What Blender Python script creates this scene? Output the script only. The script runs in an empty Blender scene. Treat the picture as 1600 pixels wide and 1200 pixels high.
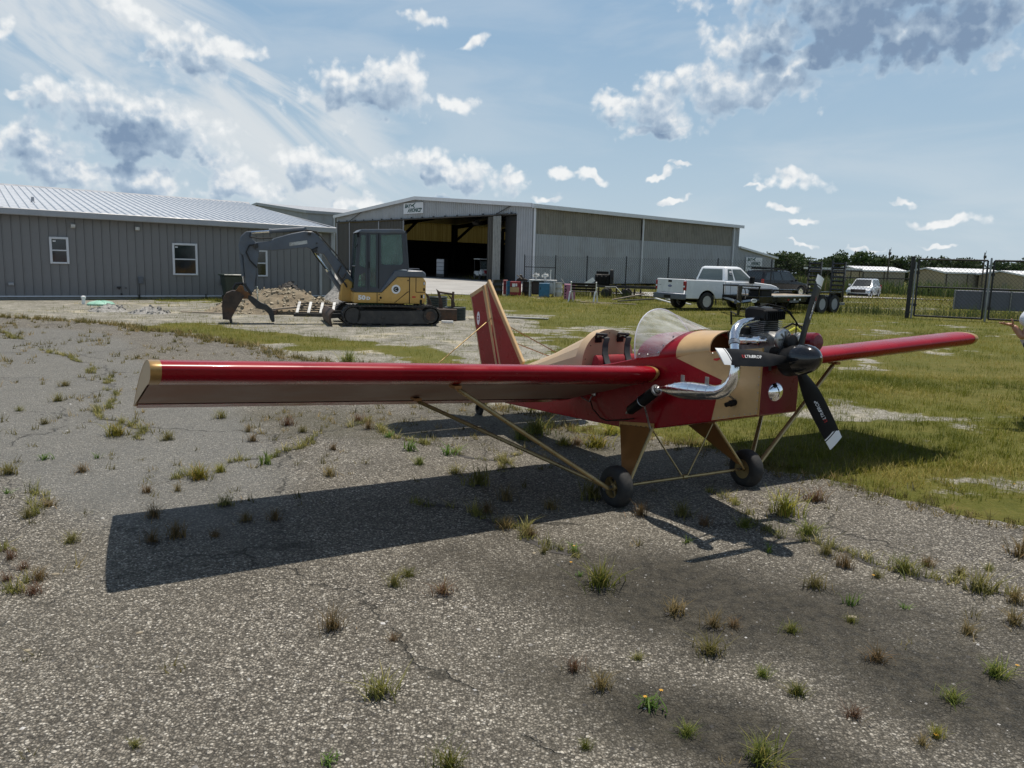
import bpy, bmesh, math, random
import numpy as np
from mathutils import Vector, Matrix
rnd = random.Random(7)
R = math.radians
scene = bpy.context.scene
col = scene.collection

# ---------------------------------------------------------------- camera, sky, sun, exposure
cam = bpy.data.cameras.new('camera'); cam_ob = bpy.data.objects.new('camera', cam); col.objects.link(cam_ob)
cam.sensor_width = 36; cam.lens = 36*1250/1600; cam.clip_start = .05; cam.clip_end = 6000
_p, _r = R(8.78), R(1.55)
fw = Vector((0, math.cos(_p), -math.sin(_p))); rt0 = Vector((1, 0, 0)); up0 = rt0.cross(fw)
rt = rt0*math.cos(_r) + up0*math.sin(_r); up = up0*math.cos(_r) - rt0*math.sin(_r)
m = Matrix((rt, up, -fw)).transposed().to_4x4(); m.translation = (0, 0, 1.75)
cam_ob.matrix_world = m
scene.camera = cam_ob

SUN = Vector((.142, .202, 1)).normalized()
sun = bpy.data.lights.new('sun', 'SUN'); sun.energy = 4.9; sun.angle = R(.7); sun.color = (1, .93, .835)
sun_ob = bpy.data.objects.new('sun', sun); col.objects.link(sun_ob)
sun_ob.rotation_euler = SUN.to_track_quat('Z', 'Y').to_euler()
scene.view_settings.view_transform = 'Standard'; scene.view_settings.look = 'None'
scene.view_settings.exposure = 0.0; scene.view_settings.gamma = 1
scene.view_settings.use_curve_mapping = False
scene.cycles.max_bounces = 7; scene.cycles.diffuse_bounces = 3; scene.cycles.glossy_bounces = 3; scene.cycles.transparent_max_bounces = 12

class NT:
    """short hand for building node trees"""
    def __init__(s, tree): s.t = tree; s.n = tree.nodes; s.l = tree.links
    def new(s, typ, **kw):
        n = s.n.new(typ)
        for k, v in kw.items():
            setattr(n, k, v)
        return n
    def put(s, sock, v):
        if isinstance(v, bpy.types.NodeSocket): s.l.new(v, sock)
        elif v is not None: sock.default_value = v
    def math(s, op, a, b=None, c=None, clamp=False):
        n = s.n.new('ShaderNodeMath'); n.operation = op; n.use_clamp = clamp
        s.put(n.inputs[0], a)
        if b is not None: s.put(n.inputs[1], b)
        if c is not None: s.put(n.inputs[2], c)
        return n.outputs[0]
    def vmath(s, op, a, b=None):
        n = s.n.new('ShaderNodeVectorMath'); n.operation = op
        s.put(n.inputs[0], a)
        if b is not None: s.put(n.inputs[1], b)
        return n.outputs['Value'] if op in ('LENGTH', 'DOT_PRODUCT', 'DISTANCE') else n.outputs[0]
    dims = '3D'
    def noise(s, vec, scale, detail=4, rough=.55, dist=0, out=0):
        n = s.n.new('ShaderNodeTexNoise', ); n.noise_dimensions = s.dims; s.put(n.inputs['Vector'], vec)
        n.inputs['Scale'].default_value = scale; n.inputs['Detail'].default_value = detail
        n.inputs['Roughness'].default_value = rough; n.inputs['Distortion'].default_value = dist
        return n.outputs[out]
    def mrange(s, v, a, b, c=0, d=1, smooth=True):
        n = s.n.new('ShaderNodeMapRange'); n.interpolation_type = 'SMOOTHSTEP' if smooth else 'LINEAR'
        s.put(n.inputs[0], v)
        for i, q in zip((1, 2, 3, 4), (a, b, c, d)): s.put(n.inputs[i], q)
        return n.outputs[0]
    def mix(s, f, a, b, mode='MIX'):
        n = s.n.new('ShaderNodeMix'); n.data_type = 'RGBA'; n.blend_type = mode
        s.put(n.inputs[0], f)
        for i, q in ((6, a), (7, b)):
            s.put(n.inputs[i], (*q, 1) if isinstance(q, tuple) and len(q) == 3 else q)
        return n.outputs[2]
    def mapping(s, vec, loc=(0, 0, 0), rot=(0, 0, 0), sc=(1, 1, 1), typ='POINT'):
        n = s.n.new('ShaderNodeMapping'); n.vector_type = typ; s.put(n.inputs[0], vec)
        n.inputs[1].default_value = loc; n.inputs[2].default_value = rot; n.inputs[3].default_value = sc
        return n.outputs[0]
    def ramp(s, f, stops):
        n = s.n.new('ShaderNodeValToRGB'); s.put(n.inputs[0], f); e = n.color_ramp.elements
        while len(e) < len(stops): e.new(.5)
        for q, (p, c) in zip(e, stops): q.position = p; q.color = (*c, 1)
        return n.outputs[0]

# cumulus: (azimuth, elevation, half width, half height, tilt in degrees, darkness of the base), all as angles of the real sky
CUMULUS = [(-0.4439, 0.1359, 0.0922, 0.0352, -7.5, 1), (-0.4157, 0.123, 0.0584, 0.024, -1.6, 1), (-0.1837, 0.1896, 0.0708, 0.0288, 2.5, 0.75), (-0.1427, 0.2079, 0.0333, 0.024, 18.4, 0.4), (-0.0758, 0.185, 0.0271, 0.0176, -1.6, 0.5), (-0.373, 0.2194, 0.0446, 0.024, -21.6, 0.5), (-0.3396, 0.2229, 0.0391, 0.0112, -5.5, 0.4), (-0.406, 0.2074, 0.0293, 0.0128, -1.6, 0.4), (-0.4326, 0.2496, 0.026, 0.0176, -31.6, 0.3), (-0.1133, 0.2704, 0.0239, 0.016, -1.6, 0.3), (-0.5386, 0.0993, 0.041, 0.024, -1.6, 0.6), (-0.5102, 0.0888, 0.0522, 0.024, -21.6, 0.6), (-0.4557, 0.0794, 0.0788, 0.0176, -6.5, 0.6), (-0.4242, 0.0712, 0.051, 0.0144, -1.6, 0.5), (-0.3294, 0.0874, 0.0378, 0.0272, -1.6, 0.35), (-0.3157, 0.0738, 0.038, 0.016, -1.6, 0.5), (-0.3565, 0.1033, 0.024, 0.0128, -1.6, 0.3), (-0.2433, 0.0993, 0.0512, 0.0224, -9.6, 0.6), (-0.0691, 0.1029, 0.0758, 0.0192, -9.6, 0.7), (-0.0067, 0.0973, 0.0224, 0.0112, -1.6, 0.4), (-0.1914, 0.0625, 0.044, 0.0096, -1.6, 0.2), (-0.0996, 0.0711, 0.0255, 0.0064, -1.6, 0.1), (0.0329, 0.0764, 0.024, 0.0064, -1.6, 0.2), (0.049, 0.1061, 0.024, 0.0088, -1.6, 0.4), (0.0901, 0.1032, 0.0239, 0.0072, -11.6, 0.2), (-0.0069, 0.1033, 0.0176, 0.008, -1.6, 0.2), (0.1728, 0.1939, 0.0629, 0.024, 18.4, 0.6), (0.2383, 0.1999, 0.0851, 0.032, 6.5, 0.65), (0.1742, 0.1693, 0.0354, 0.0192, -1.6, 0.8), (0.2871, 0.212, 0.0457, 0.0208, -1.6, 0.4), (0.1131, 0.187, 0.027, 0.0144, -1.6, 0.4), (0.1751, 0.1536, 0.0393, 0.0096, -1.6, 0.1), (0.284, 0.2529, 0.061, 0.0272, -1.6, 0.4), (0.371, 0.2593, 0.0957, 0.0416, 2.5, 1.3), (0.4351, 0.2512, 0.1, 0.0352, -9.6, 1.4), (0.5008, 0.248, 0.0482, 0.032, 28.4, 0.9), (0.4125, 0.2924, 0.1587, 0.0352, -1.6, 1.3), (0.3199, 0.2337, 0.0677, 0.0128, -7.5, 0.2), (0.3165, 0.1008, 0.0378, 0.008, -3.5, 0.25), (0.2776, 0.0987, 0.0138, 0.004, -1.6, 0.1), (0.3163, 0.067, 0.0212, 0.0064, -1.6, 0.35), (0.1739, 0.1079, 0.0189, 0.0064, 18.4, 0.25), (0.1884, 0.0769, 0.0173, 0.0048, -1.6, 0.15), (0.2439, 0.0597, 0.0124, 0.0048, -1.6, 0.2), (0.2112, 0.2263, 0.0109, 0.0056, -1.6, 0.1), (0.198, 0.119, 0.0141, 0.004, 8.4, 0.1), (0.4819, 0.0542, 0.0366, 0.0048, 1.4, 0.15), (0.433, 0.0734, 0.0173, 0.0048, -7.5, 0.1), (0.3399, 0.0505, 0.0135, 0.0048, -1.6, 0.2), (0.3361, 0.0279, 0.0166, 0.0032, -1.6, 0.1), (0.4324, 0.1491, 0.0115, 0.0056, 23.4, 0.1), (0.3596, 0.2024, 0.0096, 0.0064, -1.6, 0.1), (0.4816, 0.0255, 0.0212, 0.0032, -1.6, 0.05), (0.2904, 0.1202, 0.0092, 0.0024, -1.6, 0.05), (0.3966, 0.1186, 0.0088, 0.0032, -1.6, 0.05), (0.5337, 0.083, 0.0082, 0.004, -1.6, 0.1), (0.4014, 0.0241, 0.0191, 0.0032, -1.6, 0.05), (-0.1689, 0.2558, 0.011, 0.008, -1.6, 0.1), (-0.0564, 0.2475, 0.0176, 0.0112, 28.4, 0.1), (-0.5486, 0.2146, 0.0135, 0.024, -21.6, 0.2), (-0.5468, 0.153, 0.019, 0.0096, -11.6, 0.2), (0.3672, 0.1521, 0.0074, 0.0032, -1.6, 0.05)]

world = bpy.data.worlds.new('World'); scene.world = world; world.use_nodes = True; world.cycles.sampling_method = 'NONE'
W = NT(world.node_tree); W.dims = '2D'
for n in list(W.n): W.n.remove(n)
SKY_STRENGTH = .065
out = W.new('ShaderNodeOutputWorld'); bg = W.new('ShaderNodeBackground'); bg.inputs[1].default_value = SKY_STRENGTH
W.l.new(bg.outputs[0], out.inputs[0])
sky = W.new('ShaderNodeTexSky'); sky.sky_type = 'NISHITA'; sky.sun_disc = False
sky.sun_elevation = math.asin(SUN.z); sky.sun_rotation = math.atan2(SUN.x, SUN.y)
sky.air_density = 1.0; sky.dust_density = 1.6; sky.ozone_density = 1.2
tc = W.new('ShaderNodeTexCoord'); sep = W.new('ShaderNodeSeparateXYZ'); W.l.new(tc.outputs['Generated'], sep.inputs[0])
az = W.math('ARCTAN2', sep.outputs[0], sep.outputs[1]); el = W.math('ARCSINE', sep.outputs[2])
cmb = W.new('ShaderNodeCombineXYZ'); W.put(cmb.inputs[0], az); W.put(cmb.inputs[1], el)
uv = cmb.outputs[0]

ge = bpy.data.node_groups.new('cloud_edge', 'ShaderNodeTree')
ge.interface.new_socket('uv', in_out='INPUT', socket_type='NodeSocketVector'); ge.interface.new_socket('edge', in_out='OUTPUT', socket_type='NodeSocketFloat')
E_ = NT(ge); E_.dims = '2D'; ei = E_.new('NodeGroupInput'); eo = E_.new('NodeGroupOutput')
ew = E_.new('ShaderNodeVectorMath', operation='SCALE'); E_.put(ew.inputs[0], E_.vmath('SUBTRACT', E_.noise(ei.outputs[0], 55, 3, .6, out=1), (.5, .5, .5))); ew.inputs['Scale'].default_value = .016
evec = E_.vmath('ADD', ei.outputs[0], ew.outputs[0])
def puff(sc):
    n = E_.new('ShaderNodeTexVoronoi', feature='SMOOTH_F1', voronoi_dimensions='2D'); E_.put(n.inputs['Vector'], evec); n.inputs['Scale'].default_value = sc; n.inputs['Smoothness'].default_value = .35
    return n.outputs['Distance']
ed_ = E_.math('MULTIPLY_ADD', puff(30), -.85, .43)
ed_ = E_.math('ADD', ed_, E_.math('MULTIPLY_ADD', puff(85), -.50, .24))
ed_ = E_.math('ADD', ed_, E_.math('MULTIPLY_ADD', E_.noise(ei.outputs[0], 22, 7, .58), 1.5, -.75))
E_.l.new(ed_, eo.inputs[0])
# node groups: cloud density of a direction (all clouds), and the thickness above a point (the large clouds, which shade themselves)
def density_group(name, clouds, with_dark):
    g = bpy.data.node_groups.new(name, 'ShaderNodeTree')
    g.interface.new_socket('uv', in_out='INPUT', socket_type='NodeSocketVector')
    g.interface.new_socket('density', in_out='OUTPUT', socket_type='NodeSocketFloat')
    if with_dark: g.interface.new_socket('dark', in_out='OUTPUT', socket_type='NodeSocketFloat')
    G_ = NT(g); G_.dims = '2D'; gi = G_.new('NodeGroupInput'); go = G_.new('NodeGroupOutput'); guv = gi.outputs[0]
    wob = G_.vmath('SUBTRACT', G_.noise(guv, 22, 3, .6, out=1), (.5, .5, .5))
    n2 = G_.new('ShaderNodeVectorMath', operation='SCALE'); G_.put(n2.inputs[0], wob); n2.inputs['Scale'].default_value = .035; 
    puv = G_.vmath('ADD', G_.vmath('ADD', guv, n2.outputs[0]), (0, 0, 1)); acc = dk = None
    for (ca, ce, rx, ry, rot, dark) in clouds:
        if rx < .0135: continue
        if rx < .03: rx *= .9; ry *= .66
        cr, sr = math.cos(R(rot)), math.sin(R(rot))
        a = G_.vmath('DOT_PRODUCT', puv, (cr/rx, sr/rx, -(ca*cr+ce*sr)/rx)); b = G_.vmath('DOT_PRODUCT', puv, (-sr/ry, cr/ry, (ca*sr-ce*cr)/ry))
        d = G_.math('MULTIPLY_ADD', a, a, G_.math('MULTIPLY', b, b))
        acc = d if acc is None else G_.math('SMOOTH_MIN', acc, d, .12)
        if with_dark:
            w = G_.math('MULTIPLY', G_.math('MULTIPLY_ADD', d, -.4, 1.1, clamp=True), dark)
            dk = w if dk is None else G_.math('MAXIMUM', dk, w)
    gn = G_.new('ShaderNodeGroup'); gn.node_tree = ge; G_.put(gn.inputs[0], guv); edge = gn.outputs[0]
    raw = G_.math('ADD', G_.math('SUBTRACT', 1.0, G_.math('POWER', acc, .5)), edge)
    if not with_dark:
        # the rest of the sky, out of this view, carries sparser cumulus, thinned to lower the ambient light
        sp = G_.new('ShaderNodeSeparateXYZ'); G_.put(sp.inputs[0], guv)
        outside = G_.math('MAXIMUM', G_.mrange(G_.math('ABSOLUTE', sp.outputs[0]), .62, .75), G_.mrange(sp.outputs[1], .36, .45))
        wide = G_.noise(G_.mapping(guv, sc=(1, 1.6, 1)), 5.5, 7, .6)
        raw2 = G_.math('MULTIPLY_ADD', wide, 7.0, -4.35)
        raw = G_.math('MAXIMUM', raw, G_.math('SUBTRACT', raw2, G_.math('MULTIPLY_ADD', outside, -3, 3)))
    G_.l.new(raw, go.inputs[0])
    if with_dark: G_.l.new(dk, go.inputs[1])
    return g
def cloud(g, vec):
    n = W.new('ShaderNodeGroup'); n.node_tree = g; W.put(n.inputs[0], vec); return n.outputs
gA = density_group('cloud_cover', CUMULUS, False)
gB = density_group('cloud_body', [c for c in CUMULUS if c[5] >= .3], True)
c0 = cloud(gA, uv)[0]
cu, dark0 = cloud(gB, W.vmath('ADD', uv, (.006, .020, 0)))
cover = W.mrange(c0, -.16, .66)
relief = W.math('SUBTRACT', cloud(ge, W.vmath('ADD', uv, (.0025, .0065, 0)))[0], cloud(ge, uv)[0])
thick = W.math('MULTIPLY', W.mrange(cu, -.45, 1.25, smooth=False), W.math('MULTIPLY_ADD', dark0, .95, .12))
thick = W.math('MULTIPLY_ADD', relief, .50, W.math('MULTIPLY_ADD', thick, 1.4, .10))
thick = W.math('MULTIPLY', thick, W.mrange(c0, .0, .55, .42, 1))
thick = W.math('MULTIPLY', thick, W.mrange(W.noise(uv, 13, 5, .6), .3, .7, .78, 1.15))
lit = W.mrange(thick, .02, 1.35, smooth=False)
cloud_col = W.ramp(lit, [(0, (13.6, 13.9, 14.0)), (.155, (11.6, 12.2, 12.7)), (.34, (8.0, 9.4, 10.9)), (.54, (5.7, 7.3, 9.2)), (1, (3.3, 4.7, 6.8))])
# thin high cirrus: long streaks with soft edges
cm = W.mapping(uv, (-.43, .225, 0), (0, 0, R(-29)), (1, 1, 1), 'TEXTURE')
cs = W.noise(W.mapping(cm, sc=(2.0, 9, 1)), 1.7, 6, .56, .5)
csep = W.new('ShaderNodeSeparateXYZ'); W.put(csep.inputs[0], cm)
band = W.math('SUBTRACT', 1.0, W.mrange(W.math('ABSOLUTE', csep.outputs[1]), .02, .15))
band = W.math('MULTIPLY', band, W.math('SUBTRACT', 1.0, W.mrange(W.math('ABSOLUTE', csep.outputs[0]), .20, .42)))
cir = W.math('MULTIPLY', band, W.mrange(cs, .36, .58))
tm = W.mapping(uv, (-.02, .318, 0), (0, 0, R(3)), (1, 1, 1), 'TEXTURE')
tsn = W.noise(W.mapping(tm, sc=(3, 20, 1)), 1.4, 6, .55, .2)
tsp = W.new('ShaderNodeSeparateXYZ'); W.put(tsp.inputs[0], tm)
tb = W.math('MULTIPLY', W.mrange(tsp.outputs[1], -.045, .01), W.math('SUBTRACT', 1.0, W.mrange(W.math('ABSOLUTE', tsp.outputs[0]), .18, .36)))
cir = W.math('MAXIMUM', cir, W.math('MULTIPLY', tb, W.mrange(tsn, .36, .62)))
veil = W.math('MULTIPLY', W.mrange(W.noise(W.mapping(uv, sc=(1.3, 5, 1)), 3.0, 6, .55, .4), .35, .75), .30)
cir = W.math('MULTIPLY', W.math('MAXIMUM', cir, veil), .82)
base = W.mix(.78, sky.outputs[0], W.ramp(W.mrange(el, 0, 1.5, smooth=False), [(0, (9.1, 11.2, 12.9)), (.10, (6.6, 9.1, 11.4)), (.23, (4.2, 7.1, 10.5)), (.42, (1.9, 3.2, 5.4)), (1, (1.3, 2.3, 4.0))]))  # higher stops, out of view, darkened so shadows stay deep
c1 = W.mix(cir, base, (11.4, 11.9, 12.2))
c2 = W.mix(cover, c1, cloud_col)
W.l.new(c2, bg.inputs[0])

# ---------------------------------------------------------------- materials
def pm(name, c, rough=.5, metal=0, var=.18, vs=6, fine=0, fs=60, bump=0, bs=30, spec=.5, coat=0, dirt=None, dirt_amt=.5, dirt_s=3, coord='Object', fleck=None):
    """painted or raw surface with tonal wear, mottling and roughness breakup"""
    mt = bpy.data.materials.new(name); mt.use_nodes = True; t = NT(mt.node_tree)
    b = t.n['Principled BSDF']; tcn = t.new('ShaderNodeTexCoord'); v = tcn.outputs[coord]
    n1 = t.noise(v, vs, 5, .6)
    lo = tuple(max(0, x*(1-var)) for x in c); hi = tuple(min(1, x*(1+var)) for x in c)
    cc = t.mix(t.mrange(n1, .3, .7), lo, hi)
    if fine:
        nf = t.noise(v, fs, 3, .6)
        cc = t.mix(t.mrange(nf, .3, .7), t.mix(fine, cc, (0, 0, 0)), t.mix(fine, cc, tuple(min(1, x*1.6) for x in c)))
    if dirt:
        nd = t.noise(v, dirt_s, 7, .68)
        cc = t.mix(t.math('MULTIPLY', t.mrange(nd, .48, .68), dirt_amt), cc, dirt)
    if fleck:
        cc = t.mix(t.math('MULTIPLY', t.mrange(t.noise(t.mapping(v, sc=(1, .35, 1)), 46, 3, .7), .715, .75), .55), cc, fleck)
        cc = t.mix(t.math('MULTIPLY', t.mrange(t.noise(v, 1.7, 7, .7), .45, .75), .22), cc, tuple(x*.5+.02 for x in c))
    t.l.new(cc, b.inputs['Base Color'])
    t.l.new(t.mrange(n1, .25, .75, max(.02, rough-.1), min(1, rough+.1)), b.inputs['Roughness'])
    b.inputs['Metallic'].default_value = metal; b.inputs['Specular IOR Level'].default_value = spec
    b.inputs['Coat Weight'].default_value = coat; b.inputs['Coat Roughness'].default_value = .06
    if bump:
        bn = t.new('ShaderNodeBump'); bn.inputs['Strength'].default_value = bump; bn.inputs['Distance'].default_value = .02
        t.put(bn.inputs['Height'], t.noise(v, bs, 5, .6)); t.l.new(bn.outputs[0], b.inputs['Normal'])
    return mt

M = {}
M['red'] = pm('red_paint', (.245, .003, .010), .27, var=.10, vs=3, spec=.25, coat=.09, bump=.02, bs=4, fleck=(.42, .22, .2))
M['red_dark'] = pm('dark_red_paint', (.13, .005, .014), .3, var=.1, vs=3, spec=.35, coat=.1)
M['cream'] = pm('tan_paint', (.52, .335, .155), .38, var=.10, vs=3, coat=.2, bump=.22, bs=3.2, dirt=(.25, .16, .08), dirt_amt=.3, dirt_s=4)
M['cream2'] = pm('cream_paint', (.50, .36, .215), .42, var=.08, vs=3, bump=.04, bs=3)
M['fabric'] = pm('doped_fabric', (.26, .14, .10), .55, var=.12, vs=2.5, fine=.05, fs=40, bump=.05, bs=5)
M['gold'] = pm('gold_paint', (.42, .25, .085), .36, metal=.35, var=.1, vs=8, dirt=(.1, .07, .04), dirt_amt=.3, dirt_s=9)
M['gold_dark'] = pm('bronze_paint', (.30, .135, .04), .4, metal=.25, var=.12, vs=6)
M['gold_tube'] = pm('brass_tube', (.36, .26, .12), .32, metal=.7, var=.15, vs=12)
M['chrome'] = pm('chrome', (.86, .86, .87), .08, metal=1, var=.05, vs=10, bump=.12, bs=22)
M['mirror'] = pm('polished_disc', (.9, .9, .92), .03, metal=1, var=.02)
M['rimgold'] = pm('dull_gold_rim', (.30, .215, .09), .45, metal=.5, var=.2, vs=20, dirt=(.05, .04, .03), dirt_amt=.5, dirt_s=20)
M['steel'] = pm('steel', (.42, .42, .42), .35, metal=.9, var=.2, vs=20)
M['alu'] = pm('aluminium_casting', (.22, .22, .215), .45, metal=.75, var=.3, vs=25, dirt=(.06, .055, .05), dirt_amt=.6, dirt_s=12)
M['black'] = pm('black_plastic', (.007, .007, .0075), .5, var=.3, vs=10, spec=.22)
M['wheelsilver'] = pm('silver_wheel', (.55, .56, .57), .35, metal=.2, var=.08, vs=10)
M['blackgloss'] = pm('black_gloss', (.006, .006, .007), .12, var=.2, vs=10, coat=.5)
M['rubber'] = pm('rubber', (.018, .018, .018), .75, var=.35, vs=14, dirt=(.09, .08, .065), dirt_amt=.35, dirt_s=9, bump=.15, bs=50)
M['white'] = pm('white_paint', (.78, .78, .77), .35, var=.05, vs=4)
M['whitecar'] = pm('white_car_paint', (.76, .78, .80), .25, var=.03, vs=2, coat=.6)
M['silvercar'] = pm('silver_car_paint', (.50, .53, .56), .28, metal=.1, var=.03, vs=2, coat=.6)
M['blackcar'] = pm('black_car_paint', (.008, .008, .010), .22, var=.1, vs=2, spec=.35, coat=.25)
M['glassdark'] = pm('dark_glass', (.012, .016, .017), .05, var=.2, vs=2, spec=.8)
M['redlens'] = pm('red_lens', (.30, .01, .012), .15, var=.1, vs=20, coat=.6)
M['yellowwire'] = pm('yellow_wire', (.55, .55, .05), .4)
M['redwire'] = pm('red_wire', (.5, .02, .02), .4)
M['blue'] = pm('blue_badge', (.02, .05, .22), .3)
M['seatred'] = pm('red_seat_cloth', (.26, .012, .02), .8, var=.2, vs=20, bump=.1, bs=120)
M['strap'] = pm('black_webbing', (.014, .014, .016), .6, var=.3, vs=40, bump=.1, bs=200)
M['wallgrey'] = pm('grey_wall_metal', (.185, .182, .184), .5, var=.06, vs=1.5, dirt=(.10, .10, .10), dirt_amt=.25, dirt_s=1.2)
M['trimgrey'] = pm('light_grey_trim', (.33, .34, .36), .45, var=.06, vs=2)
M['trimwhite'] = pm('white_trim', (.62, .63, .66), .45, var=.05, vs=2)
M['roofmetal'] = pm('galvalume_roof', (.50, .525, .56), .42, metal=.3, var=.06, vs=1.2, dirt=(.45, .46, .47), dirt_amt=.3, dirt_s=1.5)
M['hangarmetal'] = pm('hangar_sheet', (.34, .35, .37), .5, metal=.15, var=.08, vs=.6, dirt=(.22, .21, .19), dirt_amt=.35, dirt_s=.5)
M['fibre'] = pm('weathered_fibreglass', (.22, .20, .165), .6, var=.14, vs=.8, dirt=(.13, .11, .08), dirt_amt=.5, dirt_s=.9)
M['doorbrown'] = pm('dark_brown_sheet', (.062, .057, .049), .55, var=.15, vs=1)
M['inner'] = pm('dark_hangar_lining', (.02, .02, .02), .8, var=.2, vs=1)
M['concrete'] = pm('concrete', (.33, .32, .30), .85, var=.12, vs=.6, fine=.08, fs=9, dirt=(.2, .19, .17), dirt_amt=.4, dirt_s=.4)
M['yellow'] = pm('construction_yellow', (.60, .35, .088), .45, var=.08, vs=4, dirt=(.25, .15, .06), dirt_amt=.3, dirt_s=4)
M['slate'] = pm('slate_grey_paint', (.098, .115, .142), .42, var=.14, vs=4, dirt=(.13, .12, .11), dirt_amt=.3, dirt_s=5)
M['cabframe'] = pm('dark_cab_frame', (.045, .052, .065), .45, var=.12, vs=4)
M['rust'] = pm('rusty_steel', (.060, .042, .033), .7, var=.4, vs=6, metal=.2, dirt=(.16, .07, .025), dirt_amt=.45, dirt_s=4, bump=.2, bs=25)
M['rustorange'] = pm('orange_rusty_steel', (.20, .085, .025), .7, var=.35, vs=9, dirt=(.1, .05, .03), dirt_amt=.6, dirt_s=8)
M['darksteel'] = pm('dark_dirty_steel', (.035, .033, .031), .6, var=.3, vs=8, dirt=(.12, .10, .08), dirt_amt=.35, dirt_s=5, bump=.1, bs=20)
M['track'] = pm('track_rubber', (.028, .026, .025), .8, var=.3, vs=10, dirt=(.16, .135, .10), dirt_amt=.5, dirt_s=6)
M['greenbin'] = pm('dark_green_plastic', (.022, .036, .03), .45, var=.15, vs=5)
M['mint'] = pm('mint_plastic', (.25, .46, .36), .5, var=.1, vs=5)
M['corrugreen'] = pm('dark_green_pipe', (.035, .045, .04), .5, var=.15, vs=5)
M['drumblue'] = pm('blue_drum_paint', (.03, .15, .26), .45, var=.15, vs=5, dirt=(.15, .08, .05), dirt_amt=.3)
M['drumblack'] = pm('black_drum_paint', (.014, .014, .015), .4, var=.3, vs=5)
M['drumred'] = pm('red_cabinet_paint', (.26, .02, .025), .45, var=.15, vs=5)
M['drumdark'] = pm('dark_brown_paint', (.035, .024, .02), .5, var=.2, vs=5)
M['pink'] = pm('faded_pink_paint', (.43, .17, .26), .55, var=.12, vs=5, dirt=(.2, .1, .12), dirt_amt=.4)
M['dirtywhite'] = pm('stained_white_paint', (.56, .56, .54), .55, var=.1, vs=6, dirt=(.12, .09, .06), dirt_amt=.7, dirt_s=4)
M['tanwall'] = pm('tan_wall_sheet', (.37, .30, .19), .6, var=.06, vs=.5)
M['tanshade'] = pm('tan_shaded_side_sheet', (.30, .265, .20), .6, var=.06, vs=.5)  # shade of the side walls put into the tan; doors share it
M['whiteroof'] = pm('white_roof_sheet', (.68, .69, .70), .5, var=.04, vs=.5)
M['bluegrey'] = pm('blue_grey_panel', (.115, .122, .15), .6, var=.1, vs=2, fine=.2, fs=60)
M['wood'] = pm('weathered_wood', (.30, .25, .19), .8, var=.25, vs=6, dirt=(.14, .11, .08), dirt_amt=.6, dirt_s=5)
M['pole'] = pm('dark_wood_pole', (.08, .065, .05), .8, var=.2, vs=3)
M['fence'] = pm('black_vinyl_fence', (.012, .012, .013), .5, var=.2, vs=4)
M['galv'] = pm('galvanised_post', (.30, .30, .285), .5, metal=.4, var=.15, vs=4)
M['skin'] = pm('skin', (.40, .20, .13), .5, var=.1, vs=8)
M['shirt'] = pm('white_cotton', (.62, .66, .72), .85, var=.06, vs=8, bump=.15, bs=14)
M['trousers'] = pm('dark_trousers', (.03, .03, .036), .85, var=.15, vs=8)
M['hair'] = pm('brown_hair', (.05, .03, .02), .6, var=.2, vs=30)
M['bark'] = pm('bark', (.07, .05, .035), .9, var=.25, vs=3)
M['green_paint'] = pm('green_frame_paint', (.03, .17, .06), .5, var=.15, vs=5)
M['inkgreen'] = pm('dark_green_ink', (.012, .06, .055), .6, var=.1)
M['inkwhite'] = pm('white_ink', (.8, .8, .8), .5, var=.04)
M['inkred'] = pm('red_ink', (.5, .02, .02), .5, var=.04)
M['inkgrey'] = pm('grey_ink', (.22, .23, .25), .6, var=.04)

def glass_mat(name, tint, trans=.75, rough=.04, streak=.03, sc=(1, 6, 1), body=.5):
    mt = bpy.data.materials.new(name); mt.use_nodes = True; t = NT(mt.node_tree); b = t.n['Principled BSDF']
    o = t.n['Material Output']; tr = t.new('ShaderNodeBsdfTransparent'); tr.inputs[0].default_value = (*tint, 1)
    b.inputs['Base Color'].default_value = (*[x*body for x in tint], 1); b.inputs['Roughness'].default_value = rough
    b.inputs['Specular IOR Level'].default_value = .9
    tcn = t.new('ShaderNodeTexCoord'); sm = t.noise(t.mapping(tcn.outputs['Object'], sc=sc), 5, 5, .6)
    f = t.new('ShaderNodeMixShader'); t.put(f.inputs[0], t.mrange(sm, .25, .75, trans-streak, trans+streak*.6))
    t.l.new(b.outputs[0], f.inputs[1]); t.l.new(tr.outputs[0], f.inputs[2]); t.l.new(f.outputs[0], o.inputs[0])
    return mt
M['windshield'] = glass_mat('clear_scuffed_acrylic', (.95, .96, .95), .70, .14, .28, (.5, 3.4, 3.4), .75)
M['cabglass'] = glass_mat('grimy_cab_glass', (.58, .76, .71), .74, .06, .06)
M['carglass'] = glass_mat('tinted_car_glass', (.30, .36, .36), .55)

# translucent wall sheet: lets daylight through into the hangar
mt = bpy.data.materials.new('translucent_yellow_sheet'); mt.use_nodes = True; t = NT(mt.node_tree)
b = t.n['Principled BSDF']; b.inputs['Roughness'].default_value = .6; o = t.n['Material Output']
tcn = t.new('ShaderNodeTexCoord'); st = t.noise(t.mapping(tcn.outputs['Object'], sc=(4, 4, .1)), 1.2, 4)
cc = t.mix(t.mrange(st, .3, .7), (.22, .14, .035), (.32, .22, .07)); t.l.new(cc, b.inputs['Base Color'])
tl = t.new('ShaderNodeBsdfTranslucent'); t.l.new(cc, tl.inputs[0]); ms = t.new('ShaderNodeMixShader'); ms.inputs[0].default_value = .5
t.l.new(b.outputs[0], ms.inputs[1]); t.l.new(tl.outputs[0], ms.inputs[2]); t.l.new(ms.outputs[0], o.inputs[0])
M['translucent'] = mt

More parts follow.
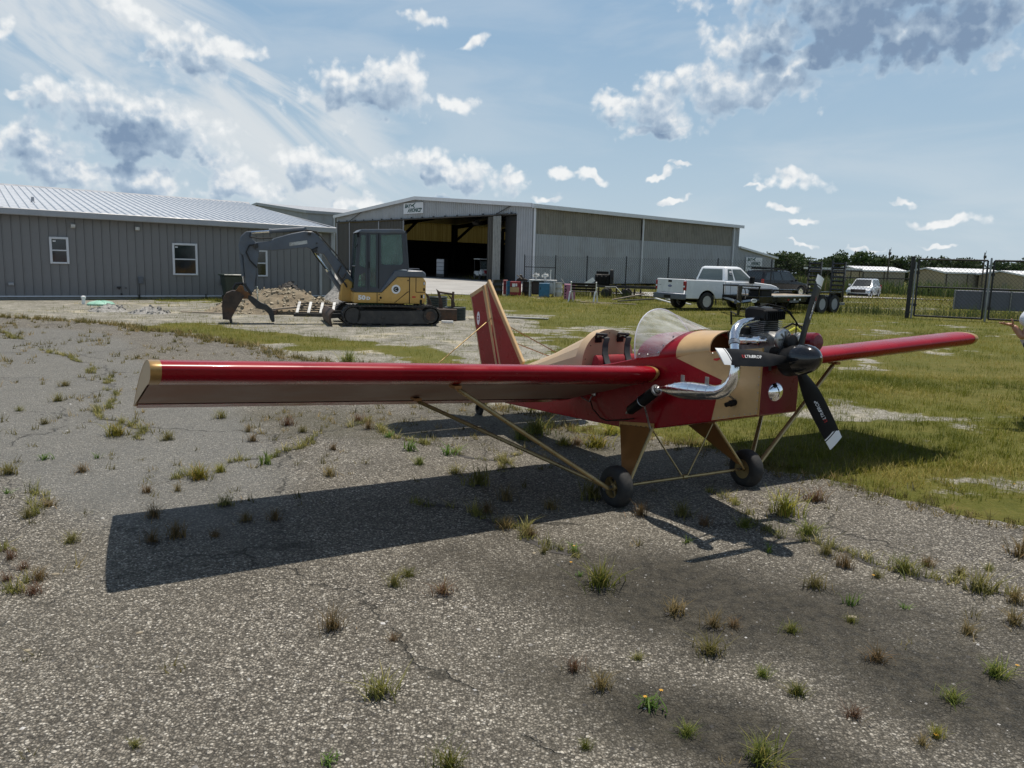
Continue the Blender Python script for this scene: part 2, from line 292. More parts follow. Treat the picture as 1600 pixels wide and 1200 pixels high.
def foliage_mat(name, dark, light, straw=None):
    mt = bpy.data.materials.new(name); mt.use_nodes = True; t = NT(mt.node_tree); b = t.n['Principled BSDF']
    at = t.new('ShaderNodeAttribute', attribute_name='tone'); oi = t.new('ShaderNodeObjectInfo')
    cc = t.mix(at.outputs['Fac'], dark, light)
    if straw: cc = t.mix(t.mrange(at.outputs['Fac'], .66, .95), cc, straw)
    hs = t.new('ShaderNodeHueSaturation'); t.put(hs.inputs['Color'], cc)
    t.put(hs.inputs['Value'], t.mrange(oi.outputs['Random'], 0, 1, .8, 1.2, False)); t.put(hs.inputs['Hue'], t.mrange(oi.outputs['Random'], 0, 1, .485, .515, False))
    t.l.new(hs.outputs[0], b.inputs['Base Color']); b.inputs['Roughness'].default_value = .6; b.inputs['Specular IOR Level'].default_value = .25
    tl = t.new('ShaderNodeBsdfTranslucent'); t.l.new(hs.outputs[0], tl.inputs[0]); ms = t.new('ShaderNodeMixShader'); ms.inputs[0].default_value = .35
    t.l.new(b.outputs[0], ms.inputs[1]); t.l.new(tl.outputs[0], ms.inputs[2]); t.l.new(ms.outputs[0], t.n['Material Output'].inputs[0])
    return mt
M['grass'] = foliage_mat('grass_blades', (.080, .100, .011), (.225, .218, .022), (.33, .265, .075))
M['weed_green'] = foliage_mat('weed_green', (.06, .085, .018), (.24, .25, .04), (.36, .31, .09))
M['weed_lime'] = foliage_mat('weed_lime', (.07, .13, .025), (.17, .24, .04))
M['weed_olive'] = foliage_mat('weed_olive', (.085, .085, .025), (.26, .23, .06), (.38, .30, .13))
M['weed_yellow'] = foliage_mat('weed_yellow', (.10, .12, .02), (.40, .36, .05), (.45, .28, .07))
M['weed_brown'] = foliage_mat('weed_brown', (.09, .075, .03), (.28, .19, .08), (.40, .27, .13))
M['weed_red'] = foliage_mat('weed_red', (.085, .05, .028), (.22, .11, .055), (.20, .17, .06))
M['leaf'] = foliage_mat('tree_leaves', (.018, .036, .010), (.055, .085, .024))
M['tallgrass'] = foliage_mat('tall_grass', (.045, .075, .018), (.12, .14, .04), (.2, .17, .08))
M['flower'] = pm('yellow_petals', (.6, .32, .02), .6, var=.1)

# ---------------------------------------------------------------- mesh helpers
class B:
    def __init__(s): s.v = []; s.f = []; s.mi = []; s.cur = 0
    def add(s, vs, fs):
        o = len(s.v); s.v += [tuple(p) for p in vs]; s.f += [tuple(i+o for i in f) for f in fs]; s.mi += [s.cur]*len(fs); return s
    def box(s, c, d, rot=None):
        x, y, z = d[0]/2, d[1]/2, d[2]/2
        P = [Vector(q) for q in ((-x, -y, -z), (x, -y, -z), (x, y, -z), (-x, y, -z), (-x, -y, z), (x, -y, z), (x, y, z), (-x, y, z))]
        if rot is not None: P = [rot @ p for p in P]
        c = Vector(c)
        return s.add([c+p for p in P], [(0, 3, 2, 1), (4, 5, 6, 7), (0, 1, 5, 4), (1, 2, 6, 5), (2, 3, 7, 6), (3, 0, 4, 7)])
    def span(s, a, b):
        return s.box([(p+q)/2 for p, q in zip(a, b)], [abs(q-p) for p, q in zip(a, b)])
    def tube(s, pts, r, n=8, cap=True, flat=None):
        pts = [Vector(p) for p in pts]; k = len(pts); rr = r if isinstance(r, (list, tuple)) else [r]*k
        rings = []; prev = None
        for i, p in enumerate(pts):
            t = (pts[min(i+1, k-1)]-pts[max(i-1, 0)]).normalized()
            if prev is None:
                a = Vector((0, 0, 1)) if abs(t.z) < .9 else Vector((1, 0, 0))
                u = t.cross(a).normalized()
            else: u = (prev - t*prev.dot(t)).normalized()
            prev = u; w = t.cross(u)
            rings.append([p + (u*math.cos(2*math.pi*j/n)*(flat or 1) + w*math.sin(2*math.pi*j/n))*rr[i] for j in range(n)])
        return s.loft(rings, cap)
    def loft(s, rings, cap=True, closed=True):
        n = len(rings[0]); vs = [p for r in rings for p in r]; fs = []
        for i in range(len(rings)-1):
            for j in range(n if closed else n-1):
                a = i*n+j; b = i*n+(j+1) % n; fs.append((a, b, b+n, a+n))
        if cap: fs += [tuple(range(n-1, -1, -1)), tuple(range((len(rings)-1)*n, len(rings)*n))]
        return s.add(vs, fs)
    def prism(s, poly, h0, h1, fn):
        """polygon poly (2d) extruded between h0 and h1; fn(a, b, h) -> 3d"""
        n = len(poly); vs = [fn(a, b, h0) for a, b in poly]+[fn(a, b, h1) for a, b in poly]
        fs = [tuple(range(n-1, -1, -1)), tuple(range(n, 2*n))]+[(i, (i+1) % n, n+(i+1) % n, n+i) for i in range(n)]
        return s.add(vs, fs)
    def lathe(s, prof, n=16, o=(0, 0, 0), ax=(0, 0, 1), cap=True):
        ax = Vector(ax).normalized(); a = Vector((1, 0, 0)) if abs(ax.x) < .9 else Vector((0, 1, 0))
        u = ax.cross(a).normalized(); w = ax.cross(u); o = Vector(o)
        return s.loft([[o+ax*h+(u*math.cos(2*math.pi*j/n)+w*math.sin(2*math.pi*j/n))*r for j in range(n)] for r, h in prof], cap)
    def build(s, name, mats, parent=None, bevel=0, smooth=35, seg=1, loc=None):
        me = bpy.data.meshes.new(name); me.from_pydata(s.v, [], s.f)
        if not isinstance(mats, (list, tuple)): mats = [mats]
        for q in mats: me.materials.append(M[q] if isinstance(q, str) else q)
        me.polygons.foreach_set('material_index', s.mi)
        bm = bmesh.new(); bm.from_mesh(me)
        bmesh.ops.recalc_face_normals(bm, faces=bm.faces)
        if bevel:
            es = [e for e in bm.edges if len(e.link_faces) == 2 and e.calc_face_angle(0) > .5]
            bmesh.ops.bevel(bm, geom=es, offset=bevel, segments=seg, profile=.6, affect='EDGES', clamp_overlap=True)
        bm.to_mesh(me); bm.free()
        if smooth:
            me.polygons.foreach_set('use_smooth', [True]*len(me.polygons)); me.set_sharp_from_angle(angle=R(smooth))
        me.update()
        return link(name, me, parent, loc)

def link(name, me, parent=None, loc=None):
    o = bpy.data.objects.new(name, me); col.objects.link(o)
    if parent is not None: o.parent = parent
    if loc is not None: o.location = loc
    return o
def tag(o, label, cat, group=None, kind=None):
    o['label'] = label
    if cat: o['category'] = cat
    if group: o['group'] = group
    if kind: o['kind'] = kind
    return o
def thing(name, label, cat, loc=(0, 0, 0), rotz=0, group=None):
    o = bpy.data.objects.new(name, None); col.objects.link(o); o.empty_display_size = .2
    o.location = loc; o.rotation_euler = (0, 0, rotz)
    return tag(o, label, cat, group)
def copy_tree(o, parent=None):
    c = o.copy(); col.objects.link(c); c.parent = parent
    for ch in list(o.children): copy_tree(ch, c)
    return c
def text(name, s, mat, size, parent, mw, shear=0, ext=.0008, align='CENTER', scale_x=1, bold=0):
    """lettering as flat raised print: mw maps text space (x right, y up, z out) to the parent's space"""
    cu = bpy.data.curves.new(name, 'FONT'); cu.body = s; cu.size = size; cu.shear = shear; cu.extrude = ext
    cu.align_x = align; cu.align_y = 'CENTER'; cu.resolution_u = 2
    cu.materials.append(M[mat])
    cu.offset = bold
    o = bpy.data.objects.new(name, cu); col.objects.link(o); o.parent = parent
    o.matrix_local = mw @ Matrix.Diagonal((scale_x, 1, 1, 1)); TEXTS.append((o, name)); return o
TEXTS = []
def texts_to_mesh():
    bpy.context.view_layer.update(); dg = bpy.context.evaluated_depsgraph_get()
    for o, name in TEXTS:
        me = bpy.data.meshes.new_from_object(o.evaluated_get(dg)); me.name = name; par, mx = o.parent, o.matrix_local.copy(); bpy.data.objects.remove(o)
        n = link(name, me, par); n.matrix_local = mx
def frame(o, x, y):
    x = Vector(x).normalized(); y = Vector(y); y = (y-x*y.dot(x)).normalized(); z = x.cross(y)
    mm = Matrix((x, y, z)).transposed().to_4x4(); mm.translation = o; return mm

# ---------------------------------------------------------------- numpy noise used for zones and scatter
def _hash(ix, iy, sd):
    h = (ix.astype(np.int64)*374761393 + iy.astype(np.int64)*668265263 + sd*1442695041) & 0xffffffff
    h = ((h ^ (h >> 13))*1274126177) & 0xffffffff
    return ((h ^ (h >> 16)) & 0xffff)/65535.
def vnoise(x, y, sd=0):
    ix = np.floor(x); iy = np.floor(y); fx = x-ix; fy = y-iy; fx = fx*fx*(3-2*fx); fy = fy*fy*(3-2*fy)
    a = _hash(ix, iy, sd); b = _hash(ix+1, iy, sd); c = _hash(ix, iy+1, sd); d = _hash(ix+1, iy+1, sd)
    return (a*(1-fx)+b*fx)*(1-fy)+(c*(1-fx)+d*fx)*fy
def fbm(x, y, sc, oc=4, sd=0):
    t = 0; am = .5
    for i in range(oc): t = t+am*vnoise(x*sc, y*sc, sd+i*17); am *= .5; sc *= 2.03
    return t/(1-.5**oc)
def sstep(a, b, x):
    t = np.clip((x-a)/(b-a), 0, 1); return t*t*(3-2*t)
def gz(x, y):
    """height of the ground: level where the plane stands, falling gently to the right far away"""
    x = np.asarray(x, float); y = np.asarray(y, float)
    return -.022*np.maximum(0, x-2)*sstep(38, 80, y)
def gzf(x, y): return float(gz(x, y))
ASPHALT = [(9, .5), (9, 1.2), (6, 3.4), (3.56, 5.3), (2.9, 5.85), (2.5, 6.4), (2.2, 6.9), (1.3, 7.9), (.5, 8.75), (-.5, 10.0), (-2.4, 12.3), (-4.6, 14.4), (-7.1, 16.9), (-9, 18.4), (-11.5, 19.6), (-20, 22), (-45, 26), (-45, -8), (9, -8)]
def in_poly(px, py, poly):
    ins = np.zeros(px.shape, bool); n = len(poly)
    for i in range(n):
        x0, y0 = poly[i]; x1, y1 = poly[(i+1) % n]
        if y0 == y1: continue
        c = ((y0 > py) != (y1 > py)) & (px < (x1-x0)*(py-y0)/(y1-y0)+x0); ins ^= c
    return ins
def gravel(x, y):
    """0 grass .. 1 bare gravel"""
    yard = sstep(4.5, -2.5, x-.12*(y-15))*sstep(33, 25, y)
    strip = np.exp(-((y-(14.6-.66*(x+2.9))-.9)/1.3)**2)*sstep(-9.5, -8, x)*sstep(-.5, -2, x)
    right = .27*sstep(6, 10, y)+.06
    g = np.maximum(yard*.93, right) - .75*strip
    g = g - .5*np.exp(-((x-2.3)/3)**2-((y-28)/4)**2)
    g = g + .30*np.exp(-((x-3.0)/1.6)**2-((y-21.5)/1.3)**2) + .42*np.exp(-((x-4.3)/1.2)**2-((y-9.6)/.45)**2) + .5*np.exp(-((x-4.0)/1.5)**2-((y-6.55)/.35)**2)
    ed = np.full(np.shape(x), 9.)
    for (ax, ay), (bx, by) in zip(ASPHALT[1:13], ASPHALT[2:14]):
        tt = np.clip(((x-ax)*(bx-ax)+(y-ay)*(by-ay))/((bx-ax)**2+(by-ay)**2), 0, 1); ed = np.minimum(ed, np.hypot(x-ax-tt*(bx-ax), y-ay-tt*(by-ay)))
    g = g+.34*np.exp(-(ed/.6)**2)*sstep(-3, 0, x)
    n = fbm(x, y, .75, 4, 3)*.6+fbm(x, y*1.6, 2.3, 3, 9)*.4
    return np.clip((g+(n-.5)*1.5-.42)/.3, 0, 1)

# ================================================================ THE SETTING
def axis(lo, f0, f1, hi, st):
    a = list(np.arange(f0, f1+1e-6, st)); d = st; x = f1
    while x < hi: d *= 1.16; x += d; a.append(x)
    d = st; x = f0
    while x > lo: d *= 1.16; x -= d; a.insert(0, x)
    return np.array(a)
def grid_mesh(name, X, Y, zf, mats):
    gx, gy = np.meshgrid(X, Y); nx, ny = len(X), len(Y)
    P = np.stack([gx, gy, zf(gx, gy)], -1).reshape(-1, 3)
    i = np.arange((nx-1)*(ny-1)); r = i//(nx-1); c = i % (nx-1); a = r*nx+c
    F = np.stack([a, a+1, a+nx+1, a+nx], 1)
    return raw_mesh(name, P, F, mats), P
def raw_mesh(name, P, F, mats, mi=None, smooth=True):
    me = bpy.data.meshes.new(name); nf, k = F.shape
    me.vertices.add(len(P)); me.vertices.foreach_set('co', np.asarray(P, np.float32).ravel())
    me.loops.add(nf*k); me.loops.foreach_set('vertex_index', F.astype(np.int32).ravel())
    me.polygons.add(nf); me.polygons.foreach_set('loop_start', np.arange(0, nf*k, k, dtype=np.int32))
    me.polygons.foreach_set('use_smooth', np.full(nf, smooth))
    for q in (mats if isinstance(mats, (list, tuple)) else [mats]): me.materials.append(M[q] if isinstance(q, str) else q)
    me.update(calc_edges=True); return me
def point_attr(me, name, v):
    a = me.attributes.new(name, 'FLOAT', 'POINT'); a.data.foreach_set('value', np.asarray(v, np.float32))

# ground: soil and short turf broken by limestone gravel
mt = bpy.data.materials.new('turf_and_gravel'); mt.use_nodes = True; t = NT(mt.node_tree); b = t.n['Principled BSDF']
tcn = t.new('ShaderNodeTexCoord'); v = tcn.outputs['Object']
at = t.new('ShaderNodeAttribute', attribute_name='gravel')
n_f = t.noise(v, 9, 6, .65); n_m = t.noise(v, 1.1, 5, .6); n_l = t.noise(v, .12, 4, .6)
vor = t.new('ShaderNodeTexVoronoi'); t.put(vor.inputs['Vector'], v); vor.inputs['Scale'].default_value = 55
gf = t.mrange(t.math('ADD', at.outputs['Fac'], t.math('MULTIPLY_ADD', n_f, 1.1, -.55)), .36, .64)
stone = t.ramp(t.math('ADD', t.math('MULTIPLY', vor.outputs['Color'], .7), t.math('MULTIPLY_ADD', n_m, .6, -.15)), [(0, (.045, .042, .033)), (.35, (.175, .166, .138)), (.7, (.33, .313, .268)), (1, (.52, .50, .45))])
turf = t.ramp(t.math('ADD', t.math('MULTIPLY', n_f, .55), t.math('MULTIPLY', n_m, .5)), [(.2, (.034, .038, .008)), (.45, (.082, .084, .014)), (.62, (.135, .118, .03)), (.85, (.20, .165, .075))])
turf = t.mix(t.mrange(n_l, .35, .65), turf, t.mix(.45, turf, (.085, .098, .014)))
sand = t.math('MULTIPLY', t.mrange(t.noise(v, .55, 5, .6), .54, .66), t.mrange(n_m, .4, .6))
stone = t.mix(t.math('MULTIPLY', sand, .8), stone, (.40, .36, .27))
stone = t.mix(t.mrange(t.noise(v, 2.6, 6, .7), .50, .64, 0, .62), stone, (.062, .066, .022))
t.l.new(t.mix(gf, turf, stone), b.inputs['Base Color']); b.inputs['Roughness'].default_value = .95; b.inputs['Specular IOR Level'].default_value = .2
bn = t.new('ShaderNodeBump'); bn.inputs['Strength'].default_value = .7; bn.inputs['Distance'].default_value = .04
t.put(bn.inputs['Height'], t.math('ADD', n_f, t.math('MULTIPLY', vor.outputs['Distance'], .5))); t.l.new(bn.outputs[0], b.inputs['Normal'])
M['ground'] = mt
X = axis(-1800, -19, 24, 1800, .22); Y = axis(-60, 4, 48, 3000, .22)
me, P = grid_mesh('ground', X, Y, gz, 'ground'); point_attr(me, 'gravel', gravel(P[:, 0], P[:, 1])*sstep(70, 40, P[:, 1]))
tag(link('ground', me), 'turf and gravel ground of the airfield yard', None, kind='structure')

# asphalt: old exposed aggregate with stains, a greyer strip and fine cracks
mt = bpy.data.materials.new('weathered_asphalt'); mt.use_nodes = True; t = NT(mt.node_tree); b = t.n['Principled BSDF']
tcn = t.new('ShaderNodeTexCoord'); v = tcn.outputs['Object']
warp = t.vmath('ADD', v, t.vmath('MULTIPLY', t.vmath('SUBTRACT', t.noise(v, 35, 2, out=1), (.5, .5, .5)), (.02, .02, 0)))
vo = t.new('ShaderNodeTexVoronoi'); t.put(vo.inputs['Vector'], warp); vo.inputs['Scale'].default_value = 88
vs_ = t.new('ShaderNodeTexVoronoi'); t.put(vs_.inputs['Vector'], warp); vs_.inputs['Scale'].default_value = 41
sepc = t.new('ShaderNodeSeparateColor'); t.l.new(vo.outputs['Color'], sepc.inputs[0])
sepd = t.new('ShaderNodeSeparateColor'); t.l.new(vs_.outputs['Color'], sepd.inputs[0])
peb = t.ramp(sepc.outputs[0], [(0, (.045, .041, .036)), (.28, (.135, .124, .108)), (.60, (.255, .236, .206)), (.86, (.40, .378, .338)), (1, (.66, .635, .585))])
gap = t.mrange(vo.outputs['Distance'], .28, .62)
peb = t.mix(t.math('MULTIPLY', gap, .75), peb, (.028, .026, .023))
big = t.math('MULTIPLY', t.mrange(sepd.outputs[0], .80, .84), t.mrange(vs_.outputs['Distance'], .45, .3))
peb = t.mix(big, peb, t.ramp(sepd.outputs[1], [(0, (.10, .09, .08)), (.5, (.30, .275, .24)), (1, (.60, .58, .54))]))
n_l = t.noise(v, .28, 5, .6); n_m = t.noise(v, 1.5, 6, .62)
peb = t.mix(t.mrange(n_l, .3, .7, .0, .5), peb, t.mix(.4, peb, (.235, .22, .175)))
peb = t.mix(t.mrange(n_m, .35, .75, 0, .36), peb, (.060, .054, .044))
def blob(cx, cy, rx, ry, rot, soft=.9, ns=.55, nsc=1.7):
    q = t.mapping(v, (cx, cy, 0), (0, 0, R(rot)), (rx, ry, 1), 'TEXTURE')
    q2 = t.mapping(q, sc=(1, 1, 0)); ln = t.vmath('LENGTH', q2)
    w = t.math('ADD', ln, t.math('MULTIPLY_ADD', t.noise(v, nsc, 6, .65), 2*ns, -ns))
    return t.mrange(w, 1.15, 1.15-soft)
# mossy soil washed over the slab near the front
soil = t.mix(t.mrange(t.noise(v, 14, 5, .7), .3, .7), (.016, .015, .011), (.058, .052, .039))
st = t.math('MAXIMUM', t.math('MAXIMUM', blob(1.15, 3.95, 1.9, .85, -20), blob(2.1, 3.0, 1.5, .75, -42)), blob(.85, 2.75, 1.1, .42, -35))
peb = t.mix(t.math('MULTIPLY', st, .93), peb, soil)
st2 = t.math('MAXIMUM', blob(.3, 8.2, 2.6, .8, -50, .8, .7, 2.2), blob(-1.6, 8.2, 1.9, .9, -15, .9, .8, 2.4))
peb = t.mix(t.math('MULTIPLY', st2, .55), peb, t.mix(.5, soil, (.10, .095, .05)))
# smoother bluish strip of newer surfacing
peb = t.mix(t.math('MULTIPLY', t.math('MAXIMUM', blob(-5.4, 9.8, 1.35, 6.0, 36, .25, .10, .9), blob(-8.8, 14.5, 1.6, 3.4, 36, .3, .12, .9)), .78), peb, t.mix(.6, peb, (.168, .177, .180)))
# cracks filled with dirt
cv = t.vmath('ADD', v, t.vmath('MULTIPLY', t.vmath('SUBTRACT', t.noise(v, .9, 5, .65, out=1), (.5, .5, .5)), (1.3, 1.3, 0)))
cr = t.new('ShaderNodeTexVoronoi', feature='DISTANCE_TO_EDGE'); t.put(cr.inputs['Vector'], cv); cr.inputs['Scale'].default_value = .33
crack = t.math('MULTIPLY', t.mrange(cr.outputs['Distance'], .0055, .0015), t.mrange(n_m, .42, .55))
peb = t.mix(t.math('MULTIPLY', crack, .6), peb, (.022, .021, .016))
hs = t.new('ShaderNodeHueSaturation'); t.put(hs.inputs['Color'], peb); hs.inputs['Value'].default_value = 1.1; t.l.new(t.mix(1.0, hs.outputs[0], (1.0, .972, .91), 'MULTIPLY'), b.inputs['Base Color'])
t.l.new(t.mrange(sepc.outputs[1], 0, 1, .62, .95), b.inputs['Roughness']); b.inputs['Specular IOR Level'].default_value = .35
bn = t.new('ShaderNodeBump'); bn.inputs['Strength'].default_value = 1.0; bn.inputs['Distance'].default_value = .012
hh = t.math('ADD', t.math('SUBTRACT', 1, vo.outputs['Distance']), t.math('ADD', t.math('MULTIPLY', sepc.outputs[2], .55), t.math('MULTIPLY', big, .8)))
t.put(bn.inputs['Height'], t.math('SUBTRACT', hh, t.math('MULTIPLY', crack, 1.5))); t.l.new(bn.outputs[0], b.inputs['Normal'])
M['asphalt'] = mt
def ragged(poly, step, amp, sd):
    out = []
    for i in range(len(poly)):
        a = np.array(poly[i], float); c = np.array(poly[(i+1) % len(poly)], float); L = np.linalg.norm(c-a); k = max(1, int(L/step))
        nn = np.array([-(c-a)[1], (c-a)[0]])/L
        for j in range(k):
            p = a+(c-a)*j/k; w = (fbm(np.array([p[0]]), np.array([p[1]]), 1.1, 3, sd)[0]-.5)*amp*2.2+(fbm(np.array([p[0]]), np.array([p[1]]), 7., 3, sd+5)[0]-.5)*amp*.5
            out.append(tuple(p+nn*w))
    return out
def sheet(name, poly, z, mat, label, zf=None, kind='structure'):
    bm = bmesh.new(); vs = [bm.verts.new((x, y, z+(zf(x, y) if zf else 0))) for x, y in poly]
    es = [bm.edges.new((vs[i], vs[(i+1) % len(vs)])) for i in range(len(vs))]
    bmesh.ops.triangle_fill(bm, edges=es, use_beauty=True)
    for f in bm.faces:
        if f.normal.z < 0: f.normal_flip()
    r = bmesh.ops.extrude_edge_only(bm, edges=[e for e in bm.edges if e.is_boundary])
    for q in r['geom']:
        if isinstance(q, bmesh.types.BMVert): q.co.z -= .05
    me = bpy.data.meshes.new(name); bm.to_mesh(me); bm.free(); me.materials.append(M[mat])
    return tag(link(name, me), label, None, kind=kind)
asphalt_edge = ragged(ASPHALT, .09, .45, 21)
sheet('asphalt_apron', asphalt_edge, .014, 'asphalt', 'weathered stony asphalt apron under the plane')
sheet('concrete_apron', ragged([(-.4, 40.3), (2.6, 59.5), (1.6, 62.6), (-18.6, 88.6), (-30, 84), (-13, 41), (-7, 38.2)], .6, .3, 4), .03, 'concrete', 'pale concrete apron in front of the open hangar')
# road behind the fence
M['roadmat'] = pm('pale_gravel_road', (.36, .345, .32), .9, var=.12, vs=.4, fine=.15, fs=5)
a0, a1 = np.array([6., 45.2]), np.array([74., 93.]); dd = (a1-a0)/np.linalg.norm(a1-a0); nn = np.array([-dd[1], dd[0]])
V = []; F = []
for i in range(60):
    for k in range(4):
        w = (-2.6, -.9, .9, 2.6)[k]+.35*(fbm(np.array([i*1.]), np.array([k*9.]), .5, 3, 2)[0]-.5)
        p = a0+(a1-a0)*i/59+nn*w; V.append((p[0], p[1], gzf(p[0], p[1])+.06))
    if i: F += [((i-1)*4+k, (i-1)*4+k+1, i*4+k+1, i*4+k) for k in range(3)]
q = B(); q.add(V, F); tag(q.build('road', 'roadmat', smooth=0), 'pale road running behind the chain link fence', None, kind='structure')

# ================================================================ BUILDINGS
# ---- long grey building on the left
BR = math.atan2(.5588, .8293)
gb = thing('metal_building', 'long low grey metal building with white framed windows on the left', 'building', (-17.19, 26.79, 0), BR)
S0, S1 = -3.6, 11.61
ez = lambda s: 3.0-.0137*s
rz = lambda s: 4.50-.0205*s
PW = .27
q = B(); q.box((0, .03, 0), (PW-.006, .06, 1)); q.prism([(-PW/2+.003, 0), (-PW/2+.033, 0), (-PW/2+.027, -.016), (-PW/2+.009, -.016)], -.5, .5, lambda a, b_, h: (a, b_, h))
pan = q.build('wall_panel', 'wallgrey', gb, smooth=0); pan_me = pan.data
n = int(round((S1-S0)/PW)); first = True
for i in range(n):
    s = S0+(i+.5)*PW; o = pan if first else link('wall_panel', pan_me, gb); first = False
    h = ez(s)-.16-.10; o.location = (s, 0, .10+h/2); o.scale = (1, 1, h)
q = B(); q.span((S0, .06, 0), (S1, .3, .09)); q.build('foundation', 'concrete', gb, smooth=0)
q = B(); q.span((S0, -.035, .085), (S1, .05, .125)); q.build('base_trim', 'trimwhite', gb, smooth=0)
q = B(); q.span((S1-.02, -.04, .09), (S1+.12, .13, ez(S1)-.2)); q.build('corner_trim', 'trimgrey', gb, smooth=0)
q = B(); q.span((S1-.55, -.09, .14), (S1-.44, -.03, ez(S1)-.2)); q.build('downspout', 'trimgrey', gb, bevel=.012)
# body behind the panels: side and back walls
D = 24
q = B(); q.prism([(S0, .1), (S1, .1), (S1, ez(S1)-.1), (S0, ez(S0)-.1)], .07, .12, lambda a, z, h: (a, h, z)); q.build('back_sheet', 'wallgrey', gb, smooth=0)
q = B()
for i in range(88):
    y = .13+i*PW
    if y > D-.3: break
    z = (ez(S1)+(rz(S1)-ez(S1))*(y/12 if y < 12 else (24-y)/12))-.12
    q.span((S1-.02, y, .05), (S1+.03, y+PW-.01, z)); q.span((S1+.03, y, .05), (S1+.055, y+.03, z))
e = q.build('end_wall', 'wallgrey', gb, smooth=0); e['kind'] = 'stuff'
# roof: ribbed sheets from the eave to the ridge
n = int(round((S1+.03-S0)/PW)); rp_me = None
for i in range(n):
    s0 = S0+i*PW; s1 = s0+PW; zs = (ez(s0)+ez(s1))/2; zr = (rz(s0)+rz(s1))/2
    q = B(); f = lambda a, h, y: (a, y, zs+(zr-zs)*(y+.28)/12.28+h)
    q.prism([(0, 0), (.022, .045), (.05, .045), (.072, 0), (PW-.002, 0), (PW-.002, -.02), (0, -.02)], -.28, 12, lambda a, h, y: f(a, h, y))
    if rp_me is None: rp_me = q.build('roof_panel', 'roofmetal', gb, smooth=0).data; o = gb.children[-1]; zr0 = (zs, zr); o.location = (s0, 0, 0)
    else:
        o = link('roof_panel', rp_me, gb); o.location = (s0, 0, zs-zr0[0])
o = [c for c in gb.children if c.name.startswith('roof_panel')]
q = B(); q.prism([(12, 0), (24.3, -1.5), (24.3, -1.53), (12, -.03)], S0, S1+.25, lambda y, dz, h: (h, y, rz(h)-.03+dz)); q.build('back_roof', 'roofmetal', gb, smooth=0)
q = B(); q.prism([(11.75, -.05), (12, .06), (12.25, -.05), (12.25, -.09), (11.75, -.09)], S0, S1+.08, lambda y, dz, h: (h, y, 4.53+dz-.0137*h)); q.build('ridge_cap', 'trimgrey', gb, smooth=0)
q = B()
for a, c in ((S0, S1+.07),): q.prism([(a, -.19), (c, -.19), (c, .03), (a, .03)], -.42, -.29, lambda s, dz, y: (s, y, ez(s)+dz))
q.build('gutter', 'trimgrey', gb, bevel=.02)
q = B(); q.prism([(-.4, ez(S1)-.2), (-.4, ez(S1)+.03), (12, rz(S1)+.03), (12, rz(S1)-.2)], S1+.0, S1+.08, lambda y, z, h: (h, y, z)); q.build('rake_trim', 'trimgrey', gb, smooth=0)
q = B(); q.lathe([(.055, 0), (.055, .28)], 10, (1.3, 3.0, 3.3)); q.cur = 1; q.lathe([(.16, -.05), (.14, .0), (.07, .07)], 10, (1.3, 3.0, 3.33)); q.build('vent_pipe', ['trimgrey', 'rubber'], gb)
def window(s0, s1, z0, z1, blind=False):
    fr = .075; w = B()
    w.span((s0, -.075, z0), (s0+fr, .0, z1)); w.span((s1-fr, -.075, z0), (s1, 0, z1)); w.span((s0+fr, -.075, z1-fr), (s1-fr, 0, z1)); w.span((s0+fr, -.085, z0), (s1-fr, 0, z0+fr*.8))
    o = w.build('window', 'trimwhite', gb, bevel=.008)
    zm = (z0+z1)/2+.0
    for (a, c) in ((zm, z1-fr), (z0+fr*.8, zm)):
        p = B(); p.span((s0+fr, -.043, a), (s1-fr, -.035, c)); p.build('pane', 'glassdark', o, smooth=0)
    r_ = B(); r_.span((s0+fr, -.065, zm-.022), (s1-fr, -.03, zm+.022)); r_.build('sash_rail', 'trimwhite', o, bevel=.005)
    if blind:
        k = B(); k.span((s0+fr+.03, -.047, z1-fr-.09), (s0+fr+.12, -.0435, z1-fr-.05)); k.build('sticker', 'inkwhite', o, smooth=0)
window(1.53, 2.11, 1.22, 2.13, True); window(5.46, 6.34, .88, 2.05, True); window(8.05, 8.96, .86, 1.90)
for s in (2.27, 4.30):
    q = B(); q.prism([(0, 0), (.16, .02), (.16, .13), (0, .16)], -.07, .07, lambda y, z, h: (s+h, -y-.03, 2.44+z)); o = q.build('wall_light', 'dirtywhite', gb, bevel=.01); 
for s, z, w, h, mm in ((4.35, .68, .17, .24, 'slate'), (7.22, .63, .13, .24, 'slate'), (.35, .52, .16, .09, 'trimgrey')):
    q = B(); q.box((s, -.06, z), (w, .09, h)); q.box((s, -.11, z+h*.05), (w*.75, .02, h*.6)); q.build('meter_box' if h > .1 else 'wall_vent', mm, gb, bevel=.008)
q = B(); q.tube([(3.62, -.02, .40), (3.62, -.10, .40), (3.62, -.13, .36)], .022, 8); q.tube([(3.55, -.1, .42), (3.69, -.1, .42)], .03, 8); q.tube([(3.85, -.02, .40), (3.85, -.09, .40)], .02, 8); q.tube([(3.7, -.03, .2), (3.7, -.06, .16)], .03, 8); q.build('hose_tap', 'darksteel', gb)
q = B(); q.tube([(4.3, -.05, .1), (4.3, -.05, .62)], .012, 6); q.tube([(6.6, -.04, 0), (6.6, -.04, .18)], .02, 6); q.tube([(4.28, -.06, .02), (4.28, -.06, .16)], .035, 6); q.build('conduit', 'darksteel', gb)

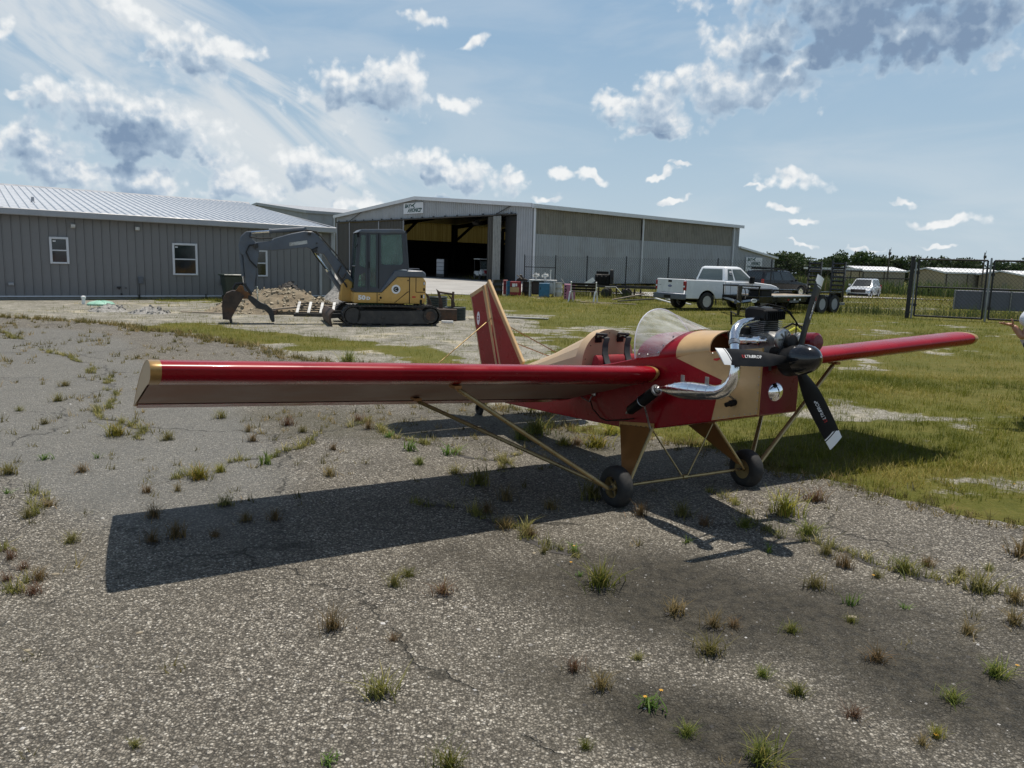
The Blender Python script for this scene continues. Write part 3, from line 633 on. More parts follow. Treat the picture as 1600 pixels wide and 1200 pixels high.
# ---- corrugated sheet helper
def corr(q, p0, dirv, nrm, L, z0, ztop, pitch=.3, depth=.04):
    """trapezoid-ribbed sheet standing along dirv from p0; ztop is a function of the distance along"""
    p0 = Vector(p0); dv = Vector(dirv); nv = Vector(nrm); xs = []
    k = int(L/pitch)
    for i in range(k+1):
        for f_, d_ in ((0, 0), (.62, 0), (.70, 1), (.92, 1)):
            x = (i+f_)*pitch
            if x <= L: xs.append((x, d_*depth))
    xs.append((L, 0)); vs = []
    for x, d_ in xs:
        p = p0+dv*x+nv*d_
        vs += [(p.x, p.y, z0 if not callable(z0) else z0(x)), (p.x, p.y, ztop(x) if callable(ztop) else ztop)]
    q.add(vs, [(2*i, 2*i+2, 2*i+3, 2*i+1) for i in range(len(xs)-1)])

def P2(o, u, s, n=None, h=0): return Vector((o[0]+u[0]*s+(n[0]*h if n else 0), o[1]+u[1]*s+(n[1]*h if n else 0), 0))
HR = Vector((1.2, 61.8, 0)); HU = Vector((-.61436, .78903, 0)); HV = Vector((.68509, .72845, 0))
NF = Vector((-.78903, -.61436, 0)); NS = Vector((.72845, -.68509, 0))      # outward normals of the front and of the long side
FW, SL = 33.6, 32.4
hz = lambda u_: 5.9+(7.15-5.9)*(1-abs(u_-FW/2)/(FW/2))
hg = thing('hangar', 'large open hangar with a white sign on its gable and dark inside', 'hangar', HR)
def H(p): return Vector(p)          # local frame of the hangar keeps world directions
def hp(u_, v_, z=0): p = HU*u_+HV*v_; return (p.x, p.y, z)
q = B(); corr(q, hp(0, 0), HU, NF, 1.9, 0, hz); corr(q, hp(1.9, 0), HU, NF, FW-1.9, 5.28, lambda x: hz(x+1.9)); q.build('gable_wall', 'hangarmetal', hg, smooth=0)
q = B(); corr(q, hp(19.2, 0), HU, NF, FW-19.2, 0, 5.2, .3, .05); q.build('sliding_door_bay', 'doorbrown', hg, smooth=0)
q = B()
for u_ in (19.15, 24.0, 30.4, 33.4): p = Vector(hp(u_, 0))+NF*.1; q.tube([p, p+Vector((0, 0, 5.25))], .06, 6)
q.build('door_edge', 'trimgrey', hg)
q = B(); corr(q, hp(4.75, .0), HU, NF, .95, 0, 5.2, .25, .05); q.build('sliding_door_bay', 'doorbrown', hg, smooth=0)
q = B(); a = Vector(hp(4.62, 0))+NF*.25; c = Vector(hp(3.5, 0))+NF*.32; dv = (c-a).normalized(); corr(q, a, dv, dv.cross(Vector((0, 0, 1))), (c-a).length, .05, 5.2, .22, .05); o = q.build('sliding_door_bay', 'galv', hg, smooth=0); o['label'] = 'bare metal door leaf folded outward'
q = B()
for z in (4.75, 3.45, 1.75):
    q.tube([a+dv.cross(Vector((0, 0, 1)))*-.06+Vector((0, 0, z)), c+dv.cross(Vector((0, 0, 1)))*-.06+Vector((0, 0, z))], .05, 5)
q.build('door_brace', 'darksteel', hg)
q = B(); q.box(Vector(hp(2.75, .35))+Vector((0, 0, 2.6)), (1.9, .08, 5.2), Matrix.Rotation(math.atan2(HU.y, HU.x), 3, 'Z')); o = q.build('sliding_door_bay', 'inner', hg, smooth=0)  # dark sheet across the open gap, standing in for the unlit interior
q = B(); a = Vector(hp(1.9, 0, 5.3))+NF*.14; c = Vector(hp(33.5, 0, 5.3))+NF*.14; q.tube([a, c], .07, 6)
for u_ in np.arange(2.5, 33, 1.9): p = Vector(hp(u_, 0, 5.38))+NF*.1; q.box(p, (.12, .12, .16))
q.build('door_rail', 'darksteel', hg)
q = B()
for u_ in (30.5, 4.6): p = Vector(hp(u_, 0, 5.3))+NF*.16; q.tube([p, Vector(hp(u_-2.8, 0, 6.2))+NF*.12], .035, 5); q.tube([p, Vector(hp(u_-2.2, 0, 5.35))+NF*.5], .035, 5)
q.build('rail_stay', 'darksteel', hg)
# long side wall, upper translucent band in two bays
q = B(); corr(q, hp(0, 0), HV, NS, SL, 0, 3.82); corr(q, hp(0, 0), HV, NS, .44, 3.82, 5.8); corr(q, hp(0, 30.95), HV, NS, SL-30.95, 3.82, 5.8); q.build('side_wall', 'hangarmetal', hg, smooth=0)
for a_, L in ((.44, 14.0), (14.6, 16.35)):
    q = B(); corr(q, hp(0, a_), HV, NS, L, 3.8, 5.75); q.build('fibreglass_panel', 'fibre', hg, smooth=0)
for v_ in (.12, 14.52, 31.0):
    q = B(); p = Vector(hp(0, v_))+NS*.16; q.tube([p+Vector((0, 0, .1)), p+Vector((0, 0, 5.35)), p-NS*.02+Vector((0, 0, 5.75))], .085, 8); q.build('downspout', 'trimwhite', hg)
# far side wall: blank with a translucent band, seen from inside through the doorway
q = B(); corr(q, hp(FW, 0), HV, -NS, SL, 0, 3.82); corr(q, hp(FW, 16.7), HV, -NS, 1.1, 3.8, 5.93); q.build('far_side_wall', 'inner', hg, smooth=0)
for a_, L in ((.3, 16.4), (17.8, 14.4)):
    q = B(); corr(q, hp(FW, a_), HV, -NS, L, 3.8, 5.93); q.build('translucent_panel', 'translucent', hg, smooth=0)
q = B()
for v_ in (8.5, 17.2, 25.5):
    for u_, s_ in ((FW-.3, -1), (.3, 1)):
        p = Vector(hp(u_, v_)); q.tube([p, p+Vector((0, 0, 5.5))], .22, 4); q.tube([p+Vector((0, 0, 3.9)), Vector(hp(u_+s_*4.2, v_, 6.0))], .2, 4)
    q.tube([hp(.3, v_, 5.6), hp(FW/2, v_, 6.8), hp(FW-.3, v_, 5.6)], .24, 4)
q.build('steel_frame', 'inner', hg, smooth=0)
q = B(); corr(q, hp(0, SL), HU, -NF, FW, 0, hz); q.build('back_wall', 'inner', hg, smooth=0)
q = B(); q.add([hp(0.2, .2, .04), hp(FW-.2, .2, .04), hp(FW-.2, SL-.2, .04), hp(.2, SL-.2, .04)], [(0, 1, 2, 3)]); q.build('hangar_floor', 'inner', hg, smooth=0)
for a_, c_ in ((-.25, FW/2), (FW/2, FW+.25)):
    q = B(); za = hz(max(0, min(FW, a_)))+.12; zc = hz(max(0, min(FW, c_)))+.12
    q.add([hp(a_, -.35, za), hp(c_, -.35, zc), hp(c_, SL+.2, zc), hp(a_, SL+.2, za), hp(a_, -.35, za-.1), hp(c_, -.35, zc-.1), hp(c_, SL+.2, zc-.1), hp(a_, SL+.2, za-.1)], [(0, 1, 2, 3), (4, 7, 6, 5), (0, 4, 5, 1), (1, 5, 6, 2), (2, 6, 7, 3), (3, 7, 4, 0)])
    q.build('roof_slope', 'roofmetal', hg, smooth=0)
    q = B(); q.add([hp(a_, -.38, za+.03), hp(c_, -.38, zc+.03), hp(c_, -.38, zc-.27), hp(a_, -.38, za-.27), hp(a_, -.30, za+.03), hp(c_, -.30, zc+.03), hp(c_, -.30, zc-.27), hp(a_, -.30, za-.27)], [(0, 1, 2, 3), (4, 7, 6, 5), (0, 4, 5, 1), (3, 2, 6, 7), (0, 3, 7, 4), (1, 5, 6, 2)])
    q.build('rake_trim', 'trimwhite', hg, smooth=0)
q = B(); p0 = Vector(hp(-.3, -.35, 5.9)); q.add([p0+Vector((0, 0, z))+NS*o_+HV*s_ for s_ in (0, SL+.6) for z, o_ in ((-.2, 0), (.1, 0), (.1, .14), (-.2, .14))], [(0, 1, 5, 4), (1, 2, 6, 5), (2, 3, 7, 6), (3, 0, 4, 7), (0, 3, 2, 1), (4, 5, 6, 7)]); q.build('eave_gutter', 'trimwhite', hg, smooth=0)
q = B(); q.lathe([(.35, .0), (.5, .25), (.2, .5)], 10, hp(13.5, 5, 4.9)); q.build('hanging_lamp', 'darksteel', hg)
def sign_board(parent, name, o, xdir, nrm, w, h, lines, plane_at):
    yv = Vector((0, 0, 1)); q = B(); o = Vector(o)
    q.box(o, (w, .05, h), Matrix.Rotation(math.atan2(xdir.y, xdir.x), 3, 'Z')); bd = q.build(name, 'dirtywhite' if False else 'trimwhite', parent, smooth=0)
    f = o+nrm*.03
    for s_, dx, dy, size, mat, shear, sx in lines:
        text('lettering', s_, mat, size, bd, frame(f+xdir*dx+yv*dy, xdir, yv), shear, .002, 'CENTER', sx, .022)
    px, py, k = plane_at      # little flying-plane emblem beside the first word
    e = B(); fn = lambda a, b_, h_: f+xdir*(px+a*k)+yv*(py+b_*k)+nrm*h_
    e.prism([(-.55, .22), (-.3, .05), (-.05, .10), (.45, .30), (.62, .26), (.15, -.02), (.5, -.30), (.36, -.33), (-.05, -.08), (-.3, -.08), (-.52, -.22), (-.42, .0)], .001, .004, fn)
    e.build('plane_emblem', 'inkgreen', bd, smooth=0)
sign_board(hg, 'sign_board', Vector(hp(17.35, 0, 6.27))+NF*.1, -HU, NF, 3.5, .98, [('BAY', -1.05, .2, .46, 'inkgreen', .35, 1.15), ('AVIONICS', .15, -.21, .50, 'inkgreen', .35, 1.0), ('INC', 1.42, -.1, .13, 'inkgreen', .3, 1)], (-.05, .24, .75))
# lean-to at the far end, with its own sign
lt = thing('lean_to', 'low corrugated lean-to with a white sign at the end of the hangar', 'lean-to', HR)
lz = lambda x: 3.80-.108*x
q = B(); corr(q, hp(0, SL+.05), HV, NS, 8.6, -.6, lz); q.build('lean_to_wall', 'hangarmetal', lt, smooth=0)
q = B(); corr(q, hp(.0, SL+8.65), HU, -NF, 12, -.6, lz(8.6)); q.build('end_wall', 'hangarmetal', lt, smooth=0)
e0 = Vector(hp(-.3, SL+.05)); e1 = Vector(hp(-.3, SL+9.0)); e2 = Vector(hp(12, SL+9.0)); e3 = Vector(hp(12, SL+.05)); k0 = Vector((0, 0, 3.86)); k1 = Vector((0, 0, lz(8.9)+.06)); dz = Vector((0, 0, -.2))
q = B(); q.add([e0+k0, e1+k1, e2+k1, e3+k0, e0+k0+dz, e1+k1+dz, e2+k1+dz, e3+k0+dz], [(0, 1, 2, 3), (4, 7, 6, 5), (0, 4, 5, 1), (1, 5, 6, 2), (2, 6, 7, 3), (3, 7, 4, 0)]); q.build('roof_slope', 'trimwhite', lt, smooth=0)
sign_board(lt, 'sign_board', Vector(hp(0, SL+3.5, 2.02))+NS*.12, HV, NS, 3.7, 1.5, [('BAY', -1.1, .5, .44, 'inkgreen', .35, 1.15), ('AVIONICS', .3, .07, .46, 'inkgreen', .35, 1.0), ], (-.1, .53, .75))
bd = [c for c in lt.children if c.name.startswith('sign_board')][0]; q = B(); c0_ = Vector(hp(0, SL+3.5, 2.02))+NS*.152
for k in range(15): a_ = -1.6+k*.225; q.add([c0_+HV*(a_+dx)+Vector((0, 0, -.34+dz)) for dx, dz in ((0, 0), (.13+.05*(k % 3), .0), (.15, .19-.05*(k % 2)), (.02, .21))], [(0, 1, 2, 3)])
q.build('small_print', 'inkgreen', bd, smooth=0)
# second hangar, mostly hidden between the two
h2 = thing('hangar', 'grey hangar roof and brown side showing behind the low building', 'hangar', (-26.4, 103, 0))
hz2 = lambda u_: 7.15+1.6*(1-abs(u_-16.8)/16.8)
q = B(); corr(q, (0, 0, 0), HU, NF, 33.6, 0, hz2); q.build('gable_wall', 'hangarmetal', h2, smooth=0)
q = B(); q.box(Vector(hp(5, -.05, 5.6)), (6, .1, .3), Matrix.Rotation(math.atan2(HU.y, HU.x), 3, 'Z')); q.build('door_rail', 'darksteel', h2, smooth=0)
q = B(); corr(q, (0, 0, 0), HV, NS, 4, 0, 7.05); q.build('side_wall', 'hangarmetal', h2, smooth=0)
q = B(); corr(q, hp(0, 4), HV, NS, 24, 0, 7.05); q.build('fibreglass_panel', 'fibre', h2, smooth=0)
q = B(); p = Vector(hp(0, 3.9))+NS*.12; q.tube([p, p+Vector((0, 0, 6.9))], .1, 6); q.build('downspout', 'trimwhite', h2)
for a_, c_ in ((-.3, 16.8), (16.8, 33.9)):
    za = hz2(max(0, min(33.6, a_)))+.15; zc = hz2(max(0, min(33.6, c_)))+.15
    q = B(); q.add([hp(a_, -.35, za), hp(c_, -.35, zc), hp(c_, 28, zc), hp(a_, 28, za), hp(a_, -.35, za-.35), hp(c_, -.35, zc-.35), hp(c_, 28, zc-.35), hp(a_, 28, za-.35)], [(0, 1, 2, 3), (4, 7, 6, 5), (0, 4, 5, 1), (1, 5, 6, 2), (2, 6, 7, 3), (3, 7, 4, 0)]); q.build('roof_slope', 'trimgrey', h2, smooth=0)

# ---- things inside and before the hangar mouth
t_ = thing('tool_cabinet', 'pale shelf cabinet standing inside the dark hangar', 'cabinet', (-6.7, 74.0, 0), R(-30))
for i in range(4):
    q = B(); q.span((-.4, -.3, .35+i*.34), (.4, .3, .66+i*.34)); q.build('drawer', 'trimgrey', t_, bevel=.02)
q = B(); q.span((-.43, -.27, .1), (.43, .33, 1.72)); q.build('case', 'drumblack', t_, smooth=0)
q = B()
for x in (-.35, .35): q.tube([(x, -.2, 0), (x, -.2, .12)], .06, 8)
q.build('caster', 'rubber', t_)
t_ = thing('golf_cart', 'small white and red golf cart parked inside the hangar door', 'golf cart', (-2.75, 70.6, 0), R(-70))
q = B(); q.prism([(-1.1, .35), (1.0, .35), (1.15, .6), (.75, .95), (.3, .55), (-.1, .55), (-.2, .75), (-1.1, .75)], -.55, .55, lambda a, z, h: (a, h, z)); q.build('body', 'dirtywhite', t_, bevel=.04)
q = B(); q.span((1.0, -.3, .55), (1.16, .3, .85)); q.build('front_panel', 'drumred', t_, bevel=.03)
q = B(); q.span((-1.1, -.6, 1.75), (.75, .6, 1.83)); q.build('canopy', 'dirtywhite', t_, bevel=.03)
q = B()
for x in (-1.0, .6):
    for y in (-.52, .52): q.tube([(x+(.2 if x > 0 else 0), y, .7), (x, y, 1.76)], .025, 6)
q.build('canopy_post', 'darksteel', t_)
q = B(); q.span((.72, -.5, .95), (.76, .5, 1.6)); q.build('windscreen', 'carglass', t_, smooth=0)
for x in (-.75, .75):
    for y in (-.52, .52):
        q = B(); q.lathe([(.1, -.09), (.24, -.09), (.26, 0), (.24, .09), (.1, .09)], 14, (x, y, .26), (0, 1, 0)); q.build('wheel', 'rubber', t_)

# ---- chain link fence along the hangar, and the double gate
FA = Vector((.52, 45.08, 0)); FB = Vector((14.9, 30.4, 0)); fd = (FB-FA).normalized(); FLEN = (FB-FA).length
fence = thing('chain_link_fence', 'black chain link fence along the grey hangar side', 'fence', FA, math.atan2(fd.y, fd.x))
POST = [0, 2.35, 4.57, 7.1, 9.6, 12.25, 14.85, 17.5]
for i, s in enumerate(POST):
    q = B(); q.lathe([(.032, 0), (.032, 2.06), (.02, 2.1)], 8, (s, 0, 0)); q.build('post', 'fence', fence)
def weave(q, L, h, z0, pitch=.135, r=.0042, barb=True, y=0):
    k = int((L+h)/pitch)+1
    for sgn in (1, -1):
        for i in range(k+1):
            c = i*pitch-(h if sgn > 0 else 0)
            a, b_ = (c, 0), (c+h, h)
            if sgn < 0: a, b_ = (c-0, 0), (c-h, h)
            x0, zz0, x1, zz1 = a[0], a[1], b_[0], b_[1]
            if max(x0, x1) < 0 or min(x0, x1) > L: continue
            def clip(x0, z0_, x1, z1_):
                if x0 < 0: f_ = -x0/(x1-x0); z0_ += f_*(z1_-z0_); x0 = 0
                if x0 > L: f_ = (L-x0)/(x1-x0); z0_ += f_*(z1_-z0_); x0 = L
                return x0, z0_
            p = clip(x0, zz0, x1, zz1); p2 = clip(x1, zz1, x0, zz0)
            e = .03 if (barb and p2[1] > h-.001) else 0
            q.tube([(p[0], y+sgn*.004, z0+p[1]), (p2[0]+sgn*e, y+sgn*.004, z0+p2[1]+e)], r, 3, cap=False)
q = B(); weave(q, FLEN, 1.98, .03); o = q.build('wire_mesh', 'fence', fence, smooth=0); o['kind'] = 'stuff'
q = B(); q.tube([(0, 0, 1.42), (2.35, 0, 1.42)], .024, 6); q.build('rail', 'fence', fence)
q = B(); q.tube([(17.5, 0, 1.42), (FLEN, 0, 1.46)], .024, 6); q.build('rail', 'fence', fence)
q = B(); q.tube([(FLEN-.02, 0, 0), (FLEN+.02, -.02, 2.3)], .075, 10); o = q.build('end_post', 'fence', fence); o['label'] = 'thick black end post beside the gate'
q = B()
for z in np.arange(.2, 2.2, .3): q.tube([(FLEN, 0, z), (FLEN, 0, z+.04)], .092, 10)
q.build('band', 'darksteel', o)
GA = Vector((15.08, 30.28, 0)); GD = Vector((2.0, -1.02, 0)).normalized()
def gate(o, L, label, hinge_left=True):
    g_ = thing('fence_gate', label, 'gate', o, math.atan2(GD.y, GD.x), 'the two leaves of the black wire gate')
    q = B(); rr = .034
    q.tube([(0, 0, .1), (0, 0, 2.2)], rr, 8); q.build('stile', 'fence', g_); q = B(); q.tube([(L, 0, .1), (L, 0, 2.2)], rr, 8); q.build('stile', 'fence', g_)
    for z in (.1, 1.18, 2.2): q = B(); q.tube([(0, 0, z), (L, 0, z)], rr if z != 1.18 else .03, 8); q.build('rail', 'fence', g_)
    q = B(); weave(q, L, 2.08, .11); w = q.build('wire_mesh', 'fence', g_, smooth=0); w['kind'] = 'stuff'
    q = B()
    for z in (.5, 1.7): q.box((0 if hinge_left else L, .03, z), (.12, .06, .1))
    q.build('hinge', 'darksteel', g_)
    return g_
gate(GA, 2.22, 'black wire gate leaf between the thick end post and the grey post')
gate(GA+GD*2.42, 2.22, 'black wire gate leaf nearest the man in the white shirt')
q = B(); q.lathe([(.036, 0), (.036, 2.26), (.025, 2.3)], 10, GA+GD*2.32); tag(q.build('gate_post', 'galv'), 'bare grey metal post between the two gate leaves', 'post')
q = B(); q.lathe([(.033, 0), (.033, 2.05), (.02, 2.1)], 10, GA-GD*.09); tag(q.build('gate_post', 'galv'), 'bare grey metal post where the gate hangs beside the fence end', 'post')

# ---- far field: tan hangars, shelter, poles, trees
def tan_hangar(label, x, y, w, L, ang, eave, ridge, zb):
    o = thing('tan_hangar', label, 'hangar', (x, y, zb), R(ang), 'tan hangars beyond the road')
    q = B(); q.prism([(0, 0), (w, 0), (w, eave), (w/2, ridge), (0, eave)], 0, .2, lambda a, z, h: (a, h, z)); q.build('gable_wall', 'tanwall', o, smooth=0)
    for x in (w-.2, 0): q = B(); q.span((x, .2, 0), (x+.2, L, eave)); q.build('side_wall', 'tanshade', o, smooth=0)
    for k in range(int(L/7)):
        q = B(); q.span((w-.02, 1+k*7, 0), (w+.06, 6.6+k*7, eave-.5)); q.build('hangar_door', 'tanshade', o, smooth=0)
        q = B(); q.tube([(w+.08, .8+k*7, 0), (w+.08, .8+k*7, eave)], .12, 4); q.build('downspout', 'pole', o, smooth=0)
    q = B(); q.span((w*.55, -.05, 0), (w*.55+1.0, .05, 2.1)); q.build('door', 'tanshade', o, smooth=0)
    for a, c, za, zc in ((-.4, w/2, eave-.1, ridge+.1), (w/2, w+.4, ridge+.1, eave-.1)):
        q = B(); q.add([(a, -.4, za), (c, -.4, zc), (c, L+.4, zc), (a, L+.4, za), (a, -.4, za+.3), (c, -.4, zc+.3), (c, L+.4, zc+.3), (a, L+.4, za+.3)], [(0, 3, 2, 1), (4, 5, 6, 7), (0, 1, 5, 4), (1, 2, 6, 5), (2, 3, 7, 6), (3, 0, 4, 7)]); q.build('roof_slope', 'whiteroof', o, smooth=0)
    return o
tan_hangar('tan hangar with a white roof right above the silver car', 69.5, 176, 6.5, 15, -60, 3.3, 3.9, -1.75)
tan_hangar('tan hangar framed by the gate leaf next to the end post', 80.3, 165, 7.5, 22, -60, 3.55, 4.15, -1.95)
tan_hangar('tan hangar behind the gate leaf nearest the man', 93.5, 163, 8.5, 24, -60, 3.5, 4.1, -2.1)
sh = thing('open_shelter', 'open shelter with a flat white roof before the tree line', 'shelter', (44.5, 121, -1.0), R(-8))
q = B(); q.span((-.3, -.3, 2.65), (7.0, 5, 2.95)); q.build('roof', 'whiteroof', sh, smooth=0)
q = B(); q.span((-.3, -.34, 2.45), (7.0, -.3, 2.66)); q.build('fascia', 'pole', sh, smooth=0)
for x in (0, 2.2, 4.5, 6.7):
    for y in (0, 4.7): q = B(); q.tube([(x, y, 0), (x, y, 2.7)], .09, 5); q.build('post', 'pole', sh)
q = B(); q.span((1.2, 1, 0), (3.6, 3.6, 1.3)); q.prism([(4.4, 0), (6.2, 0), (6.2, 1.0), (5.2, 1.5), (4.4, 1.1)], 1, 3, lambda a, z, h: (a, h, z)); tag(q.build('crate_stack', 'bluegrey', smooth=0, loc=(44.5, 121, -1.0)), 'grey crates stored under the flat white shelter roof', 'crates')
for (x, y, h_, lab) in ((70, 152, 7.2, 'tall bare utility pole above the silver car'), (85.5, 148, 7.3, 'bare utility pole seen through the gate leaf by the end post')):
    zb = gzf(x, y); q = B(); q.tube([(0, 0, 0), (0, 0, h_)], [.17, .11], 7); o = q.build('utility_pole', 'pole', loc=(x, y, zb)); tag(o, lab, 'pole', 'utility poles beyond the road')
    k = B(); k.box((0, -.12, h_-.8), (.5, .1, .5)); k.tube([(.2, 0, h_-.2), (.2, 0, h_+.35)], .03, 4); k.build('transformer', 'pole', o)
# grey panel stacks behind the gate
for (x, y, w, h_, lab) in ((21.9, 36.6, 3.4, .95, 'large blue grey panel wall low behind the gate beside the man'), (50.3, 84.5, 2.7, 1.25, 'small blue grey block standing beyond the road through the gate'), (55.2, 82, 4, 1.25, 'blue grey block beyond the road at the picture edge')):
    zb = gzf(x, y); o = thing('panel_stack', lab, 'panels', (x, y, zb), R(-18), 'blue grey panels behind the gate'); k = int(round(w/1.32))
    for i in range(k):
        q = B(); q.span((i*w/k+.02-w/2, 0, .08), ((i+1)*w/k-.02-w/2, .35, h_)); q.build('panel', 'bluegrey', o, bevel=.02)
    q = B()
    for i in range(k+1): q.tube([(i*w/k-w/2, -.03, 0), (i*w/k-w/2, -.03, h_+.03)], .025, 5)
    q.build('upright', 'galv', o)

# trees along the horizon, each its own crown and trunk
def crown_mesh(sd, w, h):
    r_ = np.random.RandomState(sd); nb = 9
    cs = np.stack([r_.uniform(-.5, .5, nb)*w*.75, r_.uniform(-.5, .5, nb)*w*.75, r_.uniform(.22, .80, nb)*h], 1); cs[0] = (0, 0, h*.72); rs = r_.uniform(.20, .34, nb)*w
    n = 1500; k = r_.randint(0, nb, n); d = r_.normal(size=(n, 3)); d /= np.linalg.norm(d, axis=1)[:, None]
    p = cs[k]+d*(rs[k]*r_.uniform(.55, 1.08, n)**.5)[:, None]*np.array([1, 1, .85]); p[:, 2] = np.maximum(p[:, 2], .04*h)
    a = r_.normal(size=(n, 3)); a /= np.linalg.norm(a, axis=1)[:, None]; b_ = np.cross(a, d); b_ /= np.linalg.norm(b_, axis=1)[:, None]+1e-9
    s = r_.uniform(.16, .36, n)[:, None]*w/6.5
    P = np.stack([p-a*s-b_*s*.6, p+a*s-b_*s*.5, p+a*s*.8+b_*s*.7, p-a*s*.7+b_*s*.6], 1).reshape(-1, 3)
    me = raw_mesh('crown', P, np.arange(n*4).reshape(n, 4), 'leaf', smooth=False)
    tone = np.clip(.45+r_.normal(0, .22, n), 0, 1); point_attr(me, 'tone', np.repeat(tone, 4)); return me
CR = [crown_mesh(50+i, 6.6, 8.0) for i in range(5)]
tq = B(); tq.tube([(0, 0, -.3), (.1, 0, 2.2), (-.1, .1, 5.5)], [.28, .2, .08], 6); tq.tube([(.05, 0, 2), (1.3, .4, 4.6)], [.12, .04], 5); tq.tube([(.05, 0, 2.4), (-1.2, -.3, 5)], [.12, .04], 5)
trunk0 = tq.build('trunk', 'bark'); tme = trunk0.data; bpy.data.objects.remove(trunk0)
TREES = []
x = 62.
while x < 196:
    f_ = (x-62)/134; y = 236+rnd.uniform(-8, 8)+22*f_
    TREES.append((x, y, 1.0)); x += rnd.uniform(2.9, 4.0)
x = 64.
while x < 200: TREES.append((x, 262+rnd.uniform(-6, 6)+20*(x-62)/134, 1.05)); x += rnd.uniform(4, 6)
for i, (x, y, s) in enumerate(TREES):
    px = x/y; top = rnd.uniform(6.0, 7.3)+(1.1 if .395 < px < .44 else 0)+(.6 if .33 < px < .35 else 0)-(1.3 if .36 < px < .385 else 0); hgt = (top-gzf(x, y))/8.6
    o = thing('broadleaf_tree', 'dark green broadleaf tree in the line along the horizon', 'tree', (x, y, gzf(x, y)-.1), rnd.uniform(0, 6.28), 'trees along the horizon')
    c = link('crown', CR[i % 5], o); k = rnd.uniform(.9, 1.15); c.scale = (k, k, hgt*1.02); c.location = (0, 0, .3)
    t_ = link('trunk', tme, o); t_.scale = (1, 1, hgt)


# ================================================================ THE EXCAVATOR
ER = math.atan2(.31525, .94901)
ex = thing('mini_excavator', 'yellow and grey mini excavator with its bucket lowered by a dirt pile', 'excavator', (-4.218, 20.067, 0), ER)
XZ = lambda a, z, h: (a, h, z)
def stadium(s0, s1, zc, r, n=10, dz=0):
    return [(s1-r+r*math.cos(t), zc+r*math.sin(t)) for t in np.linspace(-math.pi/2, math.pi/2, n)]+[(s0+r+r*math.cos(t), zc+r*math.sin(t)) for t in np.linspace(math.pi/2, 3*math.pi/2, n)]
for y0 in (0, 1.5):
    outer = stadium(-.07, 2.44, .265, .262); inner = stadium(-.035, 2.405, .265, .225); n = len(outer)
    q = B(); vs = []
    for pl, y in ((outer, y0), (outer, y0+.4), (inner, y0+.4), (inner, y0)): vs += [(a, y, z) for a, z in pl]
    fs = [(k*n+i, k*n+(i+1) % n, ((k+1) % 4)*n+(i+1) % n, ((k+1) % 4)*n+i) for k in range(4) for i in range(n)]
    q.add(vs, fs)
    tr = q.build('track', 'track', ex)
    # lugs all round the belt
    per = []
    for i in range(n):
        a = Vector((outer[i][0], outer[i][1])); c = Vector((outer[(i+1) % n][0], outer[(i+1) % n][1])); L = (c-a).length
        for j in range(max(1, int(L/.085))): per.append((a+(c-a)*((j+.5)/max(1, int(L/.085))), math.atan2((c-a).y, (c-a).x)))
    q = B()
    for p, ang in per: q.box((p.x, y0+.2, p.y), (.045, .41, .03), Matrix.Rotation(-ang, 3, 'Y'))
    lg = q.build('track_lugs', 'track', tr, smooth=0)
    q = B(); q.prism([(.28, .06), (2.1, .06), (2.05, .40), (.33, .40)], y0+.03, y0+.36, XZ); q.span((.9, y0+.015, .2), (1.0, y0+.03, .29)); q.build('track_frame', 'darksteel', tr, bevel=.015)
    q = B(); q.lathe([(.02, -.02), (.19, -.02), (.21, .06), (.21, .34), (.02, .34)], 18, (2.17, y0+.02, .27), (0, 1, 0)); q.build('drive_sprocket', 'track', tr)
    q = B(); q.lathe([(.02, -.015), (.12, -.015), (.12, 0)], 16, (2.17, y0+.005, .27), (0, 1, 0)); q.build('hub', 'rust', tr)
    q = B(); q.lathe([(.02, 0), (.2, 0), (.2, .33), (.02, .33)], 16, (.19, y0+.03, .27), (0, 1, 0)); q.build('idler', 'darksteel', tr)
    q = B()
    for s in (.6, .95, 1.3, 1.65): q.lathe([(.02, 0), (.08, 0), (.08, .3), (.02, .3)], 12, (s, y0+.04, .1), (0, 1, 0))
    q.build('roller', 'darksteel', tr)
q = B(); q.span((.5, .35, .22), (1.9, 1.55, .44)); q.lathe([(.5, .44), (.5, .56)], 24, (1.15, .95, 0)); q.build('undercarriage', 'darksteel', ex, bevel=.02)
q = B(); q.span((.35, .3, .50), (1.0, .42, .56)); q.build('frame_rail', 'green_paint', ex)
# house: yellow body, slate hood
q = B(); q.prism([(.22, .585), (.22, .85), (.93, .85), (1.32, 1.25), (2.0, 1.25), (2.07, 1.15), (2.07, .62), (1.98, .57)], .13, 1.82, XZ); house = q.build('house', 'yellow', ex, bevel=.03, seg=2)
q = B(); q.prism([(.86, .855), (1.26, 1.42), (1.98, 1.42), (2.06, 1.36), (2.06, 1.255), (1.325, 1.255), (.925, .855)], .12, 1.83, XZ); q.build('hood', 'slate', ex, bevel=.02)
q = B(); q.tube([(1.6, .2, 1.42), (1.6, .2, 1.47), (1.9, .2, 1.47), (1.9, .2, 1.42)], .012, 6); q.build('hand_rail', 'slate', ex)
q = B()
q.span((1.63, .124, .58), (1.65, .131, 1.25)); q.span((1.80, .124, .87), (1.815, .131, 1.24)); q.span((1.815, .124, .865), (2.05, .131, .88)); q.span((.80, .124, .59), (.815, .131, .84))
q.prism([(1.24, .59), (1.255, .59), (1.60, .87), (1.63, .87), (1.63, .885), (1.59, .885)], .124, .131, XZ)
q.build('panel_gap', 'black', house, smooth=0)
q = B(); q.span((1.71, .122, .73), (1.80, .131, .765)); q.build('reflector', 'inkred', house, smooth=0)
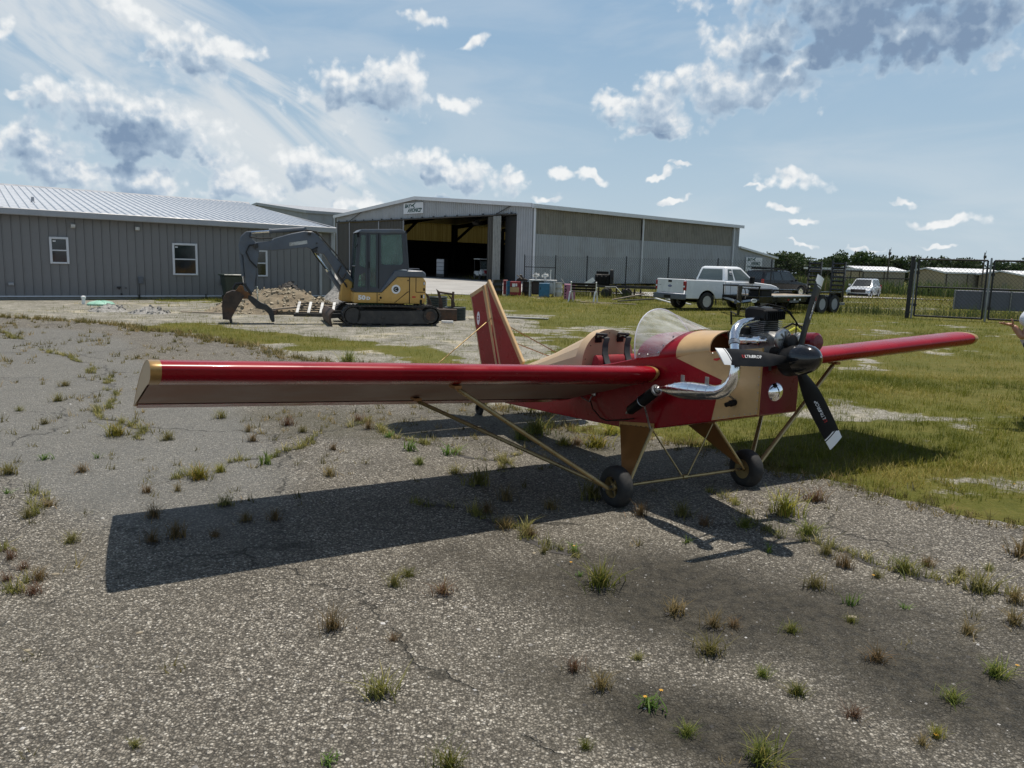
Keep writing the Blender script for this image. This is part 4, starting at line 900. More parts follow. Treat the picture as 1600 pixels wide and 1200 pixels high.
for s, z, r_ in ((.9, .72, .03), (.86, .80, .015), (.86, .66, .015), (1.6, 1.17, .018)): q = B(); q.lathe([(r_, 0), (r_, .006)], 10, (s, .124, z), (0, 1, 0)); q.build('fastener', 'black', house, smooth=0)
q = B(); q.prism([(1.91, .57), (1.97, .57), (1.97, .66), (1.94, .69), (1.91, .66)], .122, .131, XZ); q.build('tie_slot', 'black', house, smooth=0); q = B(); q.span((1.93, .122, .72), (1.98, .131, .80)); q.build('vent', 'black', house, smooth=0)
q = B(); q.span((2.0, .122, .72), (2.03, .131, .81)); q.build('marker', 'inkwhite', house, smooth=0)
def disc2(s, z, r_, y, mat, nm, par, n=24, ry=None):
    q = B(); q.prism([(s+r_*math.cos(t), z+(ry or r_)*math.sin(t)) for t in np.linspace(0, 2*math.pi, n, endpoint=False)], y-.003, y, XZ); return q.build(nm, mat, par, smooth=0)
bd = disc2(1.29, .94, .115, .128, 'inkwhite', 'round_badge', house)
disc2(1.29, .94, .068, .1245, 'black', 'badge_centre', bd) ; 
TX = lambda s, z, y: frame(Vector((s, y, z)), (1, 0, 0), (0, 0, 1))
text('badge_letter', 'C', 'inkwhite', .105, house, TX(1.285, .937, .1205))
for i in range(18):
    t_ = i*2*math.pi/18
text('model_number', '50', 'inkwhite', .15, house, TX(.42, .715, .126), scale_x=1.25, bold=.008); text('model_number', 'D', 'inkwhite', .105, house, TX(.585, .70, .126), scale_x=1.2, bold=.006)
o2 = disc2(2.02, 1.1, .022, .128, 'black', 'maker_badge', house, ry=.05); disc2(2.02, 1.1, .014, .1245, 'inkwhite', 'badge_centre', o2, ry=.04)
q = B(); q.span((2.0, .122, .91), (2.04, .131, .98)); q.build('warning_label', 'black', house, smooth=0)
# cab
cab = [(.25, .86), (.34, 2.33), (.42, 2.41), (1.42, 2.45), (1.52, 2.40), (1.60, 1.46), (1.30, 1.42), (.90, .86)]
wins = [[(.36, 1.52), (.41, 2.28), (.53, 2.29), (.53, 1.45)], [(.33, .98), (.355, 1.28), (.52, 1.36), (.52, .98)], [(.64, .98), (.64, 2.30), (.79, 2.31), (.79, .98)], [(.91, 1.60), (.91, 2.30), (1.44, 2.33), (1.48, 1.63), (1.42, 1.56), (.96, 1.55)]]
def frame_sheet(q, outer, holes, y0, y1):
    bm = bmesh.new(); es = []
    for pl in [outer]+holes:
        vs = [bm.verts.new((a, y0, z)) for a, z in pl]; es += [bm.edges.new((vs[i], vs[(i+1) % len(vs)])) for i in range(len(vs))]
    bmesh.ops.triangle_fill(bm, edges=es, use_beauty=True)
    r_ = bmesh.ops.extrude_face_region(bm, geom=bm.faces[:]); 
    for v_ in r_['geom']:
        if isinstance(v_, bmesh.types.BMVert): v_.co.y = y1
    bm.verts.index_update(); q.add([tuple(v_.co) for v_ in bm.verts], [tuple(v_.index for v_ in f.verts) for f in bm.faces]); bm.free()
for y0 in (.15, 1.0):
    q = B(); frame_sheet(q, cab, wins, y0, y0+.05); q.build('cab_side', 'cabframe', ex, smooth=0)
    for wpl in wins:
        q = B(); q.prism(wpl, y0+.02, y0+.028, XZ); q.build('cab_pane', 'cabglass', ex, smooth=0)
q = B(); q.prism([(.32, 2.34), (.42, 2.42), (1.42, 2.46), (1.54, 2.39), (1.50, 2.35), (.40, 2.33)], .13, 1.07, XZ); q.build('cab_roof', 'slate', ex, bevel=.02, seg=2)
for s_a, z_a, s_b, z_b in ((.255, .9, .35, 2.32),):
    q = B()
    for y in (.17, 1.03): q.tube([(s_a, y, z_a), (s_b, y, z_b)], .035, 6)
    q.tube([(.25, .17, .9), (.25, 1.03, .9)], .04, 6); q.tube([(.3, .17, 1.5), (.3, 1.03, 1.5)], .02, 6); q.build('front_post', 'cabframe', ex)
q = B(); q.add([(.27, .19, .92), (.27, 1.01, .92), (.345, 1.01, 2.3), (.345, .19, 2.3)], [(0, 1, 2, 3)]); q.build('windscreen', 'cabglass', ex, smooth=0)
q = B(); q.add([(1.58, .19, 1.47), (1.58, 1.01, 1.47), (1.515, 1.01, 2.33), (1.515, .19, 2.33)], [(0, 1, 2, 3)]); q.build('rear_pane', 'cabglass', ex, smooth=0)
for y in (.17, 1.03): q = B(); q.tube([(1.60, y, 1.44), (1.53, y, 2.36)], .035, 6); q.build('rear_post', 'cabframe', ex)
q = B(); q.span((.84, .143, .95), (.86, .15, 2.33)); q.span((.575, .143, .90), (.587, .15, 2.36)); q.span((.60, .135, 1.46), (.62, .15, 1.62)); q.build('door_seam', 'black', ex, smooth=0)
q = B(); q.prism([(1.0, .9), (1.45, .9), (1.45, 1.2), (1.35, 1.25), (1.42, 1.85), (1.32, 1.88), (1.2, 1.3), (1.0, 1.22)], .38, .85, XZ); q.build('seat', 'black', ex, bevel=.04)
q = B(); q.tube([(.7, .45, .9), (.72, .45, 1.35)], .02, 6); q.tube([(.7, .75, .9), (.72, .75, 1.35)], .02, 6); q.tube([(1.02, .4, 1.2), (.95, .4, 1.5)], .025, 6); q.build('lever', 'black', ex)
q = B(); q.box((.33, .12, 2.28), (.06, .04, .12)); q.tube([(.25, .1, 1.95), (.33, .15, 2.05)], .012, 5); q.build('mirror', 'black', ex)
q = B(); q.tube([(1.55, .4, 2.36), (1.6, .4, 2.40)], .05, 8); q.build('work_lamp', 'black', ex)
# boom, arm, bucket
yb = .95
q = B(); q.prism([(-.06, .60), (.25, .56), (.28, 1.08), (.12, 1.18), (-.02, 1.0)], yb-.2, yb+.2, XZ); q.build('swing_post', 'yellow', ex, bevel=.03)
q = B(); q.prism([(.31, 1.11), (.10, 1.42), (-.60, 2.26), (-.72, 2.34), (-.92, 2.345), (-1.25, 2.27), (-1.66, 2.14), (-1.75, 2.06), (-2.1, 2.03), (-2.17, 1.93), (-2.1, 1.83), (-1.7, 1.83), (-.88, 1.93), (-.78, 1.90), (-.70, 1.80), (-.60, 1.80), (-.45, 1.78), (.12, .86)], yb-.13, yb+.13, XZ); boom = q.build('boom', 'slate', ex, bevel=.015)
q = B(); q.prism([(-1.30, 2.04), (-.86, 2.115), (-.85, 2.03), (-1.29, 1.955)], yb-.135, yb-.131, XZ); q.build('white_decal', 'dirtywhite', boom, smooth=0)
q = B()
for s, z, r_ in ((-.66, 1.87, .05), (-2.1, 1.93, .06), (.2, 1.0, .07), (-.80, 2.28, .045), (-.62, 2.05, .02)): q.lathe([(.01, -.02), (r_, -.02), (r_, .3), (.01, .3)], 12, (s, yb-.15, z), (0, 1, 0))
q.build('pivot_pin', 'darksteel', boom)
q = B(); q.prism([(-2.20, 2.30), (-2.33, 2.28), (-2.45, 2.16), (-2.51, 1.95), (-2.50, 1.80), (-2.40, 1.68), (-2.345, .84), (-2.27, .74), (-2.17, .80), (-2.03, 1.74), (-2.01, 1.92), (-2.08, 2.02), (-2.17, 2.10)], yb-.1, yb+.1, XZ); q.build('arm', 'slate', ex, bevel=.015)
def cyl(nm, a, b_, r_, split, y, rod='chrome'):
    a = Vector((a[0], y, a[1])); b_ = Vector((b_[0], y, b_[1])); m_ = a+(b_-a)*split
    q = B(); q.tube([m_, b_], r_, 10); q.tube([m_, m_+(b_-a)*.04], r_*1.2, 10); q.tube([b_-Vector((0, r_, 0)), b_+Vector((0, r_, 0))], r_*.8, 8); o = q.build(nm, 'slate', ex)
    q = B(); q.tube([a, m_], r_*.55, 8); q.build('rod', rod, o)
cyl('arm_cylinder', (-2.22, 2.265), (-.90, 2.40), .055, .34, yb)
cyl('boom_cylinder', (-.68, 1.84), (.10, .72), .06, .45, yb)
cyl('bucket_cylinder', (-2.40, .98), (-2.46, 1.76), .05, .25, yb)
cyl('thumb_cylinder', (-2.08, .56), (-2.10, 1.40), .04, .45, yb)
q = B(); W2 = .30
back = [(-2.40, .70), (-2.52, .79), (-2.68, .82), (-2.83, .76), (-2.91, .63), (-2.93, .45), (-2.92, .12), (-2.74, .10)]
back_i = [(-2.42, .68), (-2.53, .76), (-2.68, .79), (-2.81, .735), (-2.88, .62), (-2.90, .45), (-2.895, .13), (-2.745, .125)]
q.prism(back+back_i[::-1], yb-W2, yb+W2, XZ)
for y in (yb-W2-.012, yb+W2): q.prism(back+[(-2.58, .40)], y, y+.012, XZ)
bk = q.build('bucket', 'rust', ex, smooth=40)
q = B()
for k in range(4): q.prism([(-2.78, .13), (-2.72, .13), (-2.70, .02), (-2.75, .02)], yb-.27+k*.16, yb-.21+k*.16, XZ)
q.build('tooth', 'darksteel', bk)
q = B(); q.prism([(-2.62, .80), (-2.50, .96), (-2.42, .93), (-2.40, .82), (-2.22, .74), (-2.26, .62), (-2.44, .62), (-2.52, .72)], yb-.12, yb+.12, XZ); q.build('coupler', 'rustorange', bk, bevel=.015)
q = B(); q.tube([(-2.42, yb, 1.0), (-2.6, yb, .98), (-2.66, yb, .86)], .04, 6); q.tube([(-2.40, yb-.1, 1.0), (-2.22, yb-.1, .72)], .035, 6); q.build('link', 'darksteel', bk)
q = B(); q.prism([(-2.30, .72), (-2.18, .66), (-2.0, .52), (-1.86, .47), (-1.74, .36), (-1.69, .22), (-1.68, .05), (-1.74, .03), (-1.79, .10), (-1.82, .24), (-1.92, .34), (-2.1, .38), (-2.22, .50), (-2.32, .62)], yb-.13, yb+.13, XZ); q.build('thumb', 'darksteel', ex, bevel=.01)
q = B(); q.prism([(-.30, .40), (-.40, .30), (-.42, .16), (-.36, -.01), (-.32, -.01), (-.36, .16), (-.35, .29), (-.26, .40)], -.05, 2.0, XZ); bl = q.build('dozer_blade', 'rust', ex, smooth=40)
q = B()
for y in (.5, 1.45): q.prism([(-.35, .16), (.4, .22), (.4, .32), (-.35, .28)], y-.05, y+.05, XZ)
q.build('blade_arm', 'darksteel', bl)
for pts in ([(-.9, yb-.1, 2.37), (-.62, yb-.1, 2.34), (-.1, yb-.12, 1.75), (.22, yb-.12, 1.3)], [(-1.7, yb-.12, 2.15), (-2.0, yb-.13, 2.12), (-2.24, yb-.14, 2.16), (-2.22, yb-.14, 2.25)], [(-2.05, yb-.14, 1.98), (-2.25, yb-.15, 1.95), (-2.33, yb-.15, 1.78), (-2.25, yb-.15, 1.58), (-2.08, yb-.14, 1.4)], [(.1, yb-.2, 1.3), (.0, yb-.25, 1.15), (.12, yb-.25, .95)], [(-.02, yb-.2, 1.5), (-.12, yb-.25, 1.3), (.1, yb-.25, 1.0)], [(-.6, yb-.14, 1.95), (-.75, yb-.14, 1.88), (-.65, yb-.14, 1.72), (-.4, yb-.14, 1.4)]):
    q = B(); q.tube(pts, .02, 6); q.build('hose', 'rubber', ex)

# ================================================================ PILES AND YARD THINGS NEAR THE EXCAVATOR
def heap(name, label, cx, cy, rx, ry, h, mat, sd, rot=0, n=44, lumps=260, lmat=None, lsize=.06):
    V = []; F = []
    for j in range(n):
        for i in range(n):
            a, c = i/(n-1)*2-1, j/(n-1)*2-1; r_ = math.hypot(a, c)
            w = max(0, 1-r_**1.35); x, y = a*rx, c*ry
            k = float(fbm(np.array([x*1.0+cx]), np.array([y*1.0+cy]), 1.6, 4, sd)[0]); k2 = float(fbm(np.array([x+cx]), np.array([y+cy]), 9, 3, sd+3)[0])
            V.append((x, y, h*w*(.55+.9*k)+w**.5*(k2-.5)*.16-.02))
    for j in range(n-1):
        for i in range(n-1): F.append((j*n+i, j*n+i+1, (j+1)*n+i+1, (j+1)*n+i))
    q = B(); q.add(V, F); o = q.build(name, mat, smooth=0, loc=(cx, cy, 0)); o.rotation_euler.z = R(rot); tag(o, label, 'pile')
    r2 = random.Random(sd); q = B()
    for _ in range(lumps):
        a, c = r2.uniform(-1, 1), r2.uniform(-1, 1); r_ = math.hypot(a, c)
        if r_ > .97: continue
        i, j = int((a+1)/2*(n-1)), int((c+1)/2*(n-1)); z = V[j*n+i][2]; s = r2.uniform(.35, 1.3)*lsize
        q.box((a*rx, c*ry, z+s*.25), (s*r2.uniform(.7, 1.8), s, s*.7), Matrix.Rotation(r2.uniform(0, 6), 3, (r2.uniform(-1, 1), r2.uniform(-1, 1), 1)))
    c_ = q.build('clod', lmat or mat, o, smooth=0); c_['kind'] = 'stuff'
    return o
M['dirt'] = pm('pale_dirt', (.225, .185, .125), .95, var=.3, vs=4, fine=.25, fs=22, dirt=(.14, .095, .06), dirt_amt=.6, dirt_s=2, bump=.5, bs=14)
M['dirtlight'] = pm('broken_rubble', (.31, .265, .19), .95, var=.4, vs=7)
M['gravelpile'] = pm('grey_gravel', (.30, .29, .27), .95, var=.3, vs=12, fine=.35, fs=30, bump=.6, bs=24)
M['darkdirt'] = pm('dark_mulch', (.06, .055, .05), .95, var=.4, vs=10, bump=.5, bs=16)
heap('dirt_pile', 'pale brown dirt and rubble pile behind the bucket', -7.3, 24.6, 2.1, 1.4, .86, 'dirt', 3, 15, lumps=900, lmat='dirtlight', lsize=.065)
heap('gravel_pile', 'grey gravel pile against the excavator front', -5.4, 26.9, 1.3, 1.3, 1.15, 'gravelpile', 9, 0, lumps=260, lsize=.05)
heap('mulch_pile', 'small dark pile against the grey wall', -8.7, 31.2, 1.0, .6, .62, 'darkdirt', 14, 30, lumps=240, lsize=.07)
for (x, y, rx, h, lab) in ((-11.6, 22.9, .55, .20, 'low grey gravel mound left of its twin in front of the wall'), (-10.3, 22.6, .6, .19, 'low grey gravel mound right of its twin before the bin')):
    heap('gravel_mound', lab, x, y, rx, .5, h, 'gravelpile', int(x*-7), lumps=90, n=24, lsize=.05)
# wheelie bin
bn_ = thing('wheelie_bin', 'dark green wheelie bin by the wall behind the bucket', 'bin', (-10.35, 29.5, 0), BR)
q = B(); q.loft([[(x*w, y*w*1.1, z) for x, y in ((-1, -1), (1, -1), (1, 1), (-1, 1))] for w, z in ((.24, .06), (.30, .55), (.345, .92))]); q.build('bin_body', 'greenbin', bn_, bevel=.02)
q = B(); q.span((-.4, -.45, .92), (.4, .42, .98)); q.build('lid', 'greenbin', bn_, bevel=.02)
q = B(); q.lathe([(.02, 0), (.1, 0), (.1, .06), (.02, .06)], 12, (-.28, .35, .1), (1, 0, 0)); q.lathe([(.02, 0), (.1, 0), (.1, .06), (.02, .06)], 12, (.22, .35, .1), (1, 0, 0)); q.build('wheel', 'rubber', bn_)
# septic lid and pipe
q = B(); q.lathe([(.40, 0), (.40, .05), (.34, .09), (.15, .13), (.02, .14)], 24, (-13.1, 25.4, 0)); o = tag(q.build('tank_lid', 'mint'), 'pale green domed tank lid on the gravel by the wall', 'lid')
q = B()
for k in range(8): a = k*math.pi/4; q.tube([(-13.1+.08*math.cos(a), 25.4+.08*math.sin(a), .145), (-13.1+.36*math.cos(a), 25.4+.36*math.sin(a), .085)], .012, 4)
q.build('rib', 'mint', o)
q = B(); q.lathe([(.055, -.02), (.055, .19), (.07, .19), (.07, .25), (.02, .27)], 12, (-13.75, 25.6, 0)); tag(q.build('vent_pipe', 'white'), 'short white capped pipe beside the green tank lid', 'pipe')
# timber and straps bundle, planks
pl = thing('slatted_frame', 'black slatted frame with white cross bands near the blade', 'frame', (-5.75, 23.3, 0), R(8))
q = B()
for k in range(5): q.span((-.55, -.3+k*.14, .10+k*.055), (.75, -.24+k*.14, .13+k*.055))
q.build('slat', 'darksteel', pl, smooth=0)
for x in (-.5, -.18, .16, .5): q = B(); q.box((x, -.02, .245), (.075, .74, .03), Matrix.Rotation(R(21), 3, 'X')); q.build('band', 'dirtywhite', pl, smooth=0)
q = B(); q.span((-.6, -.34, 0), (.8, .36, .085)); q.build('base', 'darksteel', pl, smooth=0)
def plank(label, a, b_, w, th_, mat='wood', z0=.02, z1=.02):
    a = Vector((a[0], a[1], z0)); b_ = Vector((b_[0], b_[1], z1)); d = b_-a; ang = math.atan2(d.y, d.x); pit = math.asin((z1-z0)/d.length)
    q = B(); q.box((0, 0, th_/2), (d.length, w, th_)); o = q.build('plank', mat, bevel=.006); o.location = (a+b_)/2; o.rotation_euler = (0, -pit, ang)
    return tag(o, label, 'plank', 'planks and strips lying in the yard')
plank('weathered plank propped between the dirt pile and the slatted frame', (-7.1, 23.3), (-6.2, 23.6), .14, .05, 'wood', .12, .22)
plank('pale board lying low beside the dirt pile', (-9.6, 23.1), (-8.3, 23.0), .12, .03, 'wood')
q = B(); q.box((-7.0, 23.3, .06), (.2, .25, .16)); tag(q.build('wood_block', 'rust', bevel=.01), 'rusty brown block under the propped plank', 'block')
plank('white board lying right of the excavator track', (-1.97, 21.8), (-1.65, 21.8), .12, .06, 'white')
plank('pale strip lying on gravel right of the green pipe ring', (-1.3, 23.3), (-.35, 23.8), .10, .03, 'wood')
plank('long bare metal strip lying on the grass behind the tail fin', (-.35, 24.6), (1.05, 24.3), .26, .03, 'galv')
plank('long pale board lying in front of the bench', (2.9, 35.2), (5.2, 34.3), .14, .035, 'wood')
plank('weathered plank on the debris heap beside the pickup', (4.4, 36.1), (5.9, 36.0), .2, .05, 'wood', .1, .42)
plank('dark board on the debris heap beside the pickup', (4.6, 35.8), (6.2, 35.5), .25, .05, 'darksteel', .06, .22)
plank('white angled strip sticking out toward the pickup bumper', (6.0, 34.3), (6.9, 33.0), .07, .05, 'white', .30, .06)
plank('second white strip behind the pickup bumper', (6.5, 34.5), (7.4, 33.6), .07, .05, 'white', .28, .1)
for (x, y, r_, h, lab) in ((-1.7, 23.2, .29, .38, 'dark green ribbed pipe ring nearest the excavator track'), (-2.35, 24.4, .3, .62, 'dark green ribbed pipe ring standing behind the nearer ring')):
    pr = []
    for k in range(9): pr += [(r_, h*k/9), (r_+.02, h*(k+.3)/9), (r_+.02, h*(k+.7)/9)]
    pr += [(r_, h), (r_-.03, h), (r_-.03, .02)]
    q = B(); q.lathe(pr, 24, (x, y, 0), cap=False); tag(q.build('pipe_ring', 'corrugreen'), lab, 'pipe', 'ribbed pipe rings')
rp = thing('grab_bucket', 'rusty excavator grab with hooked tines standing behind the tracks', 'grab', (-2.05, 22.9, 0), R(10))
for x, dz_ in ((-.42, 0), (-.1, .1), (.25, -.06)):
    q = B(); q.prism([(0, .15), (.12, .18), (.11, .5), (.02, .72+dz_), (-.09, .80+dz_), (-.06, .74+dz_), (0, .6)], -.03, .03, lambda a, z, h: (a+x, h, z)); q.build('tine', 'rust', rp, bevel=.008)
q = B(); q.span((-.45, -.25, .0), (.4, .3, .34)); q.tube([(-.1, 0, .8), (.3, .1, .75)], .035, 8); q.tube([(.3, .1, .3), (.32, .1, .82)], .04, 6); q.build('grab_frame', 'rust', rp, bevel=.03)

# ================================================================ JUNK ROW BEFORE THE HANGAR
def drum(label, x, y, r_, h, mat, rim=True):
    pr = [(r_*.96, 0), (r_, .02)]
    for f_ in (.33, .66): pr += [(r_, h*f_-.03), (r_+.015, h*f_), (r_, h*f_+.03)]
    pr += [(r_, h-.02), (r_+.012, h), (r_-.02, h), (r_-.02, h-.03), (.02, h-.03)]
    q = B(); q.lathe(pr, 20, (x, y, 0)); return tag(q.build('oil_drum', mat), label, 'drum', 'drums before the hangar')
drum('black oil drum at the end of the row by the hangar door', -.85, 39.9, .26, .78, 'drumblack')
drum('blue oil drum between the black drum and the red cabinet', -.22, 40.3, .2, .72, 'drumblue')
drum('dark brown drum right of the red and cream cabinet', .62, 40.6, .24, .70, 'drumdark')
drum('stained white drum at the right end of the machine bench', 2.15, 40.3, .24, .72, 'dirtywhite')
def cabinet(label, x, y, w, d, h, mat, doors=1, extra=None):
    o = thing('metal_cabinet', label, 'cabinet', (x, y, 0), R(rnd.uniform(-14, 6)))
    q = B(); q.span((-w/2, -d/2, .04), (w/2, d/2, h)); q.build('case', mat, o, bevel=.012)
    for k in range(doors):
        q = B(); q.span((-w/2+.03+k*w/doors, -d/2-.012, .09), (-w/2+(k+1)*w/doors-.02, -d/2-.002, h-.05)); dr = q.build('door', mat, o, smooth=0)
        q = B(); q.span((-w/2+.06+k*w/doors, -d/2-.03, h*.55), (-w/2+.09+k*w/doors, -d/2-.012, h*.7)); q.build('handle', 'black', dr, smooth=0)
    return o
cb = cabinet('red and cream cabinet with papers stuck on its front', .05, 40.1, .5, .4, .72, 'drumred')
q = B(); q.span((-.23, -.235, .2), (.22, -.216, .44)); q.build('cream_panel', 'cream', cb, smooth=0)
q = B(); q.span((-.13, -.242, .46), (.02, -.216, .62)); q.span((.04, -.242, .49), (.12, -.216, .62)); q.build('paper', 'inkwhite', cb, smooth=0)
cabinet('narrow red and yellow cabinet behind the blue drum', -.47, 40.9, .22, .3, .76, 'drumred')
cabinet('bright blue cabinet in front of the white machine bench', 1.45, 39.3, .52, .4, .70, 'drumblue')
pc = cabinet('faded pink slotted cabinet beside the bench', 2.55, 37.3, .5, .5, .74, 'pink')
q = B()
for k in range(5): q.span((-.24, -.268, .12+k*.12), (-.18, -.24, .18+k*.12))
q.build('slot', 'black', pc, smooth=0)
mbench = thing('machine_bench', 'white machine bench with two white valves on top', 'bench', (1.35, 40.1, 0), R(-8))
q = B(); q.span((-.62, -.3, .78), (.72, .35, .84)); q.build('bench_top', 'dirtywhite', mbench, bevel=.01)
for x in (-.57, .66):
    for y in (-.25, .3): q = B(); q.span((x-.035, y-.035, 0), (x+.035, y+.035, .78)); q.build('leg', 'dirtywhite', mbench, smooth=0)
q = B(); q.span((-.5, -.1, .1), (.1, .3, .76)); q.build('motor', 'drumdark', mbench, bevel=.05)
q = B(); q.span((.3, -.2, .15), (.6, .3, .72)); q.build('side_panel', 'dirtywhite', mbench, bevel=.02)
for x in (-.3, .15):
    q = B(); q.lathe([(.05, 0), (.05, .12), (.10, .14), (.12, .2), (.10, .27), (.04, .29), (.04, .36)], 14, (x, 0, .84)); q.tube([(x-.17, 0, 1.04), (x+.17, 0, 1.04)], .04, 8); q.tube([(x-.14, -.1, .98), (x+.14, .1, 1.12)], .03, 6); q.build('valve', 'dirtywhite', mbench)
q = B(); q.lathe([(.03, 0), (.03, .45), (.045, .46), (.045, .5)], 8, (.42, 0, .84)); q.build('stack', 'dirtywhite', mbench)
q = B(); q.prism([(-.3, 0), (.28, 0), (.3, .1), (.1, .16), (.0, .34), (-.12, .36), (-.08, .2), (-.25, .12)], -.2, .2, XZ); o = q.build('machine_part', 'drumdark', bevel=.02, loc=(.35, 40.5, .72)); tag(o, 'dark greasy machine part lying on top of the brown drum row', 'machine part')
q = B(); q.box((.22, 40.2, .95), (.34, .12, .05), Matrix.Rotation(R(35), 3, 'Y')); tag(q.build('wood_offcut', 'wood', bevel=.005), 'short pale wood offcut leaning on the dark machine part', 'offcut')
# bench
be = thing('park_bench', 'bench with black slats and white metal ends on the grass', 'bench', (3.1, 35.9, 0), R(-4))
for x in (-.58, .52):
    q = B(); q.tube([(x-.10, -.32, 0), (x-.04, -.26, .42), (x, -.1, .47), (x+.05, .28, .43), (x+.10, .36, 0)], .035, 8); q.tube([(x, -.2, .45), (x, -.34, .9)], .03, 8); q.tube([(x, -.28, .62), (x+.04, .22, .66), (x+.04, .26, .44)], .025, 8); q.build('bench_end', 'white', be)
for k in range(3): q = B(); q.box((-.03, -.24-k*.045, .56+k*.12), (1.06, .03, .10), Matrix.Rotation(R(20), 3, 'X')); q.build('slat', 'black', be, bevel=.005)
for k in range(4): q = B(); q.span((-.56, -.14+k*.1, .44), (.5, -.06+k*.1, .47)); q.build('slat', 'black', be, bevel=.005)
# engine on a rusty trailer frame
fr = thing('trailer_frame', 'dark rusty low trailer frame with a loose engine on it', 'trailer', (5.2, 41.0, 0), R(-12))
q = B(); q.span((-1.9, -.6, .52), (2.0, -.5, .64)); q.span((-1.9, .5, .52), (2.0, .6, .64))
for x in (-1.9, -1, 0, 1, 1.9): q.span((x-.05, -.5, .54), (x+.05, .5, .62))
q.build('frame', 'darksteel', fr, smooth=0)
q = B()
for k in range(9): q.span((-1.2+k*.3, -.68, .12), (-1.12+k*.3, -.6, .5))
q.span((-1.3, -.7, .28), (1.4, -.66, .34)); q.build('rail', 'rust', fr, smooth=0)
for x in (-.5, .5):
    for y in (-.72, .6): q = B(); q.lathe([(.05, 0), (.2, 0), (.24, .06), (.2, .14), (.05, .14)], 14, (x, y, .26), (0, 1, 0)); q.build('wheel', 'rubber', fr)
en = thing('engine_block', 'black engine block sitting on the rusty trailer frame', 'engine', (4.55, 41.1, .64), R(-10))
q = B(); q.span((-.45, -.3, 0), (.3, .3, .55)); q.build('block', 'black', en, bevel=.05)
q = B(); q.lathe([(.02, 0), (.36, 0), (.36, .1), (.02, .1)], 18, (.38, 0, .42), (1, 0, 0)); q.span((.3, -.34, .05), (.46, .34, .78)); q.build('radiator', 'drumblack', en, bevel=.02)
q = B()
for x in (-.35, -.12, .1): q.tube([(x, -.32, .1), (x, -.36, .4), (x, -.1, .6)], .05, 6)
q.span((-.4, -.2, .55), (.2, .2, .68)); q.build('manifold', 'black', en)
q = B(); q.box((3.75, 40.5, .78), (.55, .04, .2), Matrix.Rotation(R(-35), 3, 'Y')); tag(q.build('sheet_offcut', 'white', smooth=0), 'white sheet offcut leaning between the bench and the engine', 'sheet')
q = B(); q.tube([(2.6, 38.2, 0), (2.45, 38.1, .6), (2.2, 38, .95)], .02, 6); q.tube([(4.4, 39.2, .6), (4.9, 39, .62), (5.2, 38.9, .3)], .018, 6); tag(q.build('bent_rod', 'dirtywhite'), 'pale bent rods sticking up by the pink cabinet', 'rods')

# ================================================================ VEHICLES
def wheel(par, x, y, z, r_, w, rim='alu', side=-1, spokes=5, rr=.62):
    o_ = B(); ri = r_*rr; ax = (0, side, 0)
    o_.lathe([(ri, -w/2), (r_*.93, -w/2), (r_, -w*.36), (r_, w*.36), (r_*.93, w/2), (ri, w/2)], 24, (x, y, z), ax, cap=False); wo = o_.build('wheel', 'rubber', par)
    k = B(); k.lathe([(ri, w*.42), (ri*.93, w*.30), (ri*.5, w*.22), (.02, w*.30)], 20, (x, y, z), ax); k.build('rim', rim, wo)
    k = B()
    for i in range(spokes):
        a = 2*math.pi*i/spokes; k.lathe([(.02, 0), (ri*.17, 0), (ri*.17, .012), (.02, .012)], 8, (x+ri*.68*math.cos(a), y+side*(w*.262), z+ri*.68*math.sin(a)), ax)
    k.build('rim_hole', 'black', wo)
    k = B(); k.lathe([(.02, w*.34), (ri*.22, w*.34), (ri*.26, w*.26)], 12, (x, y, z), ax); k.build('hub_cap', rim, wo)
    return wo
def arch_poly(pts, arches, zb):
    """bottom edge walks from right to left with wheel arch cut-outs"""
    out = list(pts)
    for xc, r_, zc in arches:
        t0 = math.asin(max(-1, min(1, (zb-zc)/r_))); out += [(xc+r_*math.cos(t), zc+r_*math.sin(t)) for t in np.linspace(t0, math.pi-t0, 11)]
    return out
def cab_shell(par, name, mat, rings, wins, glass='carglass'):
    """rings: list of (x0, x1, half width, z), lofted; wins: list of (face, u0, u1, v0, v1) panes on the top segment"""
    q = B(); q.loft([[(x0, yc-w, z), (x1, yc-w*f, z), (x1, yc+w*f, z), (x0, yc+w, z)] for x0, x1, w, z, yc, f in rings]); o = q.build(name, mat, par, bevel=.05, seg=2)
    lo = rings[0]; hi = rings[1]
    def cor(r_): x0, x1, w, z, yc, f = r_; return [Vector((x0, yc-w, z)), Vector((x1, yc-w*f, z)), Vector((x1, yc+w*f, z)), Vector((x0, yc+w, z))]
    a, c = cor(lo), cor(hi)
    for face, poly in wins:
        i, j = face, (face+1) % 4; nrm = (a[j]-a[i]).cross(c[i]-a[i]).normalized()
        P_ = [(a[i]+(a[j]-a[i])*u)*(1-v)+(c[i]+(c[j]-c[i])*u)*v+nrm*.012 for u, v in poly]
        q = B(); n = len(P_); q.add(P_+[p-nrm*.02 for p in P_], [tuple(range(n)), tuple(range(2*n-1, n-1, -1))]+[(k, (k+1) % n, n+(k+1) % n, n+k) for k in range(n)])
        q.build('window', glass, par, smooth=0)
    return o
rect = lambda u0, u1, v0, v1: [(u0, v0), (u1, v0), (u1, v1), (u0, v1)]
